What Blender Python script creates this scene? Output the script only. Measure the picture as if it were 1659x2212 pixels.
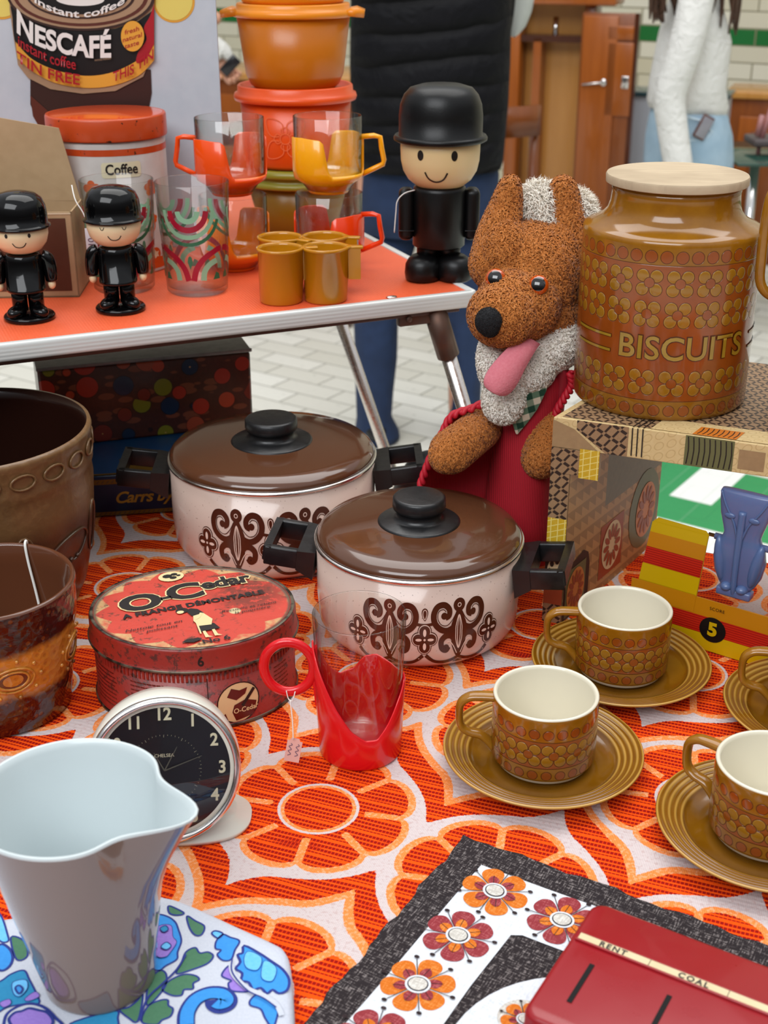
import bpy, bmesh, math, random
import numpy as np
from mathutils import Vector, Matrix
from mathutils.geometry import tessellate_polygon

for o in list(bpy.data.objects):
    bpy.data.objects.remove(o)
SC = bpy.context.scene
COL = SC.collection
random.seed(7)
NR = np.random.RandomState(11)

# ------------------------------------------------------------------ camera
FPX, CX, CY, PITCH, CAMH = 2800.0, 829.5, 1106.0, math.radians(24.3), 0.556
cd = bpy.data.cameras.new('camera'); cam = bpy.data.objects.new('camera', cd); COL.objects.link(cam)
cam.location = (0, 0, CAMH); cam.rotation_euler = (math.radians(90) - PITCH, 0, 0)
cd.sensor_fit = 'VERTICAL'; cd.sensor_height = 36.0; cd.lens = FPX / 2212 * 36.0
cd.clip_start = 0.02; cd.clip_end = 100
cd.dof.use_dof = True; cd.dof.focus_distance = 1.0; cd.dof.aperture_fstop = 12.5
SC.camera = cam
FLOOR = -0.8
SC.cycles.transparent_max_bounces = 24

# ------------------------------------------------------------------ world: daylight under a glazed roof
w = bpy.data.worlds.new('world'); SC.world = w; w.use_nodes = True
nt = w.node_tree; nt.nodes.clear()
tc = nt.nodes.new('ShaderNodeTexCoord'); sx = nt.nodes.new('ShaderNodeSeparateXYZ')
rp = nt.nodes.new('ShaderNodeValToRGB'); bg = nt.nodes.new('ShaderNodeBackground'); wo = nt.nodes.new('ShaderNodeOutputWorld')
nt.links.new(tc.outputs['Generated'], sx.inputs[0]); nt.links.new(sx.outputs['Z'], rp.inputs[0])
e = rp.color_ramp.elements
e[0].position = 0.0; e[0].color = (.10, .095, .09, 1)
e[1].position = 1.0; e[1].color = (.92, .96, 1, 1)
for p_, c_ in ((.08, (.13, .128, .125, 1)), (.3, (.30, .30, .305, 1)), (.55, (.85, .88, .92, 1))):
    q = e.new(p_); q.color = c_
nt.links.new(rp.outputs[0], bg.inputs[0]); bg.inputs[1].default_value = .78
nt.links.new(bg.outputs[0], wo.inputs[0])

def area(name, loc, size, power, col, target=(0, 1, 0)):
    l = bpy.data.lights.new(name, 'AREA'); l.shape = 'RECTANGLE'; l.size, l.size_y = size; l.energy = power; l.color = col
    o = bpy.data.objects.new(name, l); COL.objects.link(o); o.location = loc
    o.rotation_euler = (Vector(target) - Vector(loc)).to_track_quat('-Z', 'Y').to_euler(); return o
area('skylight', (0.3, 2.4, 4.2), (5.0, 3.4), 185, (1, .985, .955), (0.1, 1.6, 0))
area('front_fill', (-1.8, -3.4, 4.6), (5.0, 3.0), 300, (.95, .975, 1), (0, 1, 0))  # added fill lamp behind the camera, brightens the camera-facing sides

SC.view_settings.view_transform = 'Standard'; SC.view_settings.look = 'None'
SC.view_settings.exposure = -0.06; SC.view_settings.gamma = 1.0; SC.view_settings.use_curve_mapping = False

# ------------------------------------------------------------------ node maths
def H(h):
    h = h.lstrip('#'); r = [int(h[i:i + 2], 16) / 255 for i in (0, 2, 4)]
    return tuple([(c / 12.92 if c <= .04045 else ((c + .055) / 1.055) ** 2.4) for c in r] + [1.0])

class X:                                            # a scalar in a node tree
    def __init__(s, sock, nt): s.s = sock; s.nt = nt
    def m(s, op, *a, clamp=False):
        n = s.nt.nodes.new('ShaderNodeMath'); n.operation = op; n.use_clamp = clamp
        for i, v in enumerate((s,) + a):
            if isinstance(v, X): s.nt.links.new(v.s, n.inputs[i])
            else: n.inputs[i].default_value = float(v)
        return X(n.outputs[0], s.nt)
    def __add__(s, o): return s.m('ADD', o)
    __radd__ = __add__
    def __sub__(s, o): return s.m('SUBTRACT', o)
    def __rsub__(s, o): return (s * -1) + o
    def __mul__(s, o): return s.m('MULTIPLY', o)
    __rmul__ = __mul__
    def __truediv__(s, o): return s.m('DIVIDE', o)
    def __pow__(s, o): return s.m('POWER', o)
    def __abs__(s): return s.m('ABSOLUTE')
    def __neg__(s): return s * -1
    def lt(s, e, w=.0004):                           # 1 when s < e, soft over w
        return (((s * -1) + e) / w + .5).m('MAXIMUM', 0).m('MINIMUM', 1)
    def gt(s, e, w=.0004): return ((s - e) / w + .5).m('MAXIMUM', 0).m('MINIMUM', 1)
    def max(s, o): return s.m('MAXIMUM', o)
    def min(s, o): return s.m('MINIMUM', o)
    def cell(s, p): return (s / p).m('ROUND')         # index of nearest cell centre
    def rep(s, p): return s - (s / p).m('ROUND') * p
    def frac(s, p=1): return (s / p).m('FRACT')
    def sin(s): return s.m('SINE')
    def cos(s): return s.m('COSINE')

def hyp(a, b): return (a * a + b * b).m('SQRT')

class Ctx:
    def __init__(s, nt):
        s.nt = nt; s.tc = nt.nodes.new('ShaderNodeTexCoord')
        s._o = None
    def vec(s): return s.tc.outputs['Object']
    def xyz(s, sock=None):
        n = s.nt.nodes.new('ShaderNodeSeparateXYZ'); s.nt.links.new(sock or s.vec(), n.inputs[0])
        return [X(n.outputs[i], s.nt) for i in range(3)]
    def comb(s, *v):
        n = s.nt.nodes.new('ShaderNodeCombineXYZ')
        for i, q in enumerate(v):
            if isinstance(q, X): s.nt.links.new(q.s, n.inputs[i])
            else: n.inputs[i].default_value = q
        return n.outputs[0]
    def attr(s, name):
        n = s.nt.nodes.new('ShaderNodeAttribute'); n.attribute_name = name; return X(n.outputs['Fac'], s.nt)
    def rnd(s):
        n = s.nt.nodes.new('ShaderNodeObjectInfo'); return X(n.outputs['Random'], s.nt)
    def noise(s, scale, detail=2, vec=None, rough=.5, dist=0):
        n = s.nt.nodes.new('ShaderNodeTexNoise'); n.inputs['Scale'].default_value = scale; n.inputs['Detail'].default_value = detail
        n.inputs['Roughness'].default_value = rough; n.inputs['Distortion'].default_value = dist
        s.nt.links.new(vec or s.vec(), n.inputs['Vector']); return X(n.outputs[0], s.nt)
    def voro(s, scale, vec=None, feature='F1', out='Distance', rand=1):
        n = s.nt.nodes.new('ShaderNodeTexVoronoi'); n.inputs['Scale'].default_value = scale; n.feature = feature
        n.inputs['Randomness'].default_value = rand
        s.nt.links.new(vec or s.vec(), n.inputs['Vector'])
        return X(n.outputs[out], s.nt) if out == 'Distance' else n.outputs[out]
    def mix(s, a, b, f):
        n = s.nt.nodes.new('ShaderNodeMix'); n.data_type = 'RGBA'
        if isinstance(f, X): s.nt.links.new(f.s, n.inputs[0])
        else: n.inputs[0].default_value = f
        for i, v in ((6, a), (7, b)):
            if isinstance(v, str): v = H(v)
            if isinstance(v, tuple): n.inputs[i].default_value = v
            else: s.nt.links.new(v, n.inputs[i])
        return n.outputs[2]
    def ramp(s, f, stops, const=False):
        n = s.nt.nodes.new('ShaderNodeValToRGB'); el = n.color_ramp.elements
        n.color_ramp.interpolation = 'CONSTANT' if const else 'LINEAR'
        el[0].position = stops[0][0]; el[0].color = H(stops[0][1]); el[1].position = stops[-1][0]; el[1].color = H(stops[-1][1])
        for p, c in stops[1:-1]:
            q = el.new(p); q.color = H(c)
        s.nt.links.new(f.s, n.inputs[0]); return n.outputs[0]
    def bump(s, h, dist=.001, strength=1):
        n = s.nt.nodes.new('ShaderNodeBump'); n.inputs['Distance'].default_value = dist; n.inputs['Strength'].default_value = strength
        s.nt.links.new(h.s, n.inputs['Height']); return n.outputs[0]

KEYS = dict(col='Base Color', rough='Roughness', metal='Metallic', normal='Normal', trans='Transmission Weight', ior='IOR', coat='Coat Weight',
            coatr='Coat Roughness', sheen='Sheen Weight', spec='Specular IOR Level', alpha='Alpha', sss='Subsurface Weight', sssr='Subsurface Radius', ssss='Subsurface Scale',
            sheenr='Sheen Roughness')
def mat(name, fn=None, **kw):
    m = bpy.data.materials.new(name); m.use_nodes = True; nt = m.node_tree
    b = nt.nodes['Principled BSDF']; d = dict(kw)
    if fn: d.update(fn(Ctx(nt)))
    for k, v in d.items():
        i = b.inputs[KEYS[k]]
        if isinstance(v, str): v = H(v)
        if isinstance(v, X): nt.links.new(v.s, i)
        elif isinstance(v, bpy.types.NodeSocket): nt.links.new(v, i)
        elif k == 'col' and len(v) == 3: i.default_value = tuple(v) + (1,)
        else: i.default_value = v
    return m
def glass(name, col='#ffffff', rough=0.0, ior=1.45):
    m = bpy.data.materials.new(name); m.use_nodes = True
    b = m.node_tree.nodes['Principled BSDF']
    b.inputs['Base Color'].default_value = H(col); b.inputs['Roughness'].default_value = rough
    b.inputs['Transmission Weight'].default_value = 1; b.inputs['IOR'].default_value = ior
    return m

# ------------------------------------------------------------------ mesh building
def sm(t): return t * t * (3 - 2 * t)
def spline(pts, n=8, closed=False):                  # Catmull-Rom through points of any dimension
    P = [np.array(p, float) for p in pts]; N = len(P); out = []
    for i in range(N if closed else N - 1):
        if closed: a, b, c, d = P[(i - 1) % N], P[i], P[(i + 1) % N], P[(i + 2) % N]
        else: a, b, c, d = P[max(i - 1, 0)], P[i], P[i + 1], P[min(i + 2, N - 1)]
        for k in range(n):
            t = k / n
            out.append(.5 * ((2 * b) + (c - a) * t + (2 * a - 5 * b + 4 * c - d) * t * t + (3 * b - a - 3 * c + d) * t ** 3))
    if not closed: out.append(P[-1])
    return [tuple(p) for p in out]

class MB:
    def __init__(s): s.v = []; s.f = []; s.mi = []; s.mats = []; s.sm = []
    def mid(s, m):
        if m not in s.mats: s.mats.append(m)
        return s.mats.index(m)
    def add(s, vs, fs, m, smooth=True, T=None):
        o = len(s.v); k = s.mid(m)
        if T is not None: vs = [T @ Vector(v) for v in vs]
        s.v += [tuple(v) for v in vs]
        for f in fs: s.f.append(tuple(i + o for i in f)); s.mi.append(k); s.sm.append(smooth)
    def lathe(s, prof, m, seg=64, c=(0, 0, 0), smooth=True, T=None, caps=True, rad=None):
        """prof: (r, z) pairs bottom to top (or along the wall); rad(theta, r, z)->r"""
        vs = []; fs = []; idx = []
        for (r, z) in prof:
            if r < 1e-6: idx.append([len(vs)] * seg); vs.append((c[0], c[1], c[2] + z)); continue
            row = []
            for k in range(seg):
                a = 2 * math.pi * k / seg; rr = rad(a, r, z) if rad else r
                row.append(len(vs)); vs.append((c[0] + rr * math.cos(a), c[1] + rr * math.sin(a), c[2] + z))
            idx.append(row)
        for i in range(len(prof) - 1):
            A, B = idx[i], idx[i + 1]
            for k in range(seg):
                q = (A[k], A[(k + 1) % seg], B[(k + 1) % seg], B[k]); u = []
                for x in q:
                    if x not in u: u.append(x)
                if len(u) > 2: fs.append(tuple(u))
        s.add(vs, fs, m, smooth, T)
    def loft(s, rings, m, closed=True, cap=True, smooth=True, T=None, loop=False):
        n = len(rings[0]); vs = [p for r in rings for p in r]; fs = []
        R = len(rings)
        for i in range(R if loop else R - 1):
            for k in range(n if closed else n - 1):
                j = (k + 1) % n; i2 = (i + 1) % R
                fs.append((i * n + k, i * n + j, i2 * n + j, i2 * n + k))
        if cap and closed and not loop:
            fs.append(tuple(range(n - 1, -1, -1))); fs.append(tuple((R - 1) * n + k for k in range(n)))
        s.add(vs, fs, m, smooth, T)
    def tube(s, path, r, m, seg=10, cap=True, T=None, flat=1.0, loop=False, up=None):
        P = [Vector(p) for p in path]; N = len(P); rings = []; prev = None
        for i, p in enumerate(P):
            if loop: t = P[(i + 1) % N] - P[i - 1]
            else: t = P[min(i + 1, N - 1)] - P[max(i - 1, 0)]
            t = t.normalized() if t.length > 1e-9 else Vector((0, 0, 1))
            if prev is None:
                a = Vector(up) if up is not None else (Vector((0, 0, 1)) if abs(t.z) < .9 else Vector((1, 0, 0)))
                n = (a - t * a.dot(t)).normalized()
            else: n = (prev - t * prev.dot(t)).normalized()
            prev = n; b = t.cross(n); rr = r(i / (N - 1)) if callable(r) else (r[i] if isinstance(r, (list, tuple)) else r)
            rings.append([p + n * math.cos(2 * math.pi * k / seg) * rr * flat + b * math.sin(2 * math.pi * k / seg) * rr for k in range(seg)])
        s.loft(rings, m, cap=cap, T=T, loop=loop)
    def box(s, lo, hi, m, b=0.0, T=None, seg=2):
        bm = bmesh.new(); bmesh.ops.create_cube(bm, size=1)
        for v in bm.verts: v.co = Vector([lo[i] + (v.co[i] + .5) * (hi[i] - lo[i]) for i in range(3)])
        if b > 0: bmesh.ops.bevel(bm, geom=list(bm.edges), offset=b, segments=seg, affect='EDGES', profile=.5)
        s.bm(bm, m, b > 0, T)
    def bm(s, bm, m, smooth=False, T=None):
        bm.verts.index_update()
        s.add([v.co[:] for v in bm.verts], [[v.index for v in f.verts] for f in bm.faces], m, smooth, T); bm.free()
    def ell(s, c, r, m, seg=24, rings=14, T=None, rot=None):
        R = Matrix.Rotation(rot[0], 3, rot[1]) if rot else None; vs = []; fs = []
        for i in range(rings + 1):
            p = math.pi * i / rings
            for k in range(seg):
                a = 2 * math.pi * k / seg
                q = Vector((r[0] * math.sin(p) * math.cos(a), r[1] * math.sin(p) * math.sin(a), r[2] * math.cos(p)))
                if R: q = R @ q
                vs.append(q + Vector(c))
        for i in range(rings):
            for k in range(seg):
                j = (k + 1) % seg; fs.append((i * seg + k, (i + 1) * seg + k, (i + 1) * seg + j, i * seg + j))
        s.add(vs, fs, m, True, T)
    def prism(s, poly, h0, h1, m, fn=None, b=0, smooth=False, T=None):
        """poly 2D, extruded in z from h0 to h1; fn maps (x,y,z)->world"""
        bm = bmesh.new(); vs = [bm.verts.new((p[0], p[1], h0)) for p in poly]; f = bm.faces.new(vs)
        r = bmesh.ops.extrude_face_region(bm, geom=[f])
        for v in [q for q in r['geom'] if isinstance(q, bmesh.types.BMVert)]: v.co.z = h1
        bmesh.ops.recalc_face_normals(bm, faces=bm.faces)
        if b: bmesh.ops.bevel(bm, geom=list(bm.edges), offset=b, segments=2, affect='EDGES', profile=.5)
        if fn:
            for v in bm.verts: v.co = Vector(fn(*v.co))
        s.bm(bm, m, smooth, T)
    def patch(s, polys, m, fn, L=None, T=None, smooth=True):
        """flat filled outlines (first + holes) mapped to a surface by fn(x,y)"""
        P = [[Vector((p[0], p[1], 0)) for p in poly] for poly in polys]
        tris = tessellate_polygon(P); flat = [p for q in P for p in q]
        bm = bmesh.new(); vs = [bm.verts.new(p) for p in flat]
        for t in tris:
            try: bm.faces.new([vs[i] for i in t])
            except ValueError: pass
        s._wrap(bm, m, fn, L, T, smooth)
    def _wrap(s, bm, m, fn, L, T, smooth=True):
        if L:
            for _ in range(6):
                ed = [e for e in bm.edges if e.calc_length() > L]
                if not ed: break
                bmesh.ops.subdivide_edges(bm, edges=ed, cuts=1)
            bmesh.ops.triangulate(bm, faces=bm.faces)
        for f in bm.faces:
            f.normal_update()
            if f.normal.z < 0: f.normal_flip()
        for v in bm.verts: v.co = Vector(fn(v.co.x, v.co.y))
        s.bm(bm, m, smooth, T)
    def stroke(s, pts, wd, m, fn, n=6, closed=False, raw=False, T=None):
        """a painted line of width wd (number or fn of t) along 2D points, mapped to a surface"""
        p = list(pts) if raw else spline(pts, n, closed)
        p = [Vector(q[:2]) for q in p]; N = len(p); vs = []; fs = []
        for i in range(N):
            t = (p[(i + 1) % N] - p[i - 1]) if closed else (p[min(i + 1, N - 1)] - p[max(i - 1, 0)])
            if t.length < 1e-12: t = Vector((1, 0))
            t.normalize(); nn = Vector((-t.y, t.x)); ww = (wd(i / (N - 1)) if callable(wd) else wd) / 2
            vs += [fn(*(p[i] - nn * ww)), fn(*(p[i] + nn * ww))]
        for i in range(N if closed else N - 1):
            j = (i + 1) % N; fs.append((2 * i, 2 * j, 2 * j + 1, 2 * i + 1))
        s.add(vs, fs, m, True, T)
    def text(s, txt, size, m, fn, at=(0, 0), align='CENTER', L=None, spacing=1.0, bold=0.0, shear=0, xs=1.0, warp=None, T=None):
        cu = bpy.data.curves.new('t', 'FONT'); cu.body = txt; cu.size = size; cu.align_x = align; cu.align_y = 'CENTER'
        cu.space_character = spacing; cu.offset = bold; cu.shear = shear; cu.resolution_u = 4
        o = bpy.data.objects.new('t', cu); COL.objects.link(o)
        dg = bpy.context.evaluated_depsgraph_get(); me = bpy.data.meshes.new_from_object(o.evaluated_get(dg))
        bm = bmesh.new(); bm.from_mesh(me)
        bpy.data.objects.remove(o); bpy.data.curves.remove(cu); bpy.data.meshes.remove(me)
        for v in bm.verts:
            x, y = v.co.x * xs, v.co.y
            if warp: x, y = warp(x, y)
            v.co = Vector((x + at[0], y + at[1], 0))
        s._wrap(bm, m, fn, L, T)
    def build(s, name, parent=None, loc=None, merge=False, recalc=False, rot=None):
        me = bpy.data.meshes.new(name); me.from_pydata(s.v, [], s.f)
        for m in s.mats: me.materials.append(m)
        me.polygons.foreach_set('material_index', s.mi); me.polygons.foreach_set('use_smooth', s.sm)
        me.update()
        if merge or recalc:
            bm = bmesh.new(); bm.from_mesh(me)
            if merge: bmesh.ops.remove_doubles(bm, verts=bm.verts, dist=1e-6)
            if recalc: bmesh.ops.recalc_face_normals(bm, faces=bm.faces)
            bm.to_mesh(me); bm.free()
        o = bpy.data.objects.new(name, me); COL.objects.link(o)
        if parent: o.parent = parent
        if loc: o.location = loc
        if rot is not None: o.rotation_euler = (0, 0, rot)
        return o

def sharp(o, ang=40):
    me = o.data; me.set_sharp_from_angle(angle=math.radians(ang)); return o
def thing(name, label, cat, loc=(0, 0, 0), rz=0, group=None, rot=None):
    o = bpy.data.objects.new(name, None); COL.objects.link(o); o.empty_display_size = .02
    o.location = loc; o.rotation_euler = rot or (0, 0, rz); return tag(o, label, cat, group)
def tag(o, label, cat, group=None, kind=None):
    o['label'] = label; o['category'] = cat
    if group: o['group'] = group
    if kind: o['kind'] = kind
    return o
def struct(o): o['kind'] = 'structure'; return o
def copy_tree(o, parent=None):
    c = o.copy(); COL.objects.link(c); c.parent = parent
    for ch in list(o.children): copy_tree(ch, c)
    return c
def dup(o, loc, rz, label, group=None):
    c = copy_tree(o); c.location = loc; c.rotation_euler = (0, 0, rz); c['label'] = label
    if group: c['group'] = group
    return c
def cyl(r, z0=0, eps=.0003, a0=-90.0, cone=0.0):       # wrap (arc length, height) on a cylinder of radius r centred at a0 degrees
    def f(x, y):
        rr = (r(y) if callable(r) else r); a = math.radians(a0) + x / rr; rr += eps + cone * y
        return (rr * math.cos(a), rr * math.sin(a), z0 + y)
    return f
def flat(z, eps=.0003, c=(0, 0), rot=0.0):
    cs, sn = math.cos(rot), math.sin(rot)
    return lambda x, y: (c[0] + x * cs - y * sn, c[1] + x * sn + y * cs, z + eps)
def frame(o, ux, uy, eps=.0003):                      # plane given by origin and two axes
    o, ux, uy = Vector(o), Vector(ux).normalized(), Vector(uy).normalized(); n = ux.cross(uy)
    return lambda x, y: tuple(o + ux * x + uy * y + n * eps)
def circ(cx, cy, r, n=24, ry=None): return [(cx + r * math.cos(2 * math.pi * k / n), cy + (ry or r) * math.sin(2 * math.pi * k / n)) for k in range(n)]

# common plain materials
M_black_pl = mat('black_plastic', lambda c: dict(normal=c.bump(c.noise(900, 2), .0002, .25)), col='#0b0b0c', rough=.32)
M_chrome = mat('chrome', col=(.82, .8, .78), metal=1.0, rough=.16)
M_steel = mat('steel_rim', lambda c: dict(rough=c.noise(300, 2) * .2 + .12), col=(.8, .77, .74), metal=1.0)
M_glass = glass('clear_glass', '#f6faf8')
M_white = mat('white_enamel', col='#e9ecec', rough=.25)
M_string = mat('white_thread', col='#e4e2dc', rough=.8)

def thin_glass(name, tint='#fdfefd', edge='#7f8a88', rough=.0, k=1.0):
    """thin clear wall: straight-through transmission with a Fresnel sheen"""
    m = bpy.data.materials.new(name); m.use_nodes = True; nt = m.node_tree; nt.nodes.clear()
    o = nt.nodes.new('ShaderNodeOutputMaterial'); mx = nt.nodes.new('ShaderNodeMixShader'); tr = nt.nodes.new('ShaderNodeBsdfTransparent'); gl = nt.nodes.new('ShaderNodeBsdfGlossy')
    lw = nt.nodes.new('ShaderNodeLayerWeight'); lw.inputs[0].default_value = .25
    mc = nt.nodes.new('ShaderNodeMix'); mc.data_type = 'RGBA'; mc.inputs[6].default_value = H(tint); mc.inputs[7].default_value = H(edge)
    nt.links.new(mc.outputs[2], tr.inputs[0])
    gl.inputs['Roughness'].default_value = rough; gl.inputs['Color'].default_value = (k, k, k, 1)
    pw = nt.nodes.new('ShaderNodeMath'); pw.operation = 'POWER'; lw2 = nt.nodes.new('ShaderNodeLayerWeight'); lw2.inputs[0].default_value = .5; nt.links.new(lw2.outputs['Facing'], pw.inputs[0]); pw.inputs[1].default_value = 4.0
    ma = nt.nodes.new('ShaderNodeMath'); ma.operation = 'MULTIPLY_ADD'; nt.links.new(pw.outputs[0], ma.inputs[0]); ma.inputs[1].default_value = .55; ma.inputs[2].default_value = .035
    nt.links.new(pw.outputs[0], mc.inputs[0]); nt.links.new(ma.outputs[0], mx.inputs[0]); nt.links.new(tr.outputs[0], mx.inputs[1]); nt.links.new(gl.outputs[0], mx.inputs[2]); nt.links.new(mx.outputs[0], o.inputs[0]); return m
m_tg = thin_glass('thin_glass_wall')

# ================================================================== SETTING
WANG = math.radians(-32.6)
def f_floor(c):
    x, y, z = c.xyz(); n1 = c.noise(2.2, 3); n2 = c.noise(34, 4, rough=.7)
    row = (y / .1).m('FLOOR'); off = (row * .5).frac() * .22
    br = ((x + off) / .22).frac(); by = (y / .1).frac()
    g = (abs(br - .5)).gt(.484, .012).max((abs(by - .5)).gt(.468, .02))
    idv = c.comb(((x + off) / .22).m('FLOOR'), row, 0.0)
    tint = c.noise(3.7, 0, vec=idv)
    base = c.mix('#d6d3c6', '#eeece3', (tint - .3) * 2.2)
    base = c.mix(base, '#a9a89c', (n2.gt(.66, .12)) * .55)
    # green glazed border laid in two courses
    gy1 = y.gt(2.85, .002) * y.lt(2.995, .002); gy2 = y.gt(2.995, .002) * y.lt(3.25, .002)
    gx = x.gt(-1.32, .002)
    alt = ((x + .085) / .23).frac().lt(.5, .01)
    gg = ((y - 2.995) / .25).frac()
    gm = (gy1 + gy2 * alt) * gx
    inb = y.gt(2.60) * y.lt(3.25) * gx
    grt = abs((x / .115).frac() - .5).gt(.485, .01) * .5
    base = c.mix(base, '#f0f0ec', inb)
    base = c.mix(base, c.mix('#2f8a50', '#3f9b5e', n1), gm)
    base = c.mix(base, '#9c9a8e', g * (inb * -1 + 1) * .85)
    base = c.mix(base, '#9fb8a4', grt * inb * .5)
    return dict(col=base, rough=n2 * .3 + .35, normal=c.bump(n2 * .3 - g, .002, .5))
m_floor = mat('glazed_floor_tiles', f_floor, spec=.3)
b = MB(); b.box((-9, -6, -.1), (9, 12, 0), m_floor)
fl = struct(b.build('floor', loc=(0, 0, FLOOR), rot=math.radians(-34)))

def f_wall(c):
    x, y, z = c.xyz(); row = (z / .0765).m('FLOOR'); off = (row * .5).frac() * .229
    fx = ((x + off) / .229).frac(); fz = (z / .0765).frac()
    g = abs(fx - .5).gt(.485, .012).max(abs(fz - .5).gt(.46, .03))
    t = c.noise(5.3, 0, vec=c.comb(((x + off) / .229).m('FLOOR'), row, 3.0))
    base = c.mix('#d3ccb0', '#ebe7d4', (t - .25) * 2)
    base = c.mix(base, c.mix('#1c6b33', '#2b7c40', t), (row.gt(10.5) * row.lt(11.5)) + (row.gt(3.5) * row.lt(5.5)))
    base = c.mix(base, '#8d8668', g)
    return dict(col=base, rough=g * .5 + .16, normal=c.bump(g * -1, .003, .6))
m_wall = mat('glazed_wall_bricks', f_wall)
b = MB(); b.box((-8, 0, 0), (8, .3, 4.2), m_wall)
struct(b.build('wall_back', loc=(.3, 7.4, FLOOR), rot=WANG))

# ------------------------------------------------------------------ main table and its cloth
m_wood = mat('plain_wood', lambda c: dict(col=c.mix('#7a4d2a', '#95683f', c.noise(9, 4, dist=1.5))), rough=.55)
tb = thing('trestle_table', 'wooden trestle table hidden under the orange floral cloth', 'table', (0, .72, FLOOR), 0)
BA = math.atan2(-.091, .5766)
def backy(x): return 1.1600 + (.26 - x) * .43
b = MB(); b.prism([(-.51, -.5), (.61, -.5), (.61, backy(.61) - .73), (-.51, backy(-.51) - .73)], .77, .797, m_wood, b=.002)
b.build('tabletop', tb)
for sx_ in (-.46, .56):
    for sy_ in (-.42, .2):
        b = MB(); b.box((sx_ - .02, sy_ - .02, 0), (sx_ + .02, sy_ + .02, .77), m_wood, .003); b.build('leg', tb)

# pattern of the cloth: rows of eight-petalled flowers in pointed white halos
CA = math.radians(-35.2); CC0 = (-.0454, .7337); SPU, SPW = .14, .159
HAL = [(0, .0800), (15, .0790), (20, .0772), (26, .0750), (36, .0745), (50, .0738), (60, .0735), (68, .0742), (75, .0752), (80, .0782), (84, .0828), (87, .0882), (88.5, .0918), (90, .0970)]
def cloth_fields(x, y):
    dx, dy = x - CC0[0], y - CC0[1]
    u = dx * math.cos(CA) + dy * math.sin(CA); w_ = -dx * math.sin(CA) + dy * math.cos(CA)
    r0 = np.floor(w_ / SPW); best = np.full(x.shape, 9.0); par = np.zeros(x.shape)
    for dr in (0, 1):
        row = r0 + dr; odd = np.mod(row, 2); uu = u - .07 * odd; ww = w_ - row * SPW
        k = np.floor(uu / SPU)
        for dk in (0, 1):
            du = uu - (k + dk) * SPU; r = np.hypot(du, ww)
            th = np.degrees(np.arctan2(np.abs(ww), np.abs(du)))
            R = np.interp(th, [q[0] for q in HAL], [q[1] for q in HAL])
            d = (r - R) * np.interp(th, [60, 76, 82, 86], [.95, .85, .66, .54])
            par = np.where(d < best, odd, par); best = np.minimum(best, d)
    row = np.round(w_ / SPW); odd = np.mod(row, 2); uu = u - .07 * odd; ww = w_ - row * SPW
    du = uu - np.round(uu / SPU) * SPU; r = np.hypot(du, ww); ph = np.arctan2(ww, du) - math.radians(24)
    s = (ph / (math.pi / 4)) - np.round(ph / (math.pi / 4))         # 0 on a separator, .5 mid petal
    a = np.abs(s) * 2
    Rp = .0525 + .0103 * np.sqrt(np.clip(1 - (1 - a) ** 2.2, 0, 1))
    pet = r - Rp
    sep = np.maximum(np.abs(s) * (math.pi / 4) * r, .0355 - r)
    return best, par, pet, sep, r
def cloth_mat():
    def fn(c):
        x, y, z = c.xyz(); a = math.radians(-21)
        nz = c.noise(14, 2) * .004; nf = c.noise(420, 2)
        u = x * math.cos(a) + y * math.sin(a); v = y * math.cos(a) - x * math.sin(a) + nz
        h, par, pet, sep, r = [c.attr(k) for k in ('halo', 'par', 'pet', 'sep', 'rad')]
        jag = (c.noise(700, 1) - .5) * .0016
        rowf = (v / .0041).frac(); band = (v / .0164).frac(); n2 = c.noise(60, 2, vec=c.comb(u * .25, v * 2.2, 0.0))
        solid = rowf.lt(.37, .12).max(band.lt(.30, .05) * rowf.lt(.72, .1)) * (n2.gt(.34, .1))
        dash = (u / .0026 + (v / .0082).m('FLOOR') * .5).frac().lt(.76, .12)
        thread = c.mix('#da380a', '#94120a', dash)
        org = c.mix(thread, c.mix('#f45a0c', '#ea4a08', nf), solid)
        fine = (u / .0011).frac().lt(.5, .3); finev = (v / .0014).frac().lt(.5, .3)
        peach = c.mix(c.mix('#f0924e', '#e07a38', fine), '#eeb088', nf.gt(.56, .1) * .6)
        wht = c.mix(c.mix('#d2c5c3', '#b8a6a8', fine * finev), '#b89894', nf.gt(.6, .08) * .45)
        hj = h + jag; pj = pet + jag; sj = sep + jag
        o = hj.gt(0); oo = hj.gt(.0058)                       # outside halos: orange ground, odd rows keep a peach rim
        ground = c.mix(org, c.mix(peach, org, oo), par)
        cc = c.mix(wht, ground, o)
        ins = pj.lt(0); rim = pj.lt(.0055)
        rj = r + jag * .7
        ring_w = rj.gt(.0262) * rj.lt(.0284); ring_p = rj.gt(.0236) * rj.lt(.0262)
        petal = c.mix(org, peach, sj.lt(.0028).max(ring_p)); petal = c.mix(petal, wht, ring_w)
        cc = c.mix(cc, peach, rim * (o * -1 + 1)); cc = c.mix(cc, petal, ins)
        hgt = rowf.m('PINGPONG', .5) * 1.2 + fine * .4 + nf * .6
        return dict(col=cc, rough=.9, spec=.12, normal=c.bump(hgt, .0006, .6))
    return mat('woven_orange_floral', fn)
m_cloth = cloth_mat()
st = .0025; xs = np.arange(-.53, .631, st); ny = int(1.22 / st)
X0, J = np.meshgrid(xs, np.arange(ny)); By = backy(X0)
Yv = .2 + (By - .2) * (J / (ny - 14)); over = np.maximum(Yv - By, 0); 
flatY = np.minimum(Yv, By); Zv = -over * 3.0 - 0.0004
wr = np.zeros_like(X0)
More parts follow.
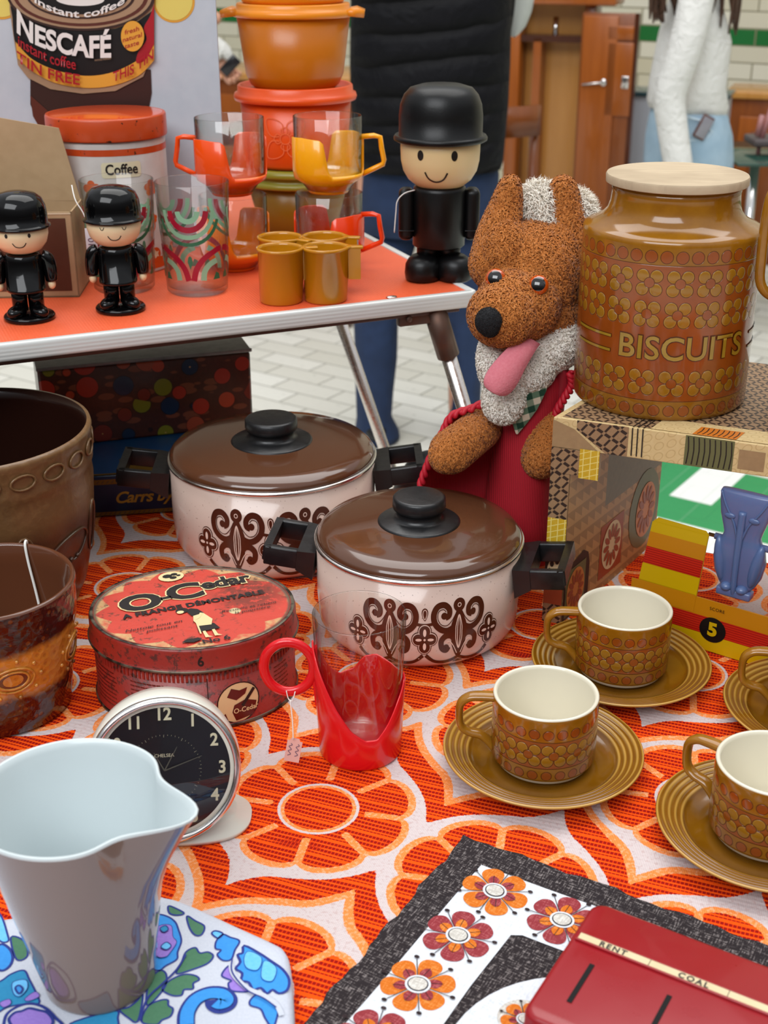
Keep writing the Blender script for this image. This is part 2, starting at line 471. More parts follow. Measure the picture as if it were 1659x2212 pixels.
for (cx_, cy_, ang, ln, wd, am) in [(.055, .80, -60, .05, .010, .0035), (.075, .772, -40, .03, .009, .003), (-.09, .60, 60, .03, .02, .001), (.16, .70, -30, .05, .012, .0016), (-.21, 1.05, 20, .05, .02, .0015), (-.03, .83, 80, .03, .01, .0012)]:
    a_ = math.radians(ang); dx_, dy_ = X0 - cx_, flatY - cy_
    p_ = (dx_ * math.cos(a_) + dy_ * math.sin(a_)) / ln; q_ = (-dx_ * math.sin(a_) + dy_ * math.cos(a_)) / wd
    wr += am * np.exp(-p_ ** 2 - q_ ** 2)
Zv = Zv + wr
Yo = flatY + np.minimum(over, .01)
be, pa, pe, se, ra = cloth_fields(X0, Yo + over)
n_x = len(xs); vid = np.arange(ny * n_x).reshape(ny, n_x)
F_ = np.stack([vid[:-1, :-1], vid[:-1, 1:], vid[1:, 1:], vid[1:, :-1]], -1).reshape(-1, 4)
me = bpy.data.meshes.new('tablecloth'); co = np.stack([X0, Yo, Zv], -1).reshape(-1, 3)
me.vertices.add(len(co)); me.vertices.foreach_set('co', co.ravel().astype(np.float32))
me.loops.add(F_.size); me.loops.foreach_set('vertex_index', F_.ravel().astype(np.int32))
me.polygons.add(len(F_)); me.polygons.foreach_set('loop_start', np.arange(0, F_.size, 4, dtype=np.int32))
me.polygons.foreach_set('use_smooth', np.ones(len(F_), bool)); me.update(calc_edges=True); me.validate()
for nm, ar in (('halo', be), ('par', pa), ('pet', pe), ('sep', se), ('rad', ra)):
    at = me.attributes.new(nm, 'FLOAT', 'POINT'); at.data.foreach_set('value', ar.ravel().astype(np.float32))
me.materials.append(m_cloth)
oc = bpy.data.objects.new('tablecloth', me); COL.objects.link(oc)
tag(oc, 'orange and white woven tablecloth with big outlined flowers covering the front table', 'tablecloth')

# ================================================================== CERAMICS WITH THE IMPRESSED FLOWER BANDS
def relief(rad, bands, z_rim=None, ztop=9, zwhite=None, inner=None):
    """bands: ('dots', zc, r, n) / ('flow', zc, size, n) / ('rust', z0, z1)"""
    def fn(c):
        x, y, z = c.xyz(); th = y.m('ARCTAN2', x); s = th * rad; rr = hyp(x, y)
        n1 = c.noise(60, 3); n2 = c.noise(350, 2)
        ochre = c.mix('#7c4b06', '#9f6c16', n1 * .9 + n2 * .25 - .1)
        col = ochre; ht = None; rust = None; line = None
        def acc(a, v): return v if a is None else a.max(v)
        side = rr.gt(rad - .0022, .0004)
        raised = None
        for B in bands:
            if B[0] == 'rust': rust = acc(rust, z.gt(B[1]) * z.lt(B[2])); line = acc(line, abs(z - B[1]).lt(.0003).max(abs(z - B[2]).lt(.0003)))
        for B in bands:
            if B[0] == 'dots':
                p = 2 * math.pi * rad / B[3]; d = hyp(s.rep(p), z - B[1])
                rust = acc(rust, d.lt(B[2])); line = acc(line, abs(d - B[2]).lt(.00028, .0002))
            if B[0] == 'flow':
                p = 2 * math.pi * rad / B[3]; k = B[2]; a = abs(s.rep(p)); zz = abs(z - B[1])
                d = hyp(a - k * .50, zz - k * .50); pr = k * .46
                dc = hyp(a, zz); pet = d.lt(pr) * dc.gt(k * .38)
                raised = acc(raised, pet * ((d / pr) * (d / pr) * -1 + 1).max(0).m('SQRT'))
                line = acc(line, abs(d - pr).lt(.0003, .0002) * dc.gt(k * .37)); line = acc(line, abs(dc - k * .38).lt(.00025, .0002))
                col2 = pet
                rust = rust * (pet * -1 + 1)
        if rust is not None: col = c.mix(col, c.mix('#803c0e', '#9a4c18', n1), rust * side * .95)
        if raised is not None: col = c.mix(col, '#a37a20', raised.gt(.1, .1) * side * .35)
        if raised is not None: col = c.mix(col, '#c79a45', (raised.gt(.05, .1) * raised.lt(.5, .3)) * side * .5)
        if line is not None: col = c.mix(col, '#4a2206', line * side * .75)
        h = n1 * .05
        if raised is not None: h = h + raised * side * .8
        if line is not None: h = h - line * side * .4
        out = dict(rough=.13, coat=.25, coatr=.06, spec=.5)
        if zwhite:                                         # cream glaze inside and on the lip
            ins = rr.lt(inner, .0006).max(z.gt(zwhite, .0008)); col = c.mix(col, '#dad3bf', ins); h = h * (ins * -1 + 1)
        out['col'] = col; out['normal'] = c.bump(h, .0009, .7); return out
    return fn
CR, CHT = .0375, .0580
m_cup = mat('ochre_flower_cup', relief(CR, [('rust', .0180, .0395), ('dots', .0455, .0038, 24), ('flow', .0285, .0092, 13), ('dots', .0120, .0036, 24)], zwhite=CHT - .0012, inner=CR - .0022))
m_hand = mat('ochre_glaze', lambda c: dict(col=c.mix('#7c4b06', '#a67420', c.noise(70, 3)), normal=c.bump(c.noise(40, 2), .0006, .3)), rough=.14, coat=.25)
def saucer_f(c):
    x, y, z = c.xyz(); r = hyp(x, y); n = c.noise(60, 4)
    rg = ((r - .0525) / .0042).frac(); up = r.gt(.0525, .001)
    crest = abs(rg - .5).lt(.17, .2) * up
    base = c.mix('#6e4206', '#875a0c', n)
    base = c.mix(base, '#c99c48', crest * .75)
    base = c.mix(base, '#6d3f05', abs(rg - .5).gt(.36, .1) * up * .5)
    return dict(col=base, rough=.15, coat=.25)
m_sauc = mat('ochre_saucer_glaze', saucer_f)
def make_saucer(label):
    prof = [(0, .0035), (.030, .0035), (.031, 0), (.0335, 0), (.035, .003), (.055, .0075), (.0705, .0135), (.0722, .0152), (.0712, .0162)]
    r = .0690
    for k in range(4):
        for t in range(6):
            a = t / 6 * math.pi; prof.append((.0702 - .0043 * (k + t / 6), .0158 - .0015 * k - .00025 * t + .0011 * math.sin(a)))
    prof += [(.0525, .0092), (.050, .0078), (.042, .0058), (.032, .0050), (.0312, .0042), (.0300, .0040), (.0, .0040)]
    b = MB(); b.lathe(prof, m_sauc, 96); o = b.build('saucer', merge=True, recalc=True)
    return tag(o, label, 'saucer')
def make_cup(label):
    t = thing('teacup', label, 'cup')
    R, Hh = CR, CHT
    prof = [(0, .0015), (.0255, .0015), (.0265, 0), (.029, 0), (.0305, .0018), (.0335, .0030), (.0338, .0045), (R - .0012, .0070), (R, .0092), (R, Hh - .003), (R - .0002, Hh - .0008), (R - .0013, Hh),
            (R - .0028, Hh - .0006), (R - .0034, Hh - .003), (R - .0036, .014), (R - .0075, .0065), (.02, .0045), (0, .0042)]
    b = MB(); b.lathe(prof, m_cup, 96); b.build('cup_body', t, merge=True, recalc=True)
    path = spline([(-R + .003, 0, .0525), (-R - .008, 0, .0528), (-R - .0165, 0, .0518), (-R - .0225, 0, .0465), (-R - .0235, 0, .0370), (-R - .0220, 0, .0275), (-R - .0165, 0, .0228), (-R - .008, 0, .0205), (-R - .002, 0, .0150), (-R + .003, 0, .0085)], 6)
    b = MB(); b.tube(path, lambda t_: .0044 + .0018 * abs(t_ - .5) * 1.2, m_hand, 12, flat=.62, up=(1, 0, 0)); b.build('handle', t)
    return t
S1 = make_saucer('ochre saucer with ridged rim nearest the front, under the left front cup')
C1 = make_cup('ochre teacup with a rust flower band at the left front of the cup set')
cs = [((.1148, .7835), 172, None, None),
      ((.1920, .9090), 172, 'ochre saucer behind the front one, between the brown-lidded pot and the striped target toy', 'ochre teacup standing farther back, just in front of the patterned cardboard bench'),
      ((.2535, .6990), 135, 'ochre saucer at the right edge, beside the black floral tea towel', 'ochre teacup cut by the right edge of the photo, with the whole handle showing'),
      ((.3325, .8400), 165, 'ochre saucer showing only its left rim behind the cup at the right edge', 'ochre teacup of which only the handle shows, below the striped target toy')]
for i, (p, a, ls, lc) in enumerate(cs):
    if i == 0: s_, c_ = S1, C1
    else: s_ = dup(S1, (0, 0, 0), 0, ls); c_ = dup(C1, (0, 0, 0), 0, lc)
    s_.location = (p[0], p[1], .0004); s_.rotation_euler[2] = 0
    c_.location = (p[0], p[1], .0050); c_.rotation_euler[2] = math.radians(a - 180 + 5)
    s_['group'] = 'ochre saucers'; c_['group'] = 'ochre teacups'

# ------------------------------------------------------------------ biscuit jar
BZ = .19; JR = .0725; JC = (.2355, 1.0590)
m_jar = mat('ochre_jar_glaze', relief(JR, [('rust', .0175, .1275), ('dots', .1340, .0049, 38), ('flow', .1135, .0108, 19), ('flow', .0885, .0108, 19), ('flow', .0325, .0108, 19), ('dots', .0095, .0046, 38)]))
m_jarlet = mat('olive_letter_glaze', lambda c: dict(col=c.mix('#8a6a14', '#a5852c', c.noise(90, 2))), rough=.15, coat=.3)
m_jarline = mat('dark_outline_glaze', col='#55260a', rough=.2)
m_lidw = mat('pale_wood_lid', lambda c: dict(col=c.mix(c.mix('#a8937a', '#cbb797', c.noise(30, 4, vec=c.comb(c.xyz()[0] * 1.0, c.xyz()[1] * 9.0, c.xyz()[2]), dist=.5)), '#8f7a60', c.noise(12, 3).gt(.58, .2) * .5), rough=.7, normal=c.bump(c.noise(200, 3), .0006, .4)))
jt = thing('biscuit_jar', 'large ochre and rust biscuit jar with flower bands and a wooden lid', 'jar', (JC[0], JC[1], BZ), 0)
b = MB()
prof = [(0, .001), (.067, .001), (.069, 0), (.0712, .0015), (JR, .005), (JR, .1415), (.0722, .1445), (.0705, .1462), (.066, .1482), (.058, .1525), (.0535, .158), (.0518, .164), (.0512, .172), (.0520, .1785), (.0495, .1785), (.049, .165), (0, .16)]
b.lathe(prof, m_jar, 128)
fj = cyl(JR, 0, .0004, a0=-93)
b.text('BISCUITS', .0268, m_jarline, lambda x, y: cyl(JR, 0, .0003, a0=-93)(x, y), at=(.0065, .0605), bold=.0011, L=.003, spacing=1.02)
b.text('BISCUITS', .0268, m_jarlet, lambda x, y: cyl(JR, 0, .0009, a0=-93)(x, y), at=(.0065, .0605), bold=.0003, L=.003, spacing=1.02)
for zz in (.0545, .0665):
    for x0, x1 in ((-.098, -.0545), (.0745, .12)):
        b.stroke([(x0, zz), ((x0 + x1) / 2, zz), (x1, zz)], .0030, m_jarline, cyl(JR, 0, .0003, a0=-93), n=12)
        b.stroke([(x0, zz), ((x0 + x1) / 2, zz), (x1 - .0004, zz)], .0021, m_jarlet, cyl(JR, 0, .0007, a0=-93), n=12)
b.build('jar_body', jt)
b = MB(); b.lathe([(0, .1786), (.0555, .1786), (.0565, .1792), (.0568, .1845), (.056, .1858), (0, .1858)], m_lidw, 96); sharp(b.build('lid', jt), 50)

# jug whose handle reaches into the frame
t = thing('coffee_pot', 'ochre pot beyond the right edge, only its tall handle showing beside the biscuit jar', 'pot', (.3650, 1.000, BZ), 0)
b = MB(); b.lathe([(0, 0), (.043, 0), (.045, .004), (.045, .16), (.040, .172), (.034, .18), (.034, .2), (.031, .2), (.031, .17), (0, .165)], m_hand, 64); b.build('pot_body', t)
b = MB(); b.tube(spline([(-.044, 0, .188), (-.056, 0, .190), (-.068, 0, .183), (-.0715, 0, .165), (-.0715, 0, .130), (-.070, 0, .112), (-.062, 0, .102), (-.052, 0, .100), (-.043, 0, .104)], 6), .0052, m_hand, 12, flat=.75); b.build('handle', t)

# ------------------------------------------------------------------ patterned cardboard bench under the jar
def paper_f(c):
    x, y, z = c.xyz(); n = c.noise(260, 3)
    base = c.mix('#d8c08f', '#cdb07a', n)
    sc = (abs(hyp(x.rep(.009), (y + z).rep(.009)) - .0032)).lt(.0004, .0003)
    return dict(col=c.mix(base, '#b79865', sc * .6), rough=.45, spec=.3)
def wovenbrown_f(c):
    x, y, z = c.xyz(); n = c.noise(600, 2); q = y + z
    a = ((x + q) * .7071); d = ((x - q) * .7071)
    s1 = abs(a.rep(.0085)).lt(.0011, .0004) * abs(d.rep(.0085)).lt(.0030, .0004)
    s2 = abs((d + .00425).rep(.0085)).lt(.0011, .0004) * abs((a + .00425).rep(.0085)).lt(.0030, .0004)
    base = c.mix('#8a6a4a', '#a28260', n)
    return dict(col=c.mix(base, '#2f2018', s1.max(s2)), rough=.5)
def houndy_f(c):
    x, y, z = c.xyz(); t = (z.rep(.014) + y.rep(.011) * .8).gt(.0, .0006); s = c.noise(500, 2)
    return dict(col=c.mix('#b98f5c', '#8d6a42', t * .7 + s * .2), rough=.5)
def yellow_f(c):
    x, y, z = c.xyz(); g = abs(x.rep(.0055)).gt(.0024, .0003).max(abs((y + z).rep(.0055)).gt(.0024, .0003))
    return dict(col=c.mix('#c9a018', '#e6d27a', g + c.noise(500, 2) * .3 - .1), rough=.5)
m_pap = mat('cream_wallpaper', paper_f); m_wov = mat('brown_basket_paper', wovenbrown_f); m_hnd = mat('tan_checked_paper', houndy_f); m_yel = mat('yellow_check_paper', yellow_f)
m_tan = mat('tan_paper', lambda c: dict(col=c.mix('#a98a62', '#8e7150', c.noise(180, 3))), rough=.5)
m_grey = mat('grey_brown_paper', lambda c: dict(col=c.mix('#7b6c58', '#685a48', c.noise(200, 4))), rough=.5)
m_orp = mat('orange_paper', col='#c8701c', rough=.5); m_grn = mat('olive_paper', col='#66653f', rough=.5); m_rst = mat('rust_paper', col='#9a4322', rough=.5); m_drk = mat('dark_ink', col='#1d1612', rough=.5)
m_cream = mat('cream_ink', col='#d9c79c', rough=.5); m_org2 = mat('orange_ink', col='#c87838', rough=.5)
bt = thing('cardboard_bench', 'cardboard bench covered in brown and cream kitchen paper, under the biscuit jar', 'bench', (.139, 1.0, 0), 0)
A0 = Vector((0, 0, 0)); UX = Vector((.158, -.065, 0)).normalized(); UY = Vector((.095, .138, 0)).normalized()
def bw(u, v, z): p = A0 + UX * u + UY * v; return (p.x, p.y, z)
b = MB(); Hb = BZ; TH = .026; LW = .42; DP = .215
def slab(b, u0, u1, v0, v1, z0, z1, m):
    b.prism([(u0, v0), (u1, v0), (u1, v1), (u0, v1)], z0, z1, m, fn=lambda x, y, z: bw(x, y, z), b=.0008)
slab(b, 0, LW, 0, DP, Hb - TH, Hb, m_pap)
ft = lambda x, y: bw(x, y, Hb + .0003)                 # drawing on the top
b.patch([[(.006, .003), (.085, .003), (.085, .028), (.30, .028), (.30, DP), (.012, DP), (.006, .04)]], m_wov, ft)
b.patch([[(.079, .002), (.165, .002), (.165, .030), (.079, .030)]], m_pap, lambda x, y: bw(x, y, Hb + .0005))
b.patch([[(.165, .002), (.215, .002), (.215, .05), (.165, .05)]], m_pap, lambda x, y: bw(x, y, Hb + .0006))
b.patch([[(.112, .002), (.146, .002), (.146, .021), (.112, .021)]], m_orp, lambda x, y: bw(x, y, Hb + .0008))
for k in range(8): b.stroke([(.115 + k * .004, .004), (.116 + k * .004, .011), (.115 + k * .004, .019)], .0008, m_drk, lambda x, y: bw(x, y, Hb + .0010), 2)
for k in range(3): b.stroke([(.0655 + k * .0042, .0), (.0660 + k * .0042, .03)], .0010, m_drk, lambda x, y: bw(x, y, Hb + .0008), 4)
ff = lambda e: (lambda x, y: tuple(Vector(bw(x, 0, Hb - y)) + Vector((-UX.y, UX.x, 0)) * -e))      # front edge, y measured down
b.patch([[(.020, 0), (.0625, 0), (.0625, .0255), (.045, .0255), (.020, .008)]], m_wov, ff(.0004))
b.patch([[(0, .002), (.018, .008), (.040, .0255), (0, .0255)]], m_tan, ff(.0004))
b.patch([[(.108, 0), (.146, 0), (.146, .0255), (.108, .0255)]], m_grn, ff(.0004))
for k in range(9): b.stroke([(.110 + k * .0042, .001), (.111 + k * .0042, .012), (.110 + k * .0042, .024)], .0009, m_drk, ff(.0007), 2)
for k in range(3): b.stroke([(.0655 + k * .0042, .0), (.0660 + k * .0042, .024)], .0010, m_drk, ff(.0007), 4)
for k in range(4):
    b.patch([[(.15 + k * .028, .006), (.170 + k * .028, .006), (.170 + k * .028, .022), (.15 + k * .028, .022)]], m_tan, ff(.0004))
b.build('bench_top', bt)
def leg(b, u0, u1):
    slab(b, u0, u1, .0, .172, .0006, Hb - TH, m_tan)
b = MB(); LT = .0165; leg(b, 0, LT)
fl_ = lambda e: (lambda x, y: tuple(Vector(bw(x, 0, y)) + Vector((-UX.y, UX.x, 0)) * -e))
b.patch([[(0, .145), (LT, .145), (LT, Hb - TH), (0, Hb - TH)]], m_wov, fl_(.0004)); b.patch([[(0, .10), (LT, .10), (LT, .145), (0, .145)]], m_wov, fl_(.0004))
b.patch([[(0, .072), (LT, .072), (LT, .10), (0, .10)]], m_yel, fl_(.0004)); b.patch([[(0, .0), (LT, .0), (LT, .018), (0, .018)]], m_wov, fl_(.0004))
b.patch([[(0, .018), (LT, .018), (LT, .034), (0, .034)]], m_rst, fl_(.0004)); b.patch([[(0, .034), (LT, .034), (LT, .072), (0, .072)]], m_drk, fl_(.0004))
b.patch([circ(.0105, .050, .0085, 20, .014)], m_cream, fl_(.0008))
for k in range(8):
    a = 2 * math.pi * k / 8; b.patch([[(.0105 + .0062 * math.cos(a) + .0018 * math.cos(q), .050 + .010 * math.sin(a) + .0030 * math.sin(q)) for q in [2 * math.pi * i / 8 for i in range(8)]]], m_drk, fl_(.0011))
nr = Vector((UY.y, -UY.x, 0))
fr = lambda e: (lambda x, y: tuple(Vector(bw(LT, x, y)) + nr * e))       # inner face, x back along the leg
E1 = .0004
b.patch([[(.0, .0), (.075, .0), (.075, .164), (.0, .164)]], m_hnd, fr(E1))
b.patch([[(.075, .085), (.2, .085), (.2, .164), (.075, .164)]], m_grey, fr(E1)); b.patch([[(.075, .0), (.2, .0), (.2, .085), (.075, .085)]], m_hnd, fr(E1))
b.patch([[(.001, .001), (.050, .001), (.050, .040), (.046, .052), (.036, .058), (.001, .050)]], m_drk, fr(E1 * 2.0)); 
b.patch([[(.004, .003), (.042, .003), (.042, .048), (.004, .048)]], m_grn, fr(E1 * 2.6))
b.patch([[(.070, .012), (.118, .012), (.118, .066), (.070, .066)]], m_rst, fr(E1 * 2))
b.patch([circ(.165, .05, .034, 24, .040)], m_grn, fr(E1 * 2))
def orange(cx_, cy_, rx, ry, m1, m2, e, n=11):
    b.patch([circ(cx_, cy_, rx, 28, ry)], m1, fr(e))
    for k in range(n):
        a = 2 * math.pi * k / n; b.patch([[(cx_ + rx * (.60 * math.cos(a) + .30 * math.cos(a) * math.cos(q) - .13 * math.sin(a) * math.sin(q)), cy_ + ry * (.60 * math.sin(a) + .30 * math.sin(a) * math.cos(q) + .13 * math.cos(a) * math.sin(q))) for q in [2 * math.pi * i / 8 for i in range(8)]]], m2, fr(e + .0004))
orange(.023, .025, .017, .021, m_org2, m_rst, .0014, 12); orange(.094, .040, .020, .024, m_cream, m_rst, .0012, 12); orange(.168, .048, .022, .028, m_org2, m_rst, .0012, 12)
b.build('leg', bt)
b = MB(); slab(b, .0, .0405, -.0003, .004, Hb - TH - .022, Hb - TH, m_tan)
b.patch([[(0, .142), (.024, .142), (.024, .164), (0, .164)]], m_wov, fl_(.0010)); b.patch([[(.024, .140), (.0405, .140), (.0405, .166), (.024, .166)]], m_yel, fl_(.0012)); b.build('corner_gusset', bt)
b = MB(); leg(b, LW - LT, LW); b.build('leg', bt)

# ================================================================== ENAMEL POTS
m_enam = mat('speckled_enamel', lambda c: dict(col=c.mix(c.mix('#d2bbae', '#ccb0a2', c.noise(20, 2)), '#6b4a3a', c.noise(520, 1).gt(.735, .03) * .7)), rough=.16, coat=.3)
m_brown = mat('brown_enamel', lambda c: dict(col=c.mix('#4f2f1d', '#5a3724', c.noise(9, 2)), rough=c.noise(25, 3) * .12 + .08), coat=.5)
m_ink = mat('brown_print', col='#4a2316', rough=.22)
m_inkw = mat('cream_print', col='#e6cdbd', rough=.22)
m_bake = mat('black_bakelite', lambda c: dict(col=c.mix('#0d0d0e', '#1c1c1e', c.noise(90, 3)), rough=c.noise(160, 3) * .25 + .22, normal=c.bump(c.noise(350, 2), .0003, .3)))
def pot_motif(b, fn1, fn2, fn3, k):
    S = lambda pts, sgn=1, dx=0: [((dx + sgn * x) * k, y * k) for x, y in pts]
    for ax in (-.0282, .0282):
        b.patch([[(ax * k + q[0] * k, q[1] * k) for q in spline([(0, .052), (.0042, .044), (.0068, .037), (.0064, .028), (.0048, .020), (0, .0125), (-.0048, .020), (-.0064, .028), (-.0068, .037), (-.0042, .044)], 4, True)]], m_ink, fn1, L=.004)
        b.patch([circ(ax * k, .0525 * k, .0050 * k, 20)], m_ink, fn1)
        b.stroke(circ(ax * k, .0525 * k, .0014 * k, 12), .0006 * k, m_inkw, fn2, closed=True, raw=True)
        for wd_ in (.0024, .0010):
            b.stroke([((ax + q[0]) * k, q[1] * k) for q in [(0, .0455), (wd_, .038), (wd_ * 1.1, .033), (wd_, .027), (0, .020), (-wd_, .027), (-wd_ * 1.1, .033), (-wd_, .038)]], .0006 * k, m_inkw, fn2, closed=True, n=4)
        for sg in (-1, 1):
            b.stroke(S([(.0015, .040), (.005, .0365), (.0100, .0345), (.0155, .036), (.0200, .0405), (.0210, .047), (.0180, .0525), (.0125, .0535), (.0085, .050), (.0085, .0455), (.0115, .0440)], sg, ax), lambda t: (.0047 - .0010 * abs(t - .5)) * k, m_ink, fn1, n=6)
            b.patch([circ((ax + sg * .0125) * k, .0455 * k, .0026 * k, 14)], m_ink, fn1)
            b.stroke(S([(.0025, .0475), (.0055, .0425), (.0100, .0385), (.0150, .0395), (.0178, .0440), (.0172, .0490), (.0135, .0505), (.0112, .0485)], sg, ax), .0006 * k, m_ink, fn2, n=5)
            b.stroke(S([(.003, .027), (.0065, .0305), (.0110, .0305), (.0145, .0270), (.0140, .0215), (.0105, .0195), (.0085, .0220)], sg, ax), lambda t: (.0050 - .001 * t) * k, m_ink, fn1, n=6)
            b.patch([circ((ax + sg * .0105) * k, .0215 * k, .0026 * k, 14)], m_ink, fn1)
            b.stroke(S([(.0015, .0165), (.0045, .0225), (.0075, .0262), (.0102, .0258)], sg, ax), .0006 * k, m_inkw, fn3, n=5)
            b.stroke(S([(0, .0135), (.0060, .0105), (.0130, .0095), (.0200, .0110), (.0270, .0165)], sg, ax), .0029 * k, m_ink, fn1, n=5)
            b.stroke(S([(0, .0105), (.004, .0085)], sg, ax), .0007 * k, m_ink, fn1, n=3)
        b.patch([[(x * k + ax * k, y * k) for x, y in [(-.003, .0082), (.003, .0082), (0, .0100)]]], m_ink, fn1)
    for fx in (-.0565, 0, .0565):
        for dx, dy, r in ((0, .0060, .0044), (0, -.0060, .0044), (.0052, 0, .0042), (-.0052, 0, .0042), (0, 0, .004)):
            b.patch([circ((fx + dx) * k, (.0290 + dy) * k, (r + .0013) * k, 20)], m_ink, fn1)
        for dx, dy, r in ((0, .0060, .0044), (0, -.0060, .0044), (.0052, 0, .0042), (-.0052, 0, .0042)):
            b.patch([circ((fx + dx) * k, (.0290 + dy) * k, (r + .0006) * k, 20)], m_inkw, fn2)
        for dx, dy, r in ((0, .0060, .0044), (0, -.0060, .0044), (.0052, 0, .0042), (-.0052, 0, .0042), (0, 0, .004)):
            b.patch([circ((fx + dx) * k, (.0290 + dy) * k, r * k, 20)], m_ink, fn3)
        for dx, dy, rx, ry in ((0, .0052, .0013, .0028), (0, -.0052, .0013, .0028), (.0048, 0, .0025, .0011), (-.0048, 0, .0025, .0011), (0, 0, .0009, .0009)):
            b.patch([circ((fx + dx) * k, (.0290 + dy) * k, rx * k, 14, ry * k)], m_inkw, lambda x, y: fn3(x, y, 1))
    for tx in (0,):
        b.patch([[(q[0] * k, q[1] * k) for q in spline([(0, .0425), (.0024, .047), (.0022, .0505), (0, .052), (-.0022, .0505), (-.0024, .047)], 4, True)]], m_ink, fn1)
        b.stroke([(q[0] * k, q[1] * k) for q in [(0, .0437), (.0015, .047), (.0013, .0497), (0, .0508), (-.0013, .0497), (-.0015, .047)]], .0005 * k, m_inkw, fn2, closed=True, n=4)
        b.stroke([(-.008 * k, .0405 * k), (0, .0395 * k), (.008 * k, .0405 * k)], .0022 * k, m_ink, fn1)
def make_pot(label, R, Hh, k, motif_ang, ha):
    t = thing('cooking_pot', label, 'pot')
    rr = R - .0015
    prof = [(0, .0008), (R * .80, .0008), (R * .86, .0022), (R * .925, .0075), (R * .965, .015), (rr - .0008, .026), (rr, .036), (rr, Hh - .003), (rr - .0015, Hh - .003), (rr - .0015, .03), (R * .85, .004), (0, .003)]
    b = MB(); b.lathe(prof, m_enam, 128)
    rad = lambda y: float(np.interp(y, [q[1] for q in prof[2:8]], [q[0] for q in prof[2:8]]))
    YS = lambda y: .0085 + (y - .0085) * 1.24
    f1 = lambda x, y: cyl(rad, 0, .0003, a0=motif_ang)(x, YS(y)); f2 = lambda x, y: cyl(rad, 0, .0006, a0=motif_ang)(x, YS(y))
    f3 = lambda x, y, e=0: cyl(rad, 0, .0009 + e * .0003, a0=motif_ang)(x, YS(y))
    pot_motif(b, f1, f2, f3, k)
    b.build('pot_body', t)
    b = MB(); b.lathe([(rr - .002, Hh - .004), (rr + .0004, Hh - .0045), (rr + .0018, Hh - .003), (rr + .0020, Hh - .0012), (rr + .0006, Hh), (rr - .002, Hh - .0008)], M_steel, 128); b.build('steel_rim', t)
    b = MB(); z = Hh
    b.lathe([(rr - .004, z - .004), (rr - .0005, z + .0003), (rr - .0004, z + .0022), (rr - .0018, z + .0045), (rr - .006, z + .0085), (R * .80, z + .0100), (R * .6, z + .0116), (R * .4, z + .0126), (0, z + .0132)], m_brown, 128)
    lid = b.build('lid', t)
    b = MB(); r1, r2 = .0345 * k, .0225 * k; z -= .0072
    b.lathe([(0, z + .0195), (r1, z + .0190), (r1 + .0004, z + .0200), (r1 - .0015, z + .0212), (r2 * 1.02, z + .0228), (r2 * .86, z + .0245), (r2 * .84, z + .030), (r2 * .97, z + .032), (r2, z + .034), (r2 * .985, z + .0410), (r2 * .93, z + .0424), (r2 * .85, z + .0428), (0, z + .0420)], m_bake, 64)
    b.build('knob', lid)
    for s in (0, 1):
        b = MB(); T = Matrix.Rotation(math.radians(ha[s]) + s * math.pi, 4, 'Z') @ Matrix.Translation((rr - .001, 0, Hh - .020)) @ Matrix.Rotation(math.radians(-7), 4, 'Y') @ Matrix.Scale(.93, 4, (1, 0, 0)) @ Matrix.Scale(1 / k, 4, (0, 1, 0))
        def S(pl, z0, z1, bb=.0014): b.prism([(x * k, y * k) for x, y in pl], z0, z1, m_bake, b=bb, T=T)
        # a wedge bracket, two arms and a grip bar around the opening
        b.loft([[(x * k, y * k, zz) for (x, y, zz) in ring] for ring in (
            [(0, -.027, -.016), (0, .027, -.016), (0, .027, .010), (0, -.027, .010)],
            [(.016, -.030, -.007), (.016, .030, -.007), (.016, .030, .0105), (.016, -.030, .0105)])], m_bake, T=T, smooth=False)
        for sg in (-1, 1):
            y0, y1 = sorted((sg * .0300, sg * .0230))
            b.box((.0155 * k, y0 * k, -.0065), (.046 * k, y1 * k, .0105), m_bake, .0012, T=T)
        b.loft([[(x * k, y * k, zz) for (x, y, zz) in ring] for ring in (
            [(.0400, -.0300, .0105), (.0400, .0300, .0105), (.0410, .0300, -.006), (.0410, -.0300, -.006)],
            [(.047, -.0290, .0105), (.047, .0290, .0105), (.0475, .0290, -.002), (.0475, -.0290, -.002)])], m_bake, T=T, smooth=False)
        h = b.build('handle', t)
    return t
pf = make_pot('cream enamel pot with a plain brown lid nearest the front, behind the red-handled glass', .0885, .0865, 1.0, -88, (-15, -7))
pf.location = (.0295, .9935, .0004)
pb = make_pot('larger cream enamel pot with glossy dark brown lid, standing behind, at the left', .1000, .0950, 1.12, -87, (2, 2))
pb.location = (-.1075, 1.1600, .0004)
pf['group'] = pb['group'] = 'cream pots with brown scroll print'

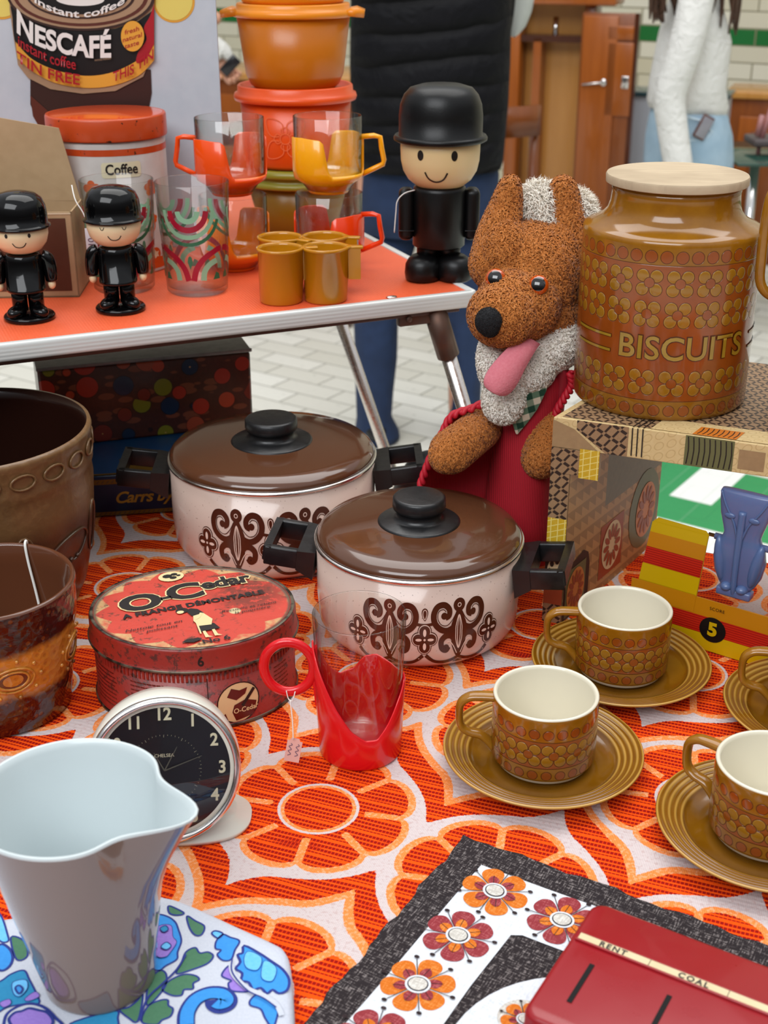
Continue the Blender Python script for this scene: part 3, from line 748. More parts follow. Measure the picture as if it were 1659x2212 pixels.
# ================================================================== ROUND POLISHING-MOP TIN
def rust_f(c):
    n1 = c.noise(26, 5, rough=.65); n2 = c.noise(140, 4, rough=.7); x, y, z = c.xyz()
    base = c.mix('#98281c', '#7c1c13', n1)
    base = c.mix(base, '#3b1a12', n2.gt(.57, .08) * n1.gt(.46, .1) * .85)
    return dict(col=base, rough=n2 * .25 + .25, normal=c.bump(n2, .0006, .4), spec=.5)
m_tinred = mat('worn_red_tin', rust_f)
def lidtop_f(c):
    x, y, z = c.xyz(); n1 = c.noise(22, 5, rough=.65); n2 = c.noise(150, 4, rough=.7); n3 = c.noise(55, 4, vec=c.comb(x + 3.0, y, z))
    th = y.m('ARCTAN2', x * .86); r = hyp(x * .86, y)
    base = c.mix('#cc4434', '#b23426', n1)
    ray = ((th * 14 / 6.2832).frac() - .5); ray = abs(ray)
    star = (r + ray * .019).gt(.0655, .0010) * r.lt(.066)
    base = c.mix(base, c.mix('#d5bd86', '#b08d58', n3), star * n1.gt(.44, .1) * .8)
    patch = (hyp(x - .042, y - .022)).lt(.026, .02) * n2.gt(.44, .06)
    base = c.mix(base, '#6e2a1c', patch * .85)
    base = c.mix(base, '#c9b98e', hyp(x - .034, y + .008).lt(.0045, .0012))
    base = c.mix(base, '#4e2a1a', n2.gt(.59, .06) * n1.gt(.45, .1) * .8); base = c.mix(base, '#55493c', r.gt(.0640, .0015) * .85)
    return dict(col=base, rough=n2 * .3 + .28, normal=c.bump(n2, .0006, .4))
m_lidtop = mat('worn_printed_lid', lidtop_f)
m_rim = mat('bare_metal_edge', lambda c: dict(col=c.mix('#6d6354', '#2b2019', c.noise(80, 4).gt(.5, .15))), metal=.55, rough=.38)
m_tink = mat('worn_black_print', col='#171010', rough=.4); m_tcr = mat('cream_tin_print', col='#dcc592', rough=.4); m_tdk = mat('dark_red_print', col='#5a130e', rough=.4)
ot = thing('round_tin', 'large round worn red metal tin with a printed lid, between brown pot and clock', 'tin', (-.1500, .8955, .0004), 0)
EY = .86
ov = lambda a, r, z: r * math.hypot(math.cos(a), EY * math.sin(a)) if False else r / math.sqrt(math.cos(a) ** 2 + (math.sin(a) / EY) ** 2)
b = MB(); b.lathe([(0, 0), (.0790, 0), (.0805, .0010), (.0805, .0025), (.0788, .0032), (.0788, .0500), (0, .0500)], m_tinred, 128, rad=ov)
for k in range(128):                                                   # crimped neck
    a = 2 * math.pi * k / 128; r = ov(a, .0789, 0); ca, sa = math.cos(a), math.sin(a)
    b.box((-.0004, -.0009, .0425), (.0005, .0009, .0505), m_tinred, T=Matrix.Translation((r * ca, r * sa, 0)) @ Matrix.Rotation(a, 4, 'Z'))
b.lathe([(.0788, .0), (.0808, .0), (.0808, .0026), (.0788, .0028)], m_rim, 128, rad=ov)
ovc = lambda ang, e: (lambda x, y: (lambda a: (ov(a, .0789 + e, 0) * math.cos(a), ov(a, .0789 + e, 0) * math.sin(a), y))(math.radians(ang) + x / .079))
b.stroke(circ(0, .0195, .0185, 30, .0175), .0010, m_tink, ovc(-56, .0006), closed=True, raw=True)
b.patch([circ(0, .0195, .0180, 30, .0170)], m_tcr, ovc(-56, .0004), L=.004)
b.patch([[(-.003, .004), (.013, .006), (.016, .017), (.006, .021), (-.004, .018), (-.006, .012)]], m_tdk, ovc(-56, .0007), L=.004)
b.patch([[(-.010, .026), (-.002, .022), (.006, .026), (.008, .031), (.001, .030), (-.006, .033)]], m_tdk, ovc(-56, .0007), L=.004)
b.patch([[(-.016, .009), (-.012, .012), (-.010, .006), (-.013, .005)]], m_tdk, ovc(-56, .0007), L=.004)
b.stroke([(.003, .016), (.008, .022), (.014, .029)], .0028, m_tink, ovc(-56, .0009))
b.stroke([(-.026, .002), (-.026, .045)], .0006, m_tink, ovc(-56, .0005))
b.text('O-Cedar', .0060, m_tcr, ovc(-56, .0010), at=(.006, .0125), bold=.0001)
rr_ = random.Random(3)
for r_i in range(9):                                                    # small print at the left and right
    for ang, x0 in ((-150, -.014), (-118, -.010)):
        x = x0
        while x < x0 + .030:
            w_ = rr_.uniform(.0015, .0048); b.stroke([(x, .0385 - r_i * .0037), (x + w_, .0385 - r_i * .0037)], .0011, m_tdk, ovc(ang, .0005), n=3); x += w_ + .0009
    x = -.006
    while x < .010:
        w_ = rr_.uniform(.0015, .004); b.stroke([(x, .0375 - r_i * .0037), (x + w_, .0375 - r_i * .0037)], .0012, m_tdk, ovc(-26, .0005), n=3); x += w_ + .0009
b.build('tin_body', ot)
b = MB(); b.lathe([(.0800, .0525), (.0815, .0515), (.0822, .0525), (.0815, .0538), (.0808, .0545), (.0806, .0685), (.0798, .0702), (.078, .0712), (.0765, .0712)], m_tinred, 128, rad=ov)
b.lathe([(.0800, .0510), (.0824, .0510), (.0828, .0525), (.0815, .0535)], m_rim, 128, rad=ov)
b.lathe([(.0770, .0712), (.0790, .0716), (.0798, .0712)], m_rim, 128, rad=ov)
b.lathe([(.0772, .0713), (.0755, .0702), (.0740, .0702), (0, .0708)], m_lidtop, 128, rad=ov)
TA = math.radians(22)
lf = lambda e: flat(.0709, e, rot=TA)
def ocw(x, y): return x, y + .10 * x * x * 3
for txt, sz, at, bo in (('O', .034, (-.0370, .0185), .0016), ('-', .026, (-.0160, .0215), .0006), ('C', .035, (-.0005, .0235), .0014), ('edar', .0225, (.0345, .0290), .0008)):
    b.text(txt, sz, m_tcr, lf(.0003), at=at, bold=bo + .0011, xs=1.18 if sz > .03 else .98, L=.02)
    b.text(txt, sz, m_tink, lf(.0006), at=at, bold=bo, xs=1.18 if sz > .03 else .98, L=.02)
b.text('A FRANGE DÉMONTABLE', .0088, m_tink, lf(.0004), at=(.002, .0010), bold=.0004, xs=1.08, spacing=1.05)
b.text('Nettoie tout en', .0055, m_tink, lf(.0004), at=(-.036, -.0215), shear=.3, xs=1.25); b.text('polissant', .0055, m_tink, lf(.0004), at=(-.031, -.0275), shear=.3, xs=1.25)
b.text('Recueille et retient', .0050, m_tink, lf(.0004), at=(.040, -.0190), shear=.3, xs=1.15); b.text('la poussière', .0050, m_tink, lf(.0004), at=(.041, -.0245), shear=.3, xs=1.2)
b.text('No 6', .0085, m_tink, lf(.0004), at=(.003, -.0590), bold=.0002, xs=1.2)
b.patch([circ(-.004, .0545, .0105, 22, .0085)], m_tcr, lf(.0004)); 
for q in [(-.007, .0555, .004), (-.001, .057, .0028), (-.003, .0515, .0030), (.002, .054, .0018)]: b.patch([circ(q[0], q[1], q[2], 9, q[2] * .8)], m_tink, lf(.0007))
# the woman with the mop
P_ = lambda pts, m, e: b.patch([[(-.004 + (x - .003) * 1.2, -.0285 + (y + .0285) * 1.25) for x, y in pts]], m, lf(e))
P_([(.000, -.011), (.004, -.0095), (.008, -.012), (.0105, -.018), (.0065, -.022), (.002, -.019)], m_tink, .0005)
P_(circ(-.002, -.0105, .0042, 14, .0034), m_tink, .0006); P_(circ(-.0035, -.0125, .0024, 10, .002), m_tcr, .0008)
P_([(.003, -.020), (.010, -.0185), (.0135, -.028), (.011, -.0345), (.003, -.0335), (.0015, -.026)], m_tcr, .0007)
P_([(.002, -.032), (.013, -.033), (.015, -.0405), (.001, -.0405)], m_tink, .0006)
for x in (.0035, .0095): P_([(x, -.040), (x + .0018, -.040), (x + .0022, -.047), (x + .0045, -.0490), (x - .0002, -.0485)], m_tcr, .0006)
b.stroke([(.003, -.0155), (-.001, -.022), (-.0045, -.0235)], .0022, m_tcr, lf(.0009)); b.stroke([(-.0035, -.018), (-.0055, -.047)], .0013, m_tcr, lf(.0008))
P_([(-.012, -.049), (-.008, -.0465), (-.001, -.047), (.001, -.0495), (-.005, -.0515)], m_tink, .0006)
b.build('tin_lid', ot)
b = MB(); b.text('6', .011, m_tink, lambda x, y: (lambda a: (ov(a, .0811, 0) * math.cos(a), ov(a, .0811, 0) * math.sin(a), .0605 + y))(math.radians(-78) + x / .08), bold=.0003, L=.003)
ot.children[-1].data.materials  # keep
b.build('size_number', ot)

# ================================================================== BEAKER IN A RED HOLDER
m_red = mat('red_plastic', col='#d3101a', rough=.22, sss=.15, sssr=(.01, .002, .002), ssss=.3, coat=.2)
bk = thing('tea_glass', 'clear beaker in a bright red plastic holder with a ring handle and paper tag', 'glass', (-.0175, .8055, .0003), 0)
b = MB(); g0 = .0012
b.lathe([(0, g0 + .001), (.0275, g0 + .001), (.0285, g0 + .003), (.0335, .1135), (.0333, .1142), (.0322, .1142), (.0320, .1135), (.0272, g0 + .006), (.0262, g0 + .0045), (0, g0 + .0045)], m_tg, 96)
b.build('beaker', bk, merge=True, recalc=True)
def hold_h(a):                                        # top edge height of the holder around the glass
    pts = [(-180, .092), (-160, .084), (-140, .068), (-120, .050), (-100, .034), (-82, .0265), (-66, .026), (-50, .036), (-30, .052), (-10, .062), (10, .062), (30, .058), (50, .060), (68, .063), (85, .060), (100, .050), (120, .048), (135, .056), (155, .075), (180, .092)]
    return float(np.interp(math.degrees(a), [p[0] for p in pts], [p[1] for p in pts]))
b = MB(); rings = []; N_ = 128
for k in range(N_):
    a = -math.pi + 2 * math.pi * k / N_; h = hold_h(a); ring = []
    ri = lambda z: .0288 + (z - .003) * .00465 / .107 * 1.0
    zs_ = [.0, .0, .002, h * .3, h * .65, h - .001, h, h - .001, h * .65, h * .3, .003, .003]
    rs_ = [.0, .0295, .0305, ri(h * .3) + .0016, ri(h * .65) + .0016, ri(h) + .0016, ri(h) + .0008, ri(h) + .0002, ri(h * .65) + .0002, ri(h * .3) + .0002, .0286, .0]
    rings.append([(r * math.cos(a), r * math.sin(a), z - (0 if i > 1 else 0)) for i, (r, z) in enumerate(zip(rs_, zs_))])
b.loft(rings, m_red, closed=False, cap=False, loop=True)
b.build('holder', bk)
b = MB(); ringp = [(-.0510 + .0180 * math.cos(t_), -.002, .0705 + .0205 * math.sin(t_)) for t_ in np.linspace(0, 2 * math.pi, 40, endpoint=False)]
b.tube(ringp, .0030, m_red, 12, loop=True, flat=1.25)
b.loft([[(-.0305, -.0045, .0885), (-.0305, .0005, .0885), (-.0290, .0005, .030), (-.0290, -.0045, .030)], [(-.036, -.0040, .084), (-.036, 0, .084), (-.0325, 0, .040), (-.0325, -.0040, .040)]], m_red, smooth=False)
b.build('ring_handle', bk)
m_tag = mat('pink_paper_tag', col='#d9a59a', rough=.7)
tg = thing('price_tag', 'small pink handwritten paper tag hanging from the red ring handle', 'tag', (0, 0, 0))
b = MB(); TO = Vector((-.0655, .7850, .0))
b.tube(spline([(-.0705, .7995, .0535), (-.0690, .798, .0475), (-.0660, .796, .0475), (-.0640, .7985, .0535)], 5), .0004, M_string, 6)
b.tube(spline([(-.0678, .797, .0475), (-.0660, .790, .034), (-.0655, .7845, .0215)], 5), .00045, M_string, 6); b.build('thread', tg)
b = MB(); fT = Matrix.Translation((-.0655, .7835, .0135)) @ Matrix.Rotation(math.radians(12), 4, 'Y') @ Matrix.Rotation(math.radians(-28), 4, 'X')
b.prism([(-.0055, -.0085), (.0055, -.0085), (.0055, .0065), (.0038, .0065), (.0028, .0085), (-.0028, .0085), (-.0038, .0065), (-.0055, .0065)], 0, .0004, m_tag, T=fT @ Matrix.Rotation(math.pi / 2, 4, 'X'))
hw = lambda x, y: tuple(fT @ Matrix.Rotation(math.pi / 2, 4, 'X') @ Vector((x, y, .0007)))
m_ballp = mat('ballpoint', col='#6a4a60', rough=.6)
for x0 in (-.0026, .0026): b.stroke([(x0 + .0012 * math.sin(i * 2.1), .0045 - i * .0011) for i in range(9)], .0005, m_ballp, hw)
b.build('tag_card', tg)

# ================================================================== ALARM CLOCK
m_dial = mat('black_dial', lambda c: dict(col=c.mix('#07070a', '#141420', c.noise(20, 2))), rough=.35)
m_num = mat('aged_ivory_numerals', col='#cfc9ac', rough=.5)
m_cream = mat('ivory_enamel', col='#dcd9cd', rough=.22, coat=.3)
m_clear = mat('clock_crystal', col='#ffffff', rough=.0, trans=1.0, ior=1.45)
ck = thing('alarm_clock', 'round white and chrome alarm clock with black dial, partly hidden by the jug', 'clock', (0, 0, 0))
ckn = Vector((.17, -.94, .28)).normalized(); CKC = Vector((-.1440, .7050, .0510))
ux_ = Vector((1, 0, 0)); ux_ = (ux_ - ckn * ux_.dot(ckn)).normalized(); uy_ = ckn.cross(ux_)
CT = Matrix(((ux_.x, uy_.x, ckn.x, CKC.x), (ux_.y, uy_.y, ckn.y, CKC.y), (ux_.z, uy_.z, ckn.z, CKC.z), (0, 0, 0, 1)))
b = MB(); b.lathe([(0, -.042), (.026, -.0415), (.042, -.038), (.0490, -.030), (.0505, -.018), (.0500, -.006), (.0480, -.001), (.043, -.001)], m_cream, 96, T=CT); b.build('case', ck)
b = MB(); b.lathe([(.0445, -.003), (.0485, -.003), (.0500, -.0005), (.0496, .002), (.0478, .0034), (.0462, .003), (.0452, .0005), (.0446, -.002)], M_chrome, 96, T=CT); b.build('bezel', ck)
cf = lambda e: (lambda x, y: tuple(CT @ Vector((x, y, -.0022 + e))))
b = MB(); b.patch([circ(0, 0, .0450, 64)], m_dial, cf(0))
for i in range(1, 13):
    a = math.radians(90 - 30 * i); b.text(str(i), .0118, m_num, cf(.0003), at=(.0378 * math.cos(a), .0378 * math.sin(a)), bold=.0003, xs=.9)
for i in range(60):
    a = math.radians(6 * i); q = .0235 if i % 5 else .0225
    b.stroke([(q * math.cos(a), q * math.sin(a)), (.0243 * math.cos(a), .0243 * math.sin(a))], .00012, m_num, cf(.0002), raw=True)
b.text('CHELSEA', .0032, m_num, cf(.0002), at=(0, .010))
b.build('dial', ck)
for nm, ang, ln in (('hour_hand', 62, .018), ('minute_hand', 20, .026), ('alarm_hand', 118, .014)):
    a = math.radians(ang); b = MB(); b.stroke([(0, 0), (ln * math.cos(a), ln * math.sin(a))], lambda t: .0009 - .0005 * t, mat(nm, col='#57564e', rough=.4), cf(.0010), raw=True); b.build(nm, ck)
b = MB(); b.lathe([(0, .0020), (.030, .0014), (.0450, .0)], m_tg, 64, T=CT); b.build('crystal', ck)
b = MB(); b.loft([[(x, y, z) for x, y in circ(-.142, .729, 1, 48) and [(-.140 + (.0495 if z < .004 else .040) * math.copysign(abs(math.cos(t)) ** .8, math.cos(t)), .722 + (.030 if z < .004 else .020) * math.copysign(abs(math.sin(t)) ** .8, math.sin(t))) for t in np.linspace(0, 2 * math.pi, 48, endpoint=False)]] for z in (.0004, .003, .0045, .008)], m_cream)
b.build('foot', ck)

# ================================================================== JUG
m_jug = mat('grey_brown_melamine', col='#7a665c', rough=.10, coat=.6, coatr=.03)
m_jugin = mat('white_melamine', col='#c6d0d2', rough=.2)
jg = thing('milk_jug', 'tall glossy grey-brown jug with a white inside and pointed pouring lip', 'jug', (-.1610, .5635, .0128), 0)
JH = .118
def jugring(z, inner=0, N=96):
    t = z / JH; R0 = .0310 + (.0225) * t ** 1.05 - inner; cx_, cy_ = -.008 * t, .009 * t; out = []
    for k in range(N):
        a = 2 * math.pi * k / N; d = (a - math.radians(-15) + math.pi) % (2 * math.pi) - math.pi
        lip = max(0, (t - .45) / .55) ** 1.8
        r = R0 + .0205 * lip * math.exp(-(d / .29) ** 2) - .0040 * lip * (math.exp(-((d - .62) / .26) ** 2) + math.exp(-((d + .62) / .26) ** 2))
        zz = z + (.0010 * lip * math.exp(-(d / .3) ** 2) if z > .9 * JH else 0)
        out.append((cx_ + r * math.cos(a), cy_ + r * math.sin(a), zz))
    return out
zs_ = [0, .0008, .0025, .008, .02, .035, .05, .065, .08, .09, .1, .108, .114, .1165]
b = MB(); rg = [[(.0295 / .031 * x, .0295 / .031 * y, z) for x, y, z in jugring(0)]] + [jugring(z) for z in zs_[1:]]
b.loft([[(0, 0, .0)] * 96] + rg, m_jug, cap=False)
b.build('jug_body', jg)
b = MB(); b.loft([jugring(.1165), jugring(JH, .0002), jugring(JH + .0006, .0012), jugring(JH, .0022)] + [jugring(z, .0026) for z in zs_[::-1][1:] if z > .004] + [[(0, 0, .005)] * 96], m_jugin, cap=False)
b.build('lining', jg)

# ================================================================== BLUE FLORAL PAD
m_blw = mat('blue_cloth_white', lambda c: dict(col=c.mix('#ccd0da', '#b6bdcc', (c.noise(700, 2))), normal=c.bump(c.noise(900, 2), .0004, .5)), rough=.85)
def fab(name, a, b_): return mat(name, lambda c: dict(col=c.mix(a, b_, c.noise(500, 2)), normal=c.bump(c.noise(900, 2), .0004, .5)), rough=.85)
m_bnavy = fab('print_navy', '#1d2c7a', '#26368a'); m_bblue = fab('print_blue', '#2a86d6', '#3b97e2'); m_bsky = fab('print_sky', '#56b0ea', '#77c4f2')
m_bpur = fab('print_purple', '#8a6cc4', '#9c80d2'); m_bgrn = fab('print_green', '#3f6f52', '#4c7c5e'); m_btl = fab('print_teal', '#1f7fb0', '#2a8fbe')
PZ = .0125
po = [(-.40, .585), (-.235, .609), (-.150, .6285), (-.134, .6290), (-.118, .6220), (-.090, .6050), (-.0660, .5905), (-.0585, .5840), (-.0548, .572), (-.0515, .545), (-.0475, .50), (-.044, .46), (-.044, .36), (-.40, .36)]
pd_o = spline(po[:12], 6) + [po[12], po[13]]
def inset(poly, d):
    out = []; N = len(poly)
    for i in range(N):
        p, q, r = Vector(poly[i - 1][:2]), Vector(poly[i][:2]), Vector(poly[(i + 1) % N][:2])
        t = ((q - p).normalized() + (r - q).normalized()); t = t.normalized() if t.length > 1e-6 else Vector((1, 0)); n = Vector((t.y, -t.x))
        out.append(tuple(q + n * d))
    return out
b = MB(); rgs = [[(x, y, z) for x, y in inset(pd_o, d)] for d, z in ((-.001, .0002), (-.0015, .003), (-.0012, .008), (0, .011), (.0025, PZ), (.006, PZ + .0004))]
b.loft(rgs, m_blw, cap=False); b.patch([inset(pd_o, .006)], m_blw, lambda x, y: (x, y, PZ + .0004))
pz = lambda e: (lambda x, y: (x, y, PZ + .0005 + e * .00015))
import itertools
def zpt(px, py):                                         # table-top point seen at this place in the photo (used for tracing prints)
    u = (px - CX) / FPX; v = -(py - CY) / FPX; c_, s_ = math.cos(PITCH), math.sin(PITCH)
    t = (PZ - CAMH) / (-s_ + v * c_); return (u * t, (c_ + v * s_) * t)
def inside_pad(p): return p[0] < -.0565 - max(0, .57 - p[1]) * .05 * -1 or True
def shape(pts, m, lvl=0, out=.0011, closed=True, n=5):
    w_ = [zpt(x * .3979, 1780 + y * .3979) for x, y in pts]
    s = spline(w_, n, True)
    b.patch([s], m, pz(1 + lvl * 4)); b.stroke(s, out, m_bnavy, pz(2 + lvl * 4), closed=True, raw=True)
def line(pts, m, wd, lvl=1, n=5):
    b.stroke([zpt(x * .3979, 1780 + y * .3979) for x, y in pts], wd, m, pz(3 + lvl * 4), n=n)
line([(760, 1080), (800, 960), (880, 880), (960, 800), (1010, 720)], m_bnavy, .0012)
shape([(960, 818), (985, 760), (1010, 700), (1060, 676), (1085, 705), (1130, 700), (1158, 722), (1130, 760), (1060, 790)], m_bgrn)
shape([(880, 900), (930, 850), (1000, 822), (1060, 828), (1082, 850), (1050, 870), (1048, 900), (1000, 905), (985, 935), (930, 935)], m_bgrn)
shape([(800, 990), (805, 880), (840, 820), (880, 800), (905, 830), (890, 900)], m_bgrn)
shape([(770, 1080), (800, 1000), (860, 965), (910, 960), (915, 990), (940, 1010), (925, 1050), (880, 1070), (850, 1095)], m_bgrn)
shape([(650, 1015), (700, 1000), (750, 960), (775, 920), (770, 990), (745, 1080), (700, 1060)], m_bgrn)
shape([(1015, 505), (1060, 530), (1110, 560), (1095, 605), (1060, 608), (1030, 570)], m_bgrn)
shape([(915, 450), (960, 465), (1000, 490), (960, 500), (920, 488)], m_bgrn)
shape([(850, 500), (905, 505), (950, 535), (970, 580), (985, 640), (965, 700), (960, 740), (900, 775), (860, 800), (800, 760), (800, 560)], m_bblue, 0)
shape([(870, 560), (930, 560), (940, 620), (960, 650), (930, 700), (900, 730), (850, 720), (850, 600)], m_bpur, 1, .0003)
shape([(875, 680), (905, 655), (930, 675), (905, 695)], m_bsky, 2, .0006); shape([(870, 580), (900, 565), (915, 585), (890, 600)], m_btl, 2, .0006)
shape([(1150, 600), (1170, 585), (1210, 600), (1185, 625)], m_bsky)
shape([(1175, 640), (1210, 605), (1250, 620), (1300, 640), (1275, 690), (1255, 740), (1210, 745), (1180, 715), (1200, 690), (1170, 680)], m_bblue)
shape([(1325, 665), (1400, 702), (1470, 748), (1535, 795), (1570, 850), (1560, 905), (1515, 925), (1480, 905), (1450, 925), (1415, 895), (1375, 905), (1350, 865), (1310, 855), (1315, 815), (1280, 790), (1305, 755), (1290, 715), (1318, 705)], m_bblue, 0, .0016, n=3)
shape([(1350, 700), (1420, 735), (1400, 800), (1340, 790), (1325, 740)], m_bsky, 1, .0003); shape([(1440, 750), (1500, 790), (1480, 860), (1425, 850), (1420, 800)], m_bsky, 1, .0003); shape([(560, 700), (640, 640), (720, 660), (760, 720), (700, 780), (600, 770)], m_btl); shape([(420, 760), (500, 720), (560, 790), (500, 860), (430, 840)], m_bpur); shape([(200, 620), (300, 590), (380, 640), (340, 720), (240, 730)], m_bblue); shape([(60, 620), (130, 640), (150, 720), (90, 740)], m_bgrn)
shape([(1225, 790), (1255, 770), (1260, 800), (1290, 850), (1350, 910), (1290, 915), (1250, 905), (1240, 870), (1255, 855), (1205, 830)], m_bpur)
line([(1255, 770), (1270, 830), (1340, 900), (1430, 940), (1500, 990), (1530, 1050)], m_blw, .0030, 1); line([(1262, 745), (1262, 820), (1340, 915), (1430, 960), (1500, 1010)], m_bnavy, .0008, 2)
shape([(1360, 960), (1400, 930), (1460, 950), (1510, 990), (1505, 1050), (1480, 1110), (1440, 1060), (1415, 1010), (1360, 990)], m_bblue)
line([(1010, 1100), (1015, 1030), (1060, 960), (1130, 925), (1200, 925), (1240, 955), (1235, 985), (1195, 1000), (1165, 985), (1160, 960)], m_bnavy, .0098, 0); line([(1015, 1100), (1020, 1030), (1062, 965), (1130, 932), (1198, 932), (1230, 957), (1226, 978), (1195, 988), (1172, 978)], m_bblue, .0074, 1)
shape([(0, 860), (60, 820), (130, 800), (160, 850), (200, 930), (210, 980), (120, 985), (40, 1000), (-60, 1040), (-120, 900)], m_btl)
shape([(70, 870), (140, 855), (150, 900), (110, 945), (75, 930)], m_bsky, 1, .0004); shape([(85, 905), (105, 890), (125, 910), (105, 935)], m_bblue, 2)
shape([(135, 960), (190, 920), (215, 945), (160, 970)], m_bpur, 1, .0003); shape([(0, 980), (50, 960), (60, 985), (20, 1005)], m_bpur, 1, .0003)
shape([(30, 1060), (80, 1010), (160, 985), (240, 1005), (300, 1060), (340, 1120), (200, 1190), (40, 1150)], m_blw, 1, .0018)
shape([(50, 1080), (80, 1040), (120, 1030), (160, 1015), (210, 1025), (260, 1040), (290, 1090), (240, 1130), (100, 1130)], m_bpur, 2, .0016)
shape([(-30, 480), (10, 510), (40, 600), (45, 640), (0, 640), (-60, 560)], m_bsky); shape([(0, 660), (50, 680), (70, 730), (50, 780), (0, 800), (-60, 740)], m_bblue, 0, .0016)
shape([(620, 1020), (640, 1060), (630, 1130), (480, 1130), (380, 1090)], m_btl, 0)
pdo = b.build('folded_cloth'); tag(pdo, 'blue, white and green flower print cloth folded under the tall jug', 'cloth')

# ================================================================== BLACK TEA TOWEL
def linen(name, a, b_, th=.56, amt=.8):
    def fn(c):
        x, y, z = c.xyz(); p = math.radians(-30.4); u = x * math.cos(p) + y * math.sin(p); v = y * math.cos(p) - x * math.sin(p)
        n1 = c.noise(1, 3, vec=c.comb(u * 160, v * 1100, 0.0)); n2 = c.noise(1, 3, vec=c.comb(u * 1100, v * 160, 5.0)); n3 = c.noise(14, 2)
        f = (n1 + n2) * .5
        return dict(col=c.mix(a, b_, f.gt(th, .1) * amt), normal=c.bump(f + ((u / .0016).sin() * (v / .0016).sin()) * .1, .0006, .6))
    return mat(name, fn, rough=.9, spec=.2)
m_tdark = linen('charcoal_linen', '#292325', '#938a88', .57, .75); m_twht = linen('white_linen', '#d6dae0', '#b2b9c6', .55, .5)
m_tor = linen('orange_print_linen', '#c8691c', '#e39a54', .55, .6); m_tmar = linen('maroon_print_linen', '#8a3238', '#b8686a', .55, .6); m_tgrey = linen('grey_print_linen', '#b9b4ac', '#e2dfd8', .52, .7); m_tln = linen('dark_line_linen', '#2e2426', '#4a3d3e')
TW0 = (.0545, .7021); TE1 = (.8625, -.5060); TE2 = (-.5222, -.8528)
def tw(e):
    return lambda x, y: (TW0[0] + TE1[0] * x + TE2[0] * y, TW0[1] + TE1[1] * x + TE2[1] * y, .0013 + .0009 * math.sin(x * 40 + 1) * math.sin(y * 33) + .0008 * math.exp(-((x - .09) / .03) ** 2 - (y / .02) ** 2) + e)
b = MB(); N1, N2 = 44, 40; SX_, SY_ = .36, .30
ed = lambda i: .0012 * math.sin(i * .9) + .0008 * math.sin(i * 2.3)
gr = []; 
for e_ in (0,):
    for i in range(N1 + 1):
        row = []
        for j in range(N2 + 1):
            x = SX_ * i / N1; y = SY_ * j / N2 + (ed(i) if j == 0 else 0); x = x + (ed(j + 5) if i == 0 else 0); row.append(tw(0)(x, y))
        gr.append(row)
b.loft([[(p[0], p[1], p[2]) for p in row] for row in gr], m_tdark, closed=False, cap=False)
edge = [gr[i][0] for i in range(N1 + 1)]; b.loft([edge, [(x, y, .0004) for x, y, z in edge]], m_tdark, closed=False, cap=False)
edge = [gr[0][j] for j in range(N2 + 1)]; b.loft([edge, [(x, y, .0004) for x, y, z in edge]], m_tdark, closed=False, cap=False)
def blob(pts): return spline(pts, 5, True)
b.patch([[(.0235, .0225), (.10, .0205), (.20, .0215), (.30, .021), (.345, .021), (.345, .066), (.25, .0665), (.12, .0655), (.074, .0665), (.068, .070), (.067, .12), (.0685, .2), (.067, .28), (.022, .28), (.0205, .18), (.022, .10)]], m_twht, tw(.0004), L=.012)
b.patch([circ(.150, .150, .0765, 48)], m_twht, tw(.0004), L=.012)
def tflower(x, y, ra, big, small, s=1.0, lvl=.0006):
    for k in range(6):
        a = ra + k * math.pi / 3; c_, s_ = math.cos(a), math.sin(a)
        pt = lambda r, t: (x + s * (r * c_ - t * s_), y + s * (r * s_ + t * c_))
        b.patch([blob([pt(.004, -.001), pt(.010, -.0055), pt(.0165, -.0072), pt(.0208, -.0040), pt(.0212, .0030), pt(.0168, .0070), pt(.010, .0052), pt(.004, .001)])], big, tw(lvl + .00008 * (k % 3)))
        b.patch([blob([pt(.004, -.001), pt(.009, -.0035), pt(.0128, -.0022), pt(.0140, 0), pt(.0128, .0022), pt(.009, .0035)])], small, tw(lvl + .0004))
        b.stroke([pt(.007, -.0005), pt(.0145, .0005)], .0004, m_tln, tw(lvl + .00055), n=2)
        a += math.pi / 6; c_, s_ = math.cos(a), math.sin(a)
        b.stroke([pt(.006, 0), pt(.0205, 0)], .0005, m_tln, tw(lvl + .0005), n=2)
        b.patch([circ(*pt(.0222, 0), .0017 * s, 10, .0013 * s)], m_tln, tw(lvl + .0006))
    b.patch([circ(x, y, .0076 * s, 24, .0070 * s)], m_twht, tw(lvl + .0007)); b.patch([circ(x, y, .0062 * s, 24, .0056 * s)], m_tln, tw(lvl + .0009)); b.patch([circ(x, y, .0055 * s, 24, .0049 * s)], m_tgrey, tw(lvl + .0011))
for i in range(6):
    A_, B_ = (m_tor, m_tmar) if i % 2 == 0 else (m_tmar, m_tor); tflower(.0425 - .001 * i, .0410 + i * .0465, .25 * i, A_, B_)
for i in range(1, 6):
    A_, B_ = (m_tor, m_tmar) if i % 2 == 0 else (m_tmar, m_tor); tflower(.0425 + i * .0465, .0425, .4 * i, A_, B_)
for k in range(7):
    a = 2 * math.pi * k / 7; b.patch([circ(.150 + .052 * math.cos(a), .150 + .052 * math.sin(a), .014, 20)], m_tgrey, tw(.0008)); tflower(.150 + .050 * math.cos(a), .150 + .050 * math.sin(a), a, m_tor, m_tmar, .62, .0010)
twl = b.build('tea_towel'); tag(twl, 'charcoal linen tea towel with orange and maroon flowers, under the red tin box', 'tea towel')

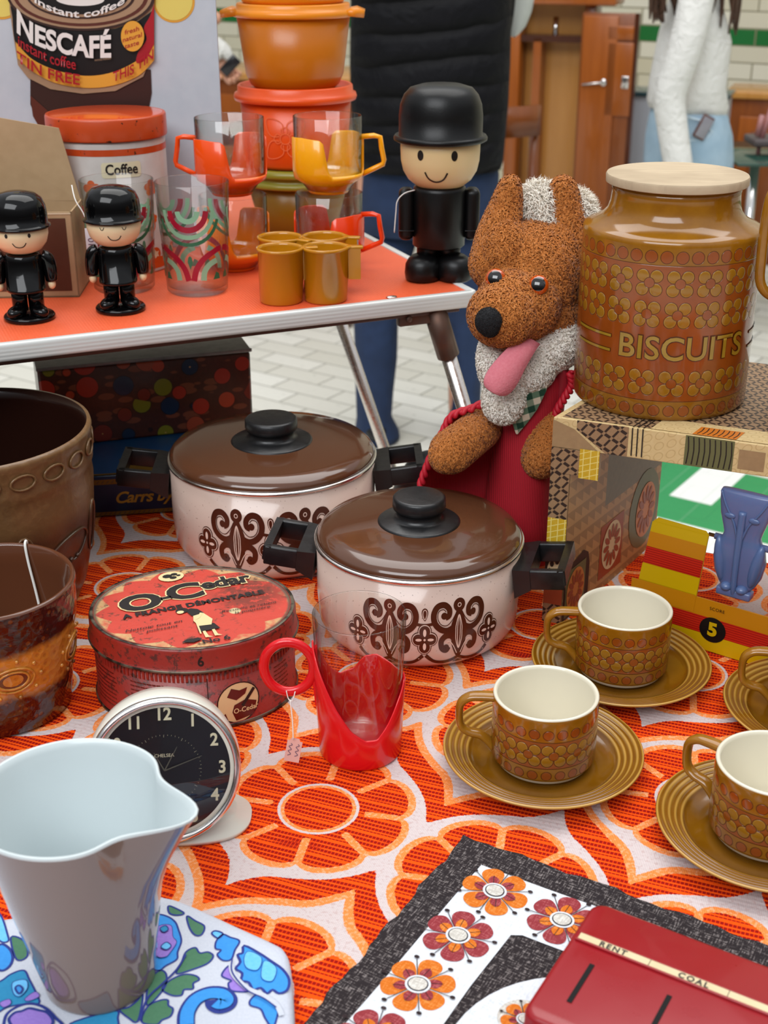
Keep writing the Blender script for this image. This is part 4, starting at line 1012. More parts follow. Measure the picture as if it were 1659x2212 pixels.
# ================================================================== RED HOUSEKEEPING TIN
m_ct = mat('red_painted_tin', lambda c: dict(col=c.mix('#98161f', '#8c111a', c.noise(12, 3)), rough=c.noise(60, 3) * .15 + .22, normal=c.bump(c.noise(16, 2), .0012, .35)), coat=.15)
m_lab = mat('aged_label_paper', lambda c: dict(col=c.mix('#c9b48a', '#dccba6', c.noise(60, 3))), rough=.6)
m_slot = mat('slot_dark', col='#050404', rough=.9)
CB = thing('cash_tin', 'red metal housekeeping tin with coin slots and a RENT, COAL, GAS label strip', 'tin', (.1190, .5765, .0032), math.radians(-31))
b = MB(); CBT = .0530; CL_, CW_ = .205, .098
def rrect(x0, y0, x1, y1, r, n=6):
    o = []
    for cx_, cy_, a0 in ((x1 - r, y1 - r, 0), (x0 + r, y1 - r, 90), (x0 + r, y0 + r, 180), (x1 - r, y0 + r, 270)):
        for k in range(n + 1): a = math.radians(a0 + 90 * k / n); o.append((cx_ + r * math.cos(a), cy_ + r * math.sin(a)))
    return o
b.loft([[(x, y, z) for x, y in rrect(d, -CW_ + d, CL_ - d, -d, .008)] for d, z in ((.002, 0), (.001, .001), (.001, .040))], m_ct)
b.build('tin_body', CB)
b = MB(); b.loft([[(x, y, z) for x, y in rrect(d, -CW_ + d, CL_ - d, -d, .008)] for d, z in ((0, .0385), (-.0008, .0392), (0, .0402), (0, CBT - .0035), (.0008, CBT - .0012), (.003, CBT))], m_ct)
tf = lambda e: flat(CBT, e)
b.box((.003, -.0360, CBT - .001), (CL_ - .003, -.0345, CBT + .0014), m_ct, .0005)
b.box((.003, -.0290, CBT - .001), (CL_ - .003, -.0283, CBT + .0006), m_ct, .0002)
b.patch([[(.004, -.0346), (CL_ - .003, -.0346), (CL_ - .003, -.0290), (.004, -.0290)]], m_lab, tf(.0003))
for i, s_ in enumerate(('RENT', 'COAL', 'GAS', 'RATES')):
    b.text(s_, .0052, m_tink, tf(.0005), at=(.0235 + i * .0445 + (.006 if i == 2 else 0), -.0318), spacing=1.3, bold=.00018)
    b.stroke([(.0440 + i * .0425, -.0346), (.0440 + i * .0425, -.0290)], .0003, m_tink, tf(.0005), raw=True)
for i in range(4):
    x = .0185 + i * .0425; b.patch([[(x - .0014, -.0790), (x + .0014, -.0790), (x + .0014, -.0480), (x - .0014, -.0480)]], m_slot, tf(.0003))
b.build('lid', CB)
b = MB(); b.loft([[(x, y, z) for x, y in rrect(-.0006, -CW_ - .0006, CL_ + .0006, .0006, .008)] for z in (.0372, .0384)], mat('tin_seam', col='#3a2a28', metal=.6, rough=.35)); b.build('seam', CB)

# ================================================================== SHOOTING TARGET GAME
m_ye = mat('target_yellow', col='#c9a400', rough=.4); m_oo = mat('target_ochre', col='#c07c06', rough=.4); m_rd = mat('target_red', lambda c: dict(col=c.mix('#9c1207', '#c4240f', (c.xyz()[2] / .0021).frac().gt(.45, .15))), rough=.4)
m_blu = mat('blue_moulded_plastic', lambda c: dict(normal=c.bump(c.noise(60, 2), .0006, .2)), col='#566a96', rough=.3, sss=.1, ssss=.2, coat=.2)
TGA = math.radians(-35.6)
tt = thing('shooting_target', 'striped yellow and red tin target stand with a number 5 disc', 'toy', (.2609, .9571, .0005), TGA)
fp = lambda e: (lambda x, y: (x, -e, y))
b = MB()
def upright(x0, x1, x0t, x1t, top):
    b.prism([(x0, 0), (x1, 0), (x1t, top - .003), (x1t - .003, top), (x0t + .004, top + .001), (x0t, top - .003)], 0, .0012, m_ye, T=Matrix.Rotation(math.pi / 2, 4, 'X'))
    xa = lambda z: x0 + (x0t - x0) * z / top; xb = lambda z: x1 + (x1t - x1) * z / top
    for z0, z1, m in ((.0315, .0475, m_oo), (.0480, .0640, m_ye), (.0645, .0805, m_rd), (.0805, .0945, m_oo), (.0945, top - .003, m_ye)):
        b.patch([[(xa(z0), z0), (xb(z0), z0), (xb(z1), z1), (xa(z1), z1)]], m, fp(.0016))
upright(-.0585, -.0035, -.0440, .0050, .1070); upright(.0665, .1200, .0640, .1120, .1070)
b.prism([(-.0585, 0), (.13, 0), (.13, .0465), (-.0585, .0465)], 0, .0013, m_oo, T=Matrix.Rotation(math.pi / 2, 4, 'X'))
b.patch([[(-.0585, 0), (.13, 0), (.13, .0150), (-.0585, .0150)]], m_ye, fp(.0019)); b.patch([[(-.0585, .0150), (.13, .0150), (.13, .0310), (-.0585, .0310)]], m_rd, fp(.0019))
m_ink2 = mat('target_black', col='#0d0c0b', rough=.4)
for cx_, s_ in ((.0177, '5'), (.0765, '10')):
    b.patch([circ(cx_, .0207, .0115, 36)], m_ink2, fp(.0023)); b.text(s_, .0165, m_ye, fp(.0027), at=(cx_, .0207), bold=.0008)
b.text('SCORE', .0040, m_ink2, fp(.0023), at=(.0197, .0400), spacing=1.1)
b.build('target_frame', tt)
b = MB(); b.box((-.0585, .0, 0), (.13, .022, .0012), m_oo); b.build('base_flange', tt)
b = MB(); b.tube([(.003, .004, .1030), (.066, .004, .1030)], .0016, M_chrome, 10); b.build('axle', tt)
ow = thing('owl_target', 'blue moulded plastic owl hanging on the rod of the striped target stand', 'toy', (.2609, .9571, .0005), TGA)
# owl: flared head, waisted neck, wings and perch
def ring_o(z, w, d, yc=0.004, n=28, p=.62): return [(.031 + w * math.copysign(abs(math.cos(t)) ** p, math.cos(t)), yc + d * math.copysign(abs(math.sin(t)) ** p, math.sin(t)), z) for t in np.linspace(0, 2 * math.pi, n, endpoint=False)]
b = MB(); prof = [(.0600, .0100, .004), (.066, .0150, .005), (.075, .0195, .0062), (.088, .0218, .007), (.098, .0200, .007), (.105, .0165, .0062), (.110, .0150, .0058), (.116, .0165, .006), (.126, .0195, .0065), (.138, .0212, .0062), (.1450, .0216, .005), (.1470, .0206, .0038), (.1474, .012, .002)]
b.loft([ring_o(z, w, d) for z, w, d in prof], m_blu)
for sg in (-1, 1):
    b.ell((.031 + sg * .0150, .0015, .086), (.0052, .0062, .0200), m_blu, rot=(sg * .16, 'Y')); b.ell((.031 + sg * .0100, -.0024, .1265), (.0046, .0016, .0026), m_blu)
    b.tube(spline([(.031 + sg * .0200, .0002, .1455), (.031 + sg * .0140, -.0020, .1340), (.031 + sg * .0060, -.0026, .1210), (.031 + sg * .0018, -.0030, .1080)], 5), .0010, m_blu, 8)
    b.ell((.031 + sg * .0065, -.001, .0640), (.0050, .0055, .0040), m_blu)
b.tube(spline([(.031, -.0018, .132), (.031, -.0030, .112), (.031, -.0038, .088), (.031, -.0030, .066), (.031, -.0010, .057)], 5), lambda t: .0034 - .0014 * t, m_blu, 10)
b.tube([(.0085, .004, .1030), (.0535, .004, .1030)], .0028, m_blu, 10)
b.box((.0165, -.0035, .0555), (.0455, .0075, .0625), m_blu, .0015)
b.build('owl_body', ow)

# ================================================================== PLANTERS
def planter_f(c):
    x, y, z = c.xyz(); n = c.noise(28, 4); n2 = c.noise(160, 3); zz = z + (n - .5) * .03
    base = c.mix('#6e4f30', '#46291a', zz.lt(.095, .02)); base = c.mix(base, '#38200f', zz.lt(.045, .03)); base = c.mix(base, '#3a3812', (c.noise(16, 2, vec=c.comb(x + 1.0, y, z * 2))).gt(.55, .08) * zz.lt(.08, .02) * .8)
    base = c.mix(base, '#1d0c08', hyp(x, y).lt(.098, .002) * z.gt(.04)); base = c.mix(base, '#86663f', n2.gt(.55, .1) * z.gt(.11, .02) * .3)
    return dict(col=base, rough=.3, normal=c.bump(n2 * .3 + n, .002, .6))
m_pl1 = mat('brown_glazed_planter', planter_f); m_pin = mat('dark_brown_glaze', col='#24110c', rough=.15)
def planter2_f(c):
    x, y, z = c.xyz(); n = c.noise(35, 4, dist=.6); n2 = c.noise(120, 4); zz = z + (n - .5) * .016
    cell = c.voro(150)
    base = c.mix('#a8661c', '#c98a34', n2); base = c.mix(base, '#2c0f0a', zz.gt(.074, .006)); base = c.mix(base, '#3b140c', zz.lt(.036, .008))
    base = c.mix(base, '#8a4a14', cell.lt(.25, .1) * .4)
    return dict(col=base, rough=.12, coat=.4, normal=c.bump(cell * .5 + n * .8, .0022, .8))
m_pl2 = mat('treacle_glaze', planter2_f); m_lip = mat('brown_glazed_lip', col='#5c3522', rough=.14, coat=.3)
p1 = thing('planter', 'big brown glazed stoneware planter with a rope-ring band, at the left edge', 'planter', (-.3590, 1.0380, .0004), 0)
b = MB(); b.lathe([(0, 0), (.078, 0), (.082, .002), (.090, .02), (.097, .05), (.1025, .09), (.1045, .118), (.1035, .130), (.1055, .134), (.1050, .138), (.1055, .158), (.1070, .1625), (.1060, .1660), (.103, .1665)], m_pl1, 96)
for k in range(22):
    a = 2 * math.pi * k / 22; f = cyl(.1055, .1485, .0008, a0=math.degrees(a)); b.tube([f(x, y) for x, y in circ(0, 0, .0108, 16, .0062)], .0011, m_pl1, 6, loop=True)
for k in range(7):                                    # moulded pods on the belly
    a0 = math.degrees(2 * math.pi * k / 7) - 75; f = cyl(lambda y: float(np.interp(y, [0, .02, .05, .09, .12], [.082, .090, .097, .1025, .1045])), 0, .0005, a0=a0)
    b.tube([f(x, .070 + y) for x, y in spline([(-.028, 0), (-.01, .012), (.015, .014), (.026, .004), (.012, -.010), (-.012, -.012)], 4, True)], .0014, m_pl1, 6, loop=True)
    for q in range(4): b.ell(f(-.018 + q * .009, .060), (.0024, .0024, .0024), m_pl1, 8, 5)
    b.tube([f(.042 + x, .075 + y) for x, y in circ(0, 0, .010, 18, .024)], .0013, m_pl1, 6, loop=True)
b.build('planter_body', p1)
b = MB(); b.lathe([(.1032, .1665), (.1005, .1640), (.0995, .155), (.098, .10), (.088, .03), (.075, .008), (0, .006)], m_pin, 96); b.build('lining', p1)
p2 = thing('planter', 'smaller treacle-brown glazed planter with an amber band and a white thread over its rim', 'planter', (-.3000, .8680, .0004), 0)
b = MB(); b.lathe([(0, 0), (.050, 0), (.0535, .002), (.0545, .01), (.0575, .03), (.0620, .06), (.0650, .085), (.0652, .1000), (.0662, .1030), (.0660, .1060)], m_pl2, 96)
for k in range(6):
    a0 = 2 * 180 * k / 6 - 62; f = cyl(lambda y: float(np.interp(y, [0, .01, .03, .06, .085], [.0535, .0545, .0575, .0620, .065])), 0, .0004, a0=a0)
    for s_ in (1, .72): b.tube([f(x * s_, .052 + y * s_) for x, y in circ(0, 0, .016, 20, .0105)], .0010, m_pl2, 6, loop=True)
    b.patch([circ(0, .052, .0105, 20, .0070)], m_lip, f)
    for q in range(9): b.ell(f(.0215 * math.cos(q * .7), .052 + .0165 * math.sin(q * .7)), (.0016, .0016, .0016), m_pl2, 8, 5)
b.build('planter_body', p2)
b = MB(); b.lathe([(.0660, .1060), (.0650, .1078), (.0632, .1080), (.0618, .1060), (.0605, .09), (.056, .03), (.045, .008), (0, .006)], m_lip, 96); b.build('lining', p2)
th = MB(); rp = [( -.2855, .9335, .092), (-.2850, .9322, .1090), (-.2850, .9270, .1085), (-.2832, .9240, .0950), (-.2790, .9200, .0720), (-.2750, .915, .050)]
th.tube(spline(rp, 6), .0011, M_string, 8); tag(th.build('thread_loop'), 'thick white thread hanging over the far rim into the smaller planter', 'thread')

# ================================================================== TINS UNDER THE CAMPING TABLE
m_navy = mat('navy_tin', col='#0e2440', rough=.35); m_tblue = mat('blue_tin_top', lambda c: dict(col=c.mix('#1b4a78', '#153a62', c.noise(30, 2))), rough=.3); m_gold = mat('dull_gold_print', col='#7a5a1c', rough=.4, metal=.3); m_goldt = mat('gold_script', col='#b08028', rough=.4)
kt = thing('biscuit_tin', 'long navy blue tin with gold script, lying flat behind the pots', 'tin', (-.3600, 1.2060, .0006), math.radians(9.5))
b = MB(); b.box((0, 0, 0), (.195, .13, .046), m_navy, .002); fb = lambda e: (lambda x, y: (x, -e, y))
for z0, z1 in ((.0015, .0055), (.0360, .0415)):
    b.patch([[(.002, z0), (.193, z0), (.193, z1), (.002, z1)]], m_gold, fb(.0004))
    for k in range(39): b.stroke([(.004 + k * .0049, (z0 + z1) / 2 - .0012), (.0065 + k * .0049, (z0 + z1) / 2 + .0012)], .0005, m_navy, fb(.0007), raw=True)
b.text('Carrs by', .0175, m_goldt, fb(.0006), at=(.113, .0200), shear=.35, bold=.0004, spacing=.95)
b.patch([[(.004, .004), (.191, .004), (.191, .126), (.004, .126)]], m_tblue, flat(.046, .0004)); b.patch([[(.10, .004), (.16, .004), (.17, .04), (.09, .04)]], m_gold, flat(.046, .0007))
b.patch([[(.0, .0), (.195, .0), (.195, .0035), (.0, .0035)]], m_gold, flat(.046, .0006))
b.build('tin_body', kt)
def fruit_f(c):
    x, y, z = c.xyz(); P = c.comb(x, z, 0.37)
    n = c.noise(220, 3)
    v = c.voro(42, vec=P, rand=.8); vc = c.voro(42, vec=P, out='Color', rand=.8); col3 = c.xyz(vc)[0]; col4 = c.xyz(vc)[1]
    base = c.mix('#3a2018', '#55281c', n)
    leafs = c.voro(70, vec=c.comb(x * .6, z * 1.4, 2.0)); base = c.mix(base, '#8a4a30', leafs.lt(.36, .04) * .7)
    fr = c.ramp(col3, [(0, '#a83020'), (.28, '#b04024'), (.45, '#7d7a1c'), (.62, '#7c2a1c'), (.78, '#1a2c48'), (.9, '#a0452a')], True)
    rad = col4 * .2 + .34; f = v.lt(rad, .02); base = c.mix(base, fr, f); base = c.mix(base, '#d9a86a', v.lt(.045, .012) * .6); base = c.mix(base, '#1a0d0a', abs(v - rad).lt(.016, .01) * .7)
    return dict(col=base, rough=.3, spec=.5)
m_fruit = mat('fruit_print_tin', fruit_f); m_scr = mat('scratched_grey_lid', lambda c: dict(col=c.mix('#5d5f62', '#9a9c9e', c.noise(60, 5, rough=.75)), rough=c.noise(90, 3) * .3 + .25), metal=.6)
m_streak = mat('worn_side', lambda c: dict(col=c.ramp(c.noise(1, 3, vec=c.comb(c.xyz()[0] * 30, c.xyz()[1] * 60, c.xyz()[2] * 4)), [(.3, '#3a4a2c'), (.45, '#8a8f8c'), (.55, '#7a5a3c'), (.7, '#2c2a28')])), rough=.3)
qt = thing('fruit_tin', 'tall rectangular tin printed with dark fruit and flowers, under the camping table', 'tin', (-.3610, 1.2910, .0475), math.radians(17.8))
b = MB(); W_, D_, H_ = .2260, .085, .0860; b.box((0, 0, 0), (W_, D_, H_), m_fruit, .003)
b.patch([[(-D_ + .002, .002), (-.002, .002), (-.002, H_ - .002), (-D_ + .002, H_ - .002)]], m_streak, lambda x, y: (-.0004, -x, y)); b.build('tin_body', qt)
b = MB(); b.box((-.0012, -.0012, H_), (W_ + .0012, D_ + .0012, H_ + .003), m_scr, .001)
b.box((-.0016, -.0016, H_ + .0005), (W_ + .0016, .0006, H_ + .0042), m_scr, .0006); b.build('lid', qt)
# black bag strap and shoe-like bundle behind the pots
b = MB(); b.tube(spline([(.020, 1.32, -.03), (.040, 1.305, .018), (.062, 1.300, .022), (.080, 1.305, -.002), (.086, 1.31, -.04)], 6), .0165, mat('black_rubber', lambda c: dict(normal=c.bump(c.noise(60, 3), .002, .6)), col='#17191c', rough=.45), 14)
tag(b.build('rubber_grip'), 'black rubber-covered bar glimpsed between the back pot and the fox', 'bar')

# ================================================================== CAMPING TABLE
T = .222; FRC = Vector((.0895, 1.2775, 0)); TA_ = math.atan2(.3929, .9196)
m_formica = mat('orange_formica', lambda c: dict(col=c.mix('#d9502a', '#e8693f', c.noise(420, 2)), normal=c.bump(((c.xyz()[0] / .0028).frac().m('PINGPONG', .5)) * (c.xyz()[1] / .0028).frac().m('PINGPONG', .5) * 3, .0006, .5)), rough=.42)
m_trimw = mat('white_ribbed_trim', lambda c: dict(normal=c.bump((c.xyz()[2] / .0035).frac().m('PINGPONG', .5), .0006, .5)), col='#dcdedb', rough=.25, metal=.15)
m_under = mat('brown_underframe', lambda c: dict(col=c.mix('#6a3f30', '#3c241d', c.noise(60, 4))), rough=.5); m_leg = mat('worn_chrome_tube', lambda c: dict(rough=c.noise(200, 3) * .3 + .1), col=(.72, .66, .62), metal=1.0); m_brk = mat('rusty_bracket', lambda c: dict(col=c.mix('#5c5450', '#6e4a36', c.noise(90, 4)), rough=.5), metal=.6)
ct = thing('camping_table', 'folding camping table with orange top and white metal edge behind the front table', 'table', (FRC.x, FRC.y, FLOOR), TA_)
TL, TD = .84, .60; zt = T - FLOOR
b = MB(); b.box((-TL + .004, .004, zt - .012), (-.004, TD - .004, zt), m_formica, .0005); b.box((-TL + .005, .005, zt - .0135), (-.005, TD - .005, zt - .0119), mat('board_underside', col='#8d857a', rough=.6)); b.build('tabletop', ct)
b = MB()
for (x0, y0, x1, y1) in ((-TL, -.004, 0, .005), (-TL, TD - .005, 0, TD + .004), (-.005, 0, .004, TD), (-TL - .004, 0, -TL + .005, TD)):
    b.box((x0, y0, zt - .0150), (x1, y1, zt + .0014), m_trimw, .0022, seg=3)
b.build('edge_trim', ct)
b = MB(); b.box((-TL + .01, .005, zt - .0205), (-.012, .020, zt - .0145), m_under, .001); b.box((-TL + .01, TD - .02, zt - .026), (-.012, TD - .003, zt - .0145), m_under, .001); b.box((-.03, .01, zt - .022), (-.012, TD - .01, zt - .0145), m_under, .001); b.build('frame', ct)
for (u, v) in ((-.036, .012), (-.018, .43)):
    b = MB(); top = Vector((u, v, zt - .020)); bot = Vector((u + .33, v, .0)); bot2 = top + (bot - top) * .999
    b.tube([top, top + (bot - top) * .5, bot], .0080, m_leg, 16); lg = b.build('leg', ct)
    b = MB(); d = (bot - top).normalized(); b.tube([top + d * -.004, top + d * .050], .0118, m_brk, 14); b.box((u - .042, v - .006, zt - .030), (u + .008, v + .004, zt - .014), m_brk, .002)
    b.ell((u - .032, v - .0075, zt - .022), (.0035, .002, .0035), m_brk, 10, 6); b.build('hinge_bracket', lg)
for (u, v) in ((-TL + .036, .012), (-TL + .018, .43)):
    b = MB(); b.tube([(u, v, zt - .02), (u - .33, v, 0)], .0080, m_leg, 16); b.build('leg', ct)
b = MB(); b.ell((-.085, .010, zt + .0010), (.006, .004, .0012), M_chrome, 12, 6); b.build('corner_stud', ct)

# ------------------------------------------------------------------ bowler-hatted figures
m_matb = mat('satin_black_plastic', spec=.32, fn=lambda c: dict(normal=c.bump(c.noise(500, 2), .0002, .3), rough=c.noise(40, 3) * .15 + .28), col='#0a0a0b'); m_glb = mat('gloss_black_plastic', col='#060607', rough=.09, spec=.35)
m_face = mat('pale_vinyl_face', lambda c: dict(col=c.mix('#dcbd86', '#e6cc9c', c.noise(20, 2))), rough=.35, sss=.1, ssss=.01); m_face2 = mat('cream_vinyl_face', col='#e2cca4', rough=.3, sss=.1, ssss=.01)
t = thing('figure_canister', 'tall black plastic canister shaped as a smiling man in a bowler hat', 'figure', (.0565, 1.335, T + .0003), 0)
b = MB()
for sg in (-1, 1):
    b.lathe([(0, 0), (.0150, 0), (.0180, .002), (.0188, .008), (.0180, .017), (.0150, .0225), (.0110, .0255), (0, .026)], m_matb, 40, rad=lambda a, r, z: r * (1 + .18 * abs(math.sin(a)) ** 2), T=Matrix.Translation((sg * .0158, -.008, 0)) @ Matrix.Rotation(.35 * sg, 4, 'Z'))
    b.lathe([(0, .02), (.0118, .02), (.0118, .040), (0, .040)], m_matb, 32, T=Matrix.Translation((sg * .0108, 0, 0)))
b.lathe([(0, .0335), (.0250, .0335), (.0268, .0350), (.0270, .090), (.0262, .0935), (.0235, .0950), (0, .0950)], m_matb, 56); b.build('body', t)
for sg in (-1, 1):
    b = MB(); b.box((-.0080, -.011, .040), (.0075, .011, .0925), m_matb, .0062, T=Matrix.Translation((sg * .0335, 0, 0)), seg=4); b.box((-.0076, -.0115, .0500), (.0078, .0115, .0512), m_matb, .0004, T=Matrix.Translation((sg * .0335, 0, 0))); b.build('arm', t)
b = MB(); b.lathe([(0, .0915), (.013, .0918), (.024, .0950), (.032, .1015), (.0372, .1100), (.0395, .1200), (.0400, .1300), (.0400, .1430), (0, .1430)], m_face, 64)
fc = cyl(lambda y: float(np.interp(y, [.095, .1015, .11, .12, .13, .143], [.024, .032, .0372, .0395, .04, .04])), 0, .0004, a0=-100)
m_blk = mat('black_face_paint', col='#0a0808', rough=.3)
for x in (-.0148, .0195): b.patch([circ(x, .1295, .0033, 20, .0050)], m_blk, fc, L=.003)
b.stroke([(-.0100, .1135), (-.0060, .1065), (.0010, .1035), (.0080, .1060), (.0125, .1130)], .0016, m_blk, fc)
b.build('head', t)
b = MB(); b.lathe([(.0385, .1395), (.0440, .1385), (.0468, .1400), (.0470, .1425), (.0455, .1448), (.0430, .1440), (.0418, .1445), (.0418, .1640), (.0405, .1740), (.0370, .1830), (.0310, .1895), (.0200, .1928), (0, .1935)], m_matb, 72); b.build('bowler_hat', t)
b = MB(); b.tube(spline([(-.0255, -.012, .0920), (-.0360, -.016, .0895), (-.0430, -.0165, .082), (-.0445, -.016, .070), (-.0460, -.016, .050)], 5), .0006, M_string, 6); tgd = b.build('string', t)
def small_fig(label, loc, rz, closed):
    t = thing('toy_figure', label, 'figure', loc, rz)
    b = MB(); b.lathe([(0, 0), (.0225, 0), (.0236, .0012), (.0236, .0035), (.0222, .0050), (0, .0052)], m_glb, 48)
    for sg in (-1, 1):
        b.ell((sg * .0100, -.0085, .0088), (.0078, .0125, .0062), m_glb, 20, 12, rot=(sg * .45, 'Z')); b.lathe([(0, .008), (.0072, .008), (.0072, .030), (0, .030)], m_glb, 28, T=Matrix.Translation((sg * .0074, .001, 0)))
    b.lathe([(0, .0265), (.0165, .0265), (.0178, .0275), (.0179, .0300), (.0175, .0302), (.0174, .0430), (.0172, .0432), (.0170, .0560), (.0162, .0600), (.0145, .0620), (0, .0625)], m_glb, 48); b.build('body', t)
    for sg in (-1, 1):
        b = MB(); b.tube(spline([(sg * .0165, 0, .0590), (sg * .0215, 0, .0555), (sg * .0232, 0, .0450), (sg * .0235, 0, .0350)], 5), lambda q: .0052 + .0012 * math.sin(q * 3), m_glb, 14); a_ = b.build('arm', t)
        b = MB(); b.ell((sg * .0233, -.0005, .0320), (.0036, .0042, .0048), m_face2, 14, 10); b.build('hand', a_)
    b = MB(); b.lathe([(0, .0612), (.010, .0618), (.0180, .0655), (.0228, .0715), (.0250, .0790), (.0250, .0875), (0, .0875)], m_face2, 48)
    f = cyl(lambda y: float(np.interp(y, [.0655, .0715, .079, .0875], [.018, .0228, .025, .025])), 0, .0003, a0=-88)
    for x in (-.0115, .0090):
        if closed: b.stroke([(x - .0020, .0835), (x - .0008, .0812), (x + .0008, .0812), (x + .0020, .0835)], .0006, m_blk, f)
        else: b.patch([circ(x, .0820, .0014, 14, .0020)], m_blk, f)
    b.stroke([(-.0065, .0755), (-.0040, .0722), (0, .0712), (.0035, .0725), (.0055, .0755)], .0008, m_blk, f)
    b.build('head', t)
    b = MB(); b.lathe([(.0238, .0858), (.0266, .0852), (.0280, .0860), (.0280, .0872), (.0262, .0884), (.0257, .0886), (.0258, .0975), (.0250, .1045), (.0222, .1110), (.0170, .1152), (.0090, .1172), (0, .1177)], m_glb, 64); b.build('bowler_hat', t)
    return t
small_fig('small glossy black bowler-hatted toy man with closed eyes, beside the brown box', (-.2515, 1.2090, T + .0003), .18, True)['group'] = 'small bowler-hatted toy men'
small_fig('small glossy black bowler-hatted toy man with open eyes, at the left edge', (-.3310, 1.1790, T + .0003), .18, False)['group'] = 'small bowler-hatted toy men'

# ------------------------------------------------------------------ patterned tumblers
m_pr = mat('print_crimson', col='#9c1430', rough=.3); m_pg = mat('print_pale_green', col='#86b896', rough=.3); m_pd = mat('print_dark_green', col='#2c6a4a', rough=.3); m_po = mat('print_amber', col='#d9962e', rough=.3)
def tumbler(label, loc, rz):
    t = thing('tumbler', label, 'glass', loc, rz)
    R0, R1, Hh = .0302, .0362, .1095
    b = MB(); b.lathe([(0, .0005), (R0 - .003, .0005), (R0, .0035), (R1, Hh - .0006), (R1 - .0006, Hh), (R1 - .0012, Hh - .0006), (R0 - .0010, .0075), (R0 - .006, .0060), (0, .0065)], m_tg, 80)
    rf = lambda y: float(np.interp(y, [.0035, Hh], [R0, R1]))
    for k in range(3):
        f = cyl(rf, 0, .0003, a0=-92 + 120 * k)
        arc = lambda r, yc, m, w_, a0=180, a1=360: b.stroke([(r * math.cos(math.radians(q)), yc + r * math.sin(math.radians(q))) for q in np.linspace(a0, a1, 16)], w_, m, f, raw=True)
        arc(.0095, .0860, m_pg, .0052); arc(.0180, .0860, m_pr, .0056); arc(.0252, .0860, m_pg, .0044); arc(.0312, .0850, m_pd, .0036, 195, 345)
        for sg in (-1, 1):
            b.stroke([(sg * .0025, .0180), (sg * .0060, .0300), (sg * .0140, .0400), (sg * .0270, .0470), (sg * .0330, .0480)], .0056, m_pr, f)
            b.stroke([(sg * .0120, .0180), (sg * .0135, .0270), (sg * .0190, .0335), (sg * .0270, .0370)], .0056, m_pg, f)
            b.patch([[(sg * .0220, .018), (sg * .0300, .018), (sg * .0290, .0235), (sg * .0255, .0255)]], m_pd, f, L=.004)
        b.patch([[(0, .0290), (.0026, .0370), (.0016, .0415), (0, .043), (-.0016, .0415), (-.0026, .0370)]], m_pd, f)
    b.build('glass_body', t); return t
g1 = tumbler('tumbler with red and green arcs, standing in full view beside the small cups', (-.1870, 1.2790, T + .0002), 0)
g2 = dup(g1, (-.2620, 1.2880, T + .0002), .5, 'tumbler with red and green arcs, half hidden behind the small figure with closed eyes')
g1['group'] = g2['group'] = 'printed tumblers'
tg = thing('price_tag', 'white handwritten price tag on a string beside the small closed-eyed figure', 'tag', (0, 0, 0))
b = MB(); b.tube(spline([(-.2995, 1.262, .330), (-.2945, 1.250, .318), (-.2870, 1.247, .305), (-.2840, 1.246, .288)], 5), .0006, M_string, 6); b.build('string', tg)
b = MB(); b.box((-.2870, 1.2440, .2610), (-.2760, 1.2446, .2925), mat('white_card', col='#d8d2d6', rough=.7), .0002)
b.text('£10', .0085, m_ballp, lambda x, y: (-.2815 + y * -1, 1.2436, .277 + x)); b.build('card', tg)

# ------------------------------------------------------------------ coffee tin
m_cofo = mat('orange_tin_lid', lambda c: dict(col=c.mix('#e2521c', '#d64614', c.noise(30, 3)), rough=c.noise(60, 3) * .1 + .08), coat=.4)
m_cofs = mat('orange_tin_side', lambda c: dict(col=c.mix(c.mix('#c64a1a', '#b03c12', c.noise(40, 3)), '#3c1a0c', c.noise(150, 3).gt(.68, .04))), rough=.3)
m_cofw = mat('white_printed_tin', lambda c: dict(col=c.mix('#cfcac6', '#b5aea8', c.noise(60, 3))), rough=.3); m_cofp = mat('orange_print', col='#d05a1e', rough=.35)
t = thing('coffee_tin', 'round tin with an orange lid, white flowered side and a Coffee label', 'tin', (-.2890, 1.3960, T + .0003), .33)
b = MB(); R_ = .0595; b.lathe([(0, 0), (R_, 0), (R_ + .0006, .0015), (R_, .003), (R_, .132), (R_ - .001, .1375), (0, .1375)], m_cofw, 96)
fo = cyl(R_, 0, .0004, a0=-88)
for z0, z1, m in ((.0035, .0150, m_cofp), (.1225, .1290, m_cofs)):
    b.lathe([(R_ + .0002, z0), (R_ + .0003, z1)], m, 96)
m_clab = mat('cream_label', col='#d9cfae', rough=.4)
b.patch([rrect(-.0185, .1010, .0225, .1165, .003)], m_clab, fo, L=.004); b.text('Coffee', .0145, m_tink, lambda x, y: cyl(R_, 0, .0008, a0=-88)(x, y), at=(.0020, .1090), bold=.0003, xs=.85, L=.004)
for k in range(11):
    x0 = -.085 + k * .017
    b.patch([circ(x0, .0185, .0072, 16)], m_cofp, fo); b.patch([[(x0 + (.0050 if q % 2 else .0026) * math.cos(q * math.pi / 5), .0185 + (.0050 if q % 2 else .0026) * math.sin(q * math.pi / 5)) for q in range(10)]], m_clab, lambda x, y: cyl(R_, 0, .0007, a0=-88)(x, y))
for (x0, z0, s_) in ((.0330, .0880, 1.0), (.0300, .0700, .8), (.0345, .0560, .6), (-.030, .0900, 1.1), (-.0245, .0760, .8), (-.0360, .070, .8), (.0, .06, 1), (-.02, .05, .8)):
    for q in range(5):
        a = q * 1.257 + .4; b.patch([circ(x0 + .0048 * s_ * math.cos(a), z0 + .0048 * s_ * math.sin(a), .0036 * s_, 12)], m_cofp, fo)
    b.stroke([(x0, z0), (x0 + .001, z0 - .014 * s_), (x0 - .002, z0 - .022 * s_)], .0013, m_cofp, fo)
b.build('tin_body', t)
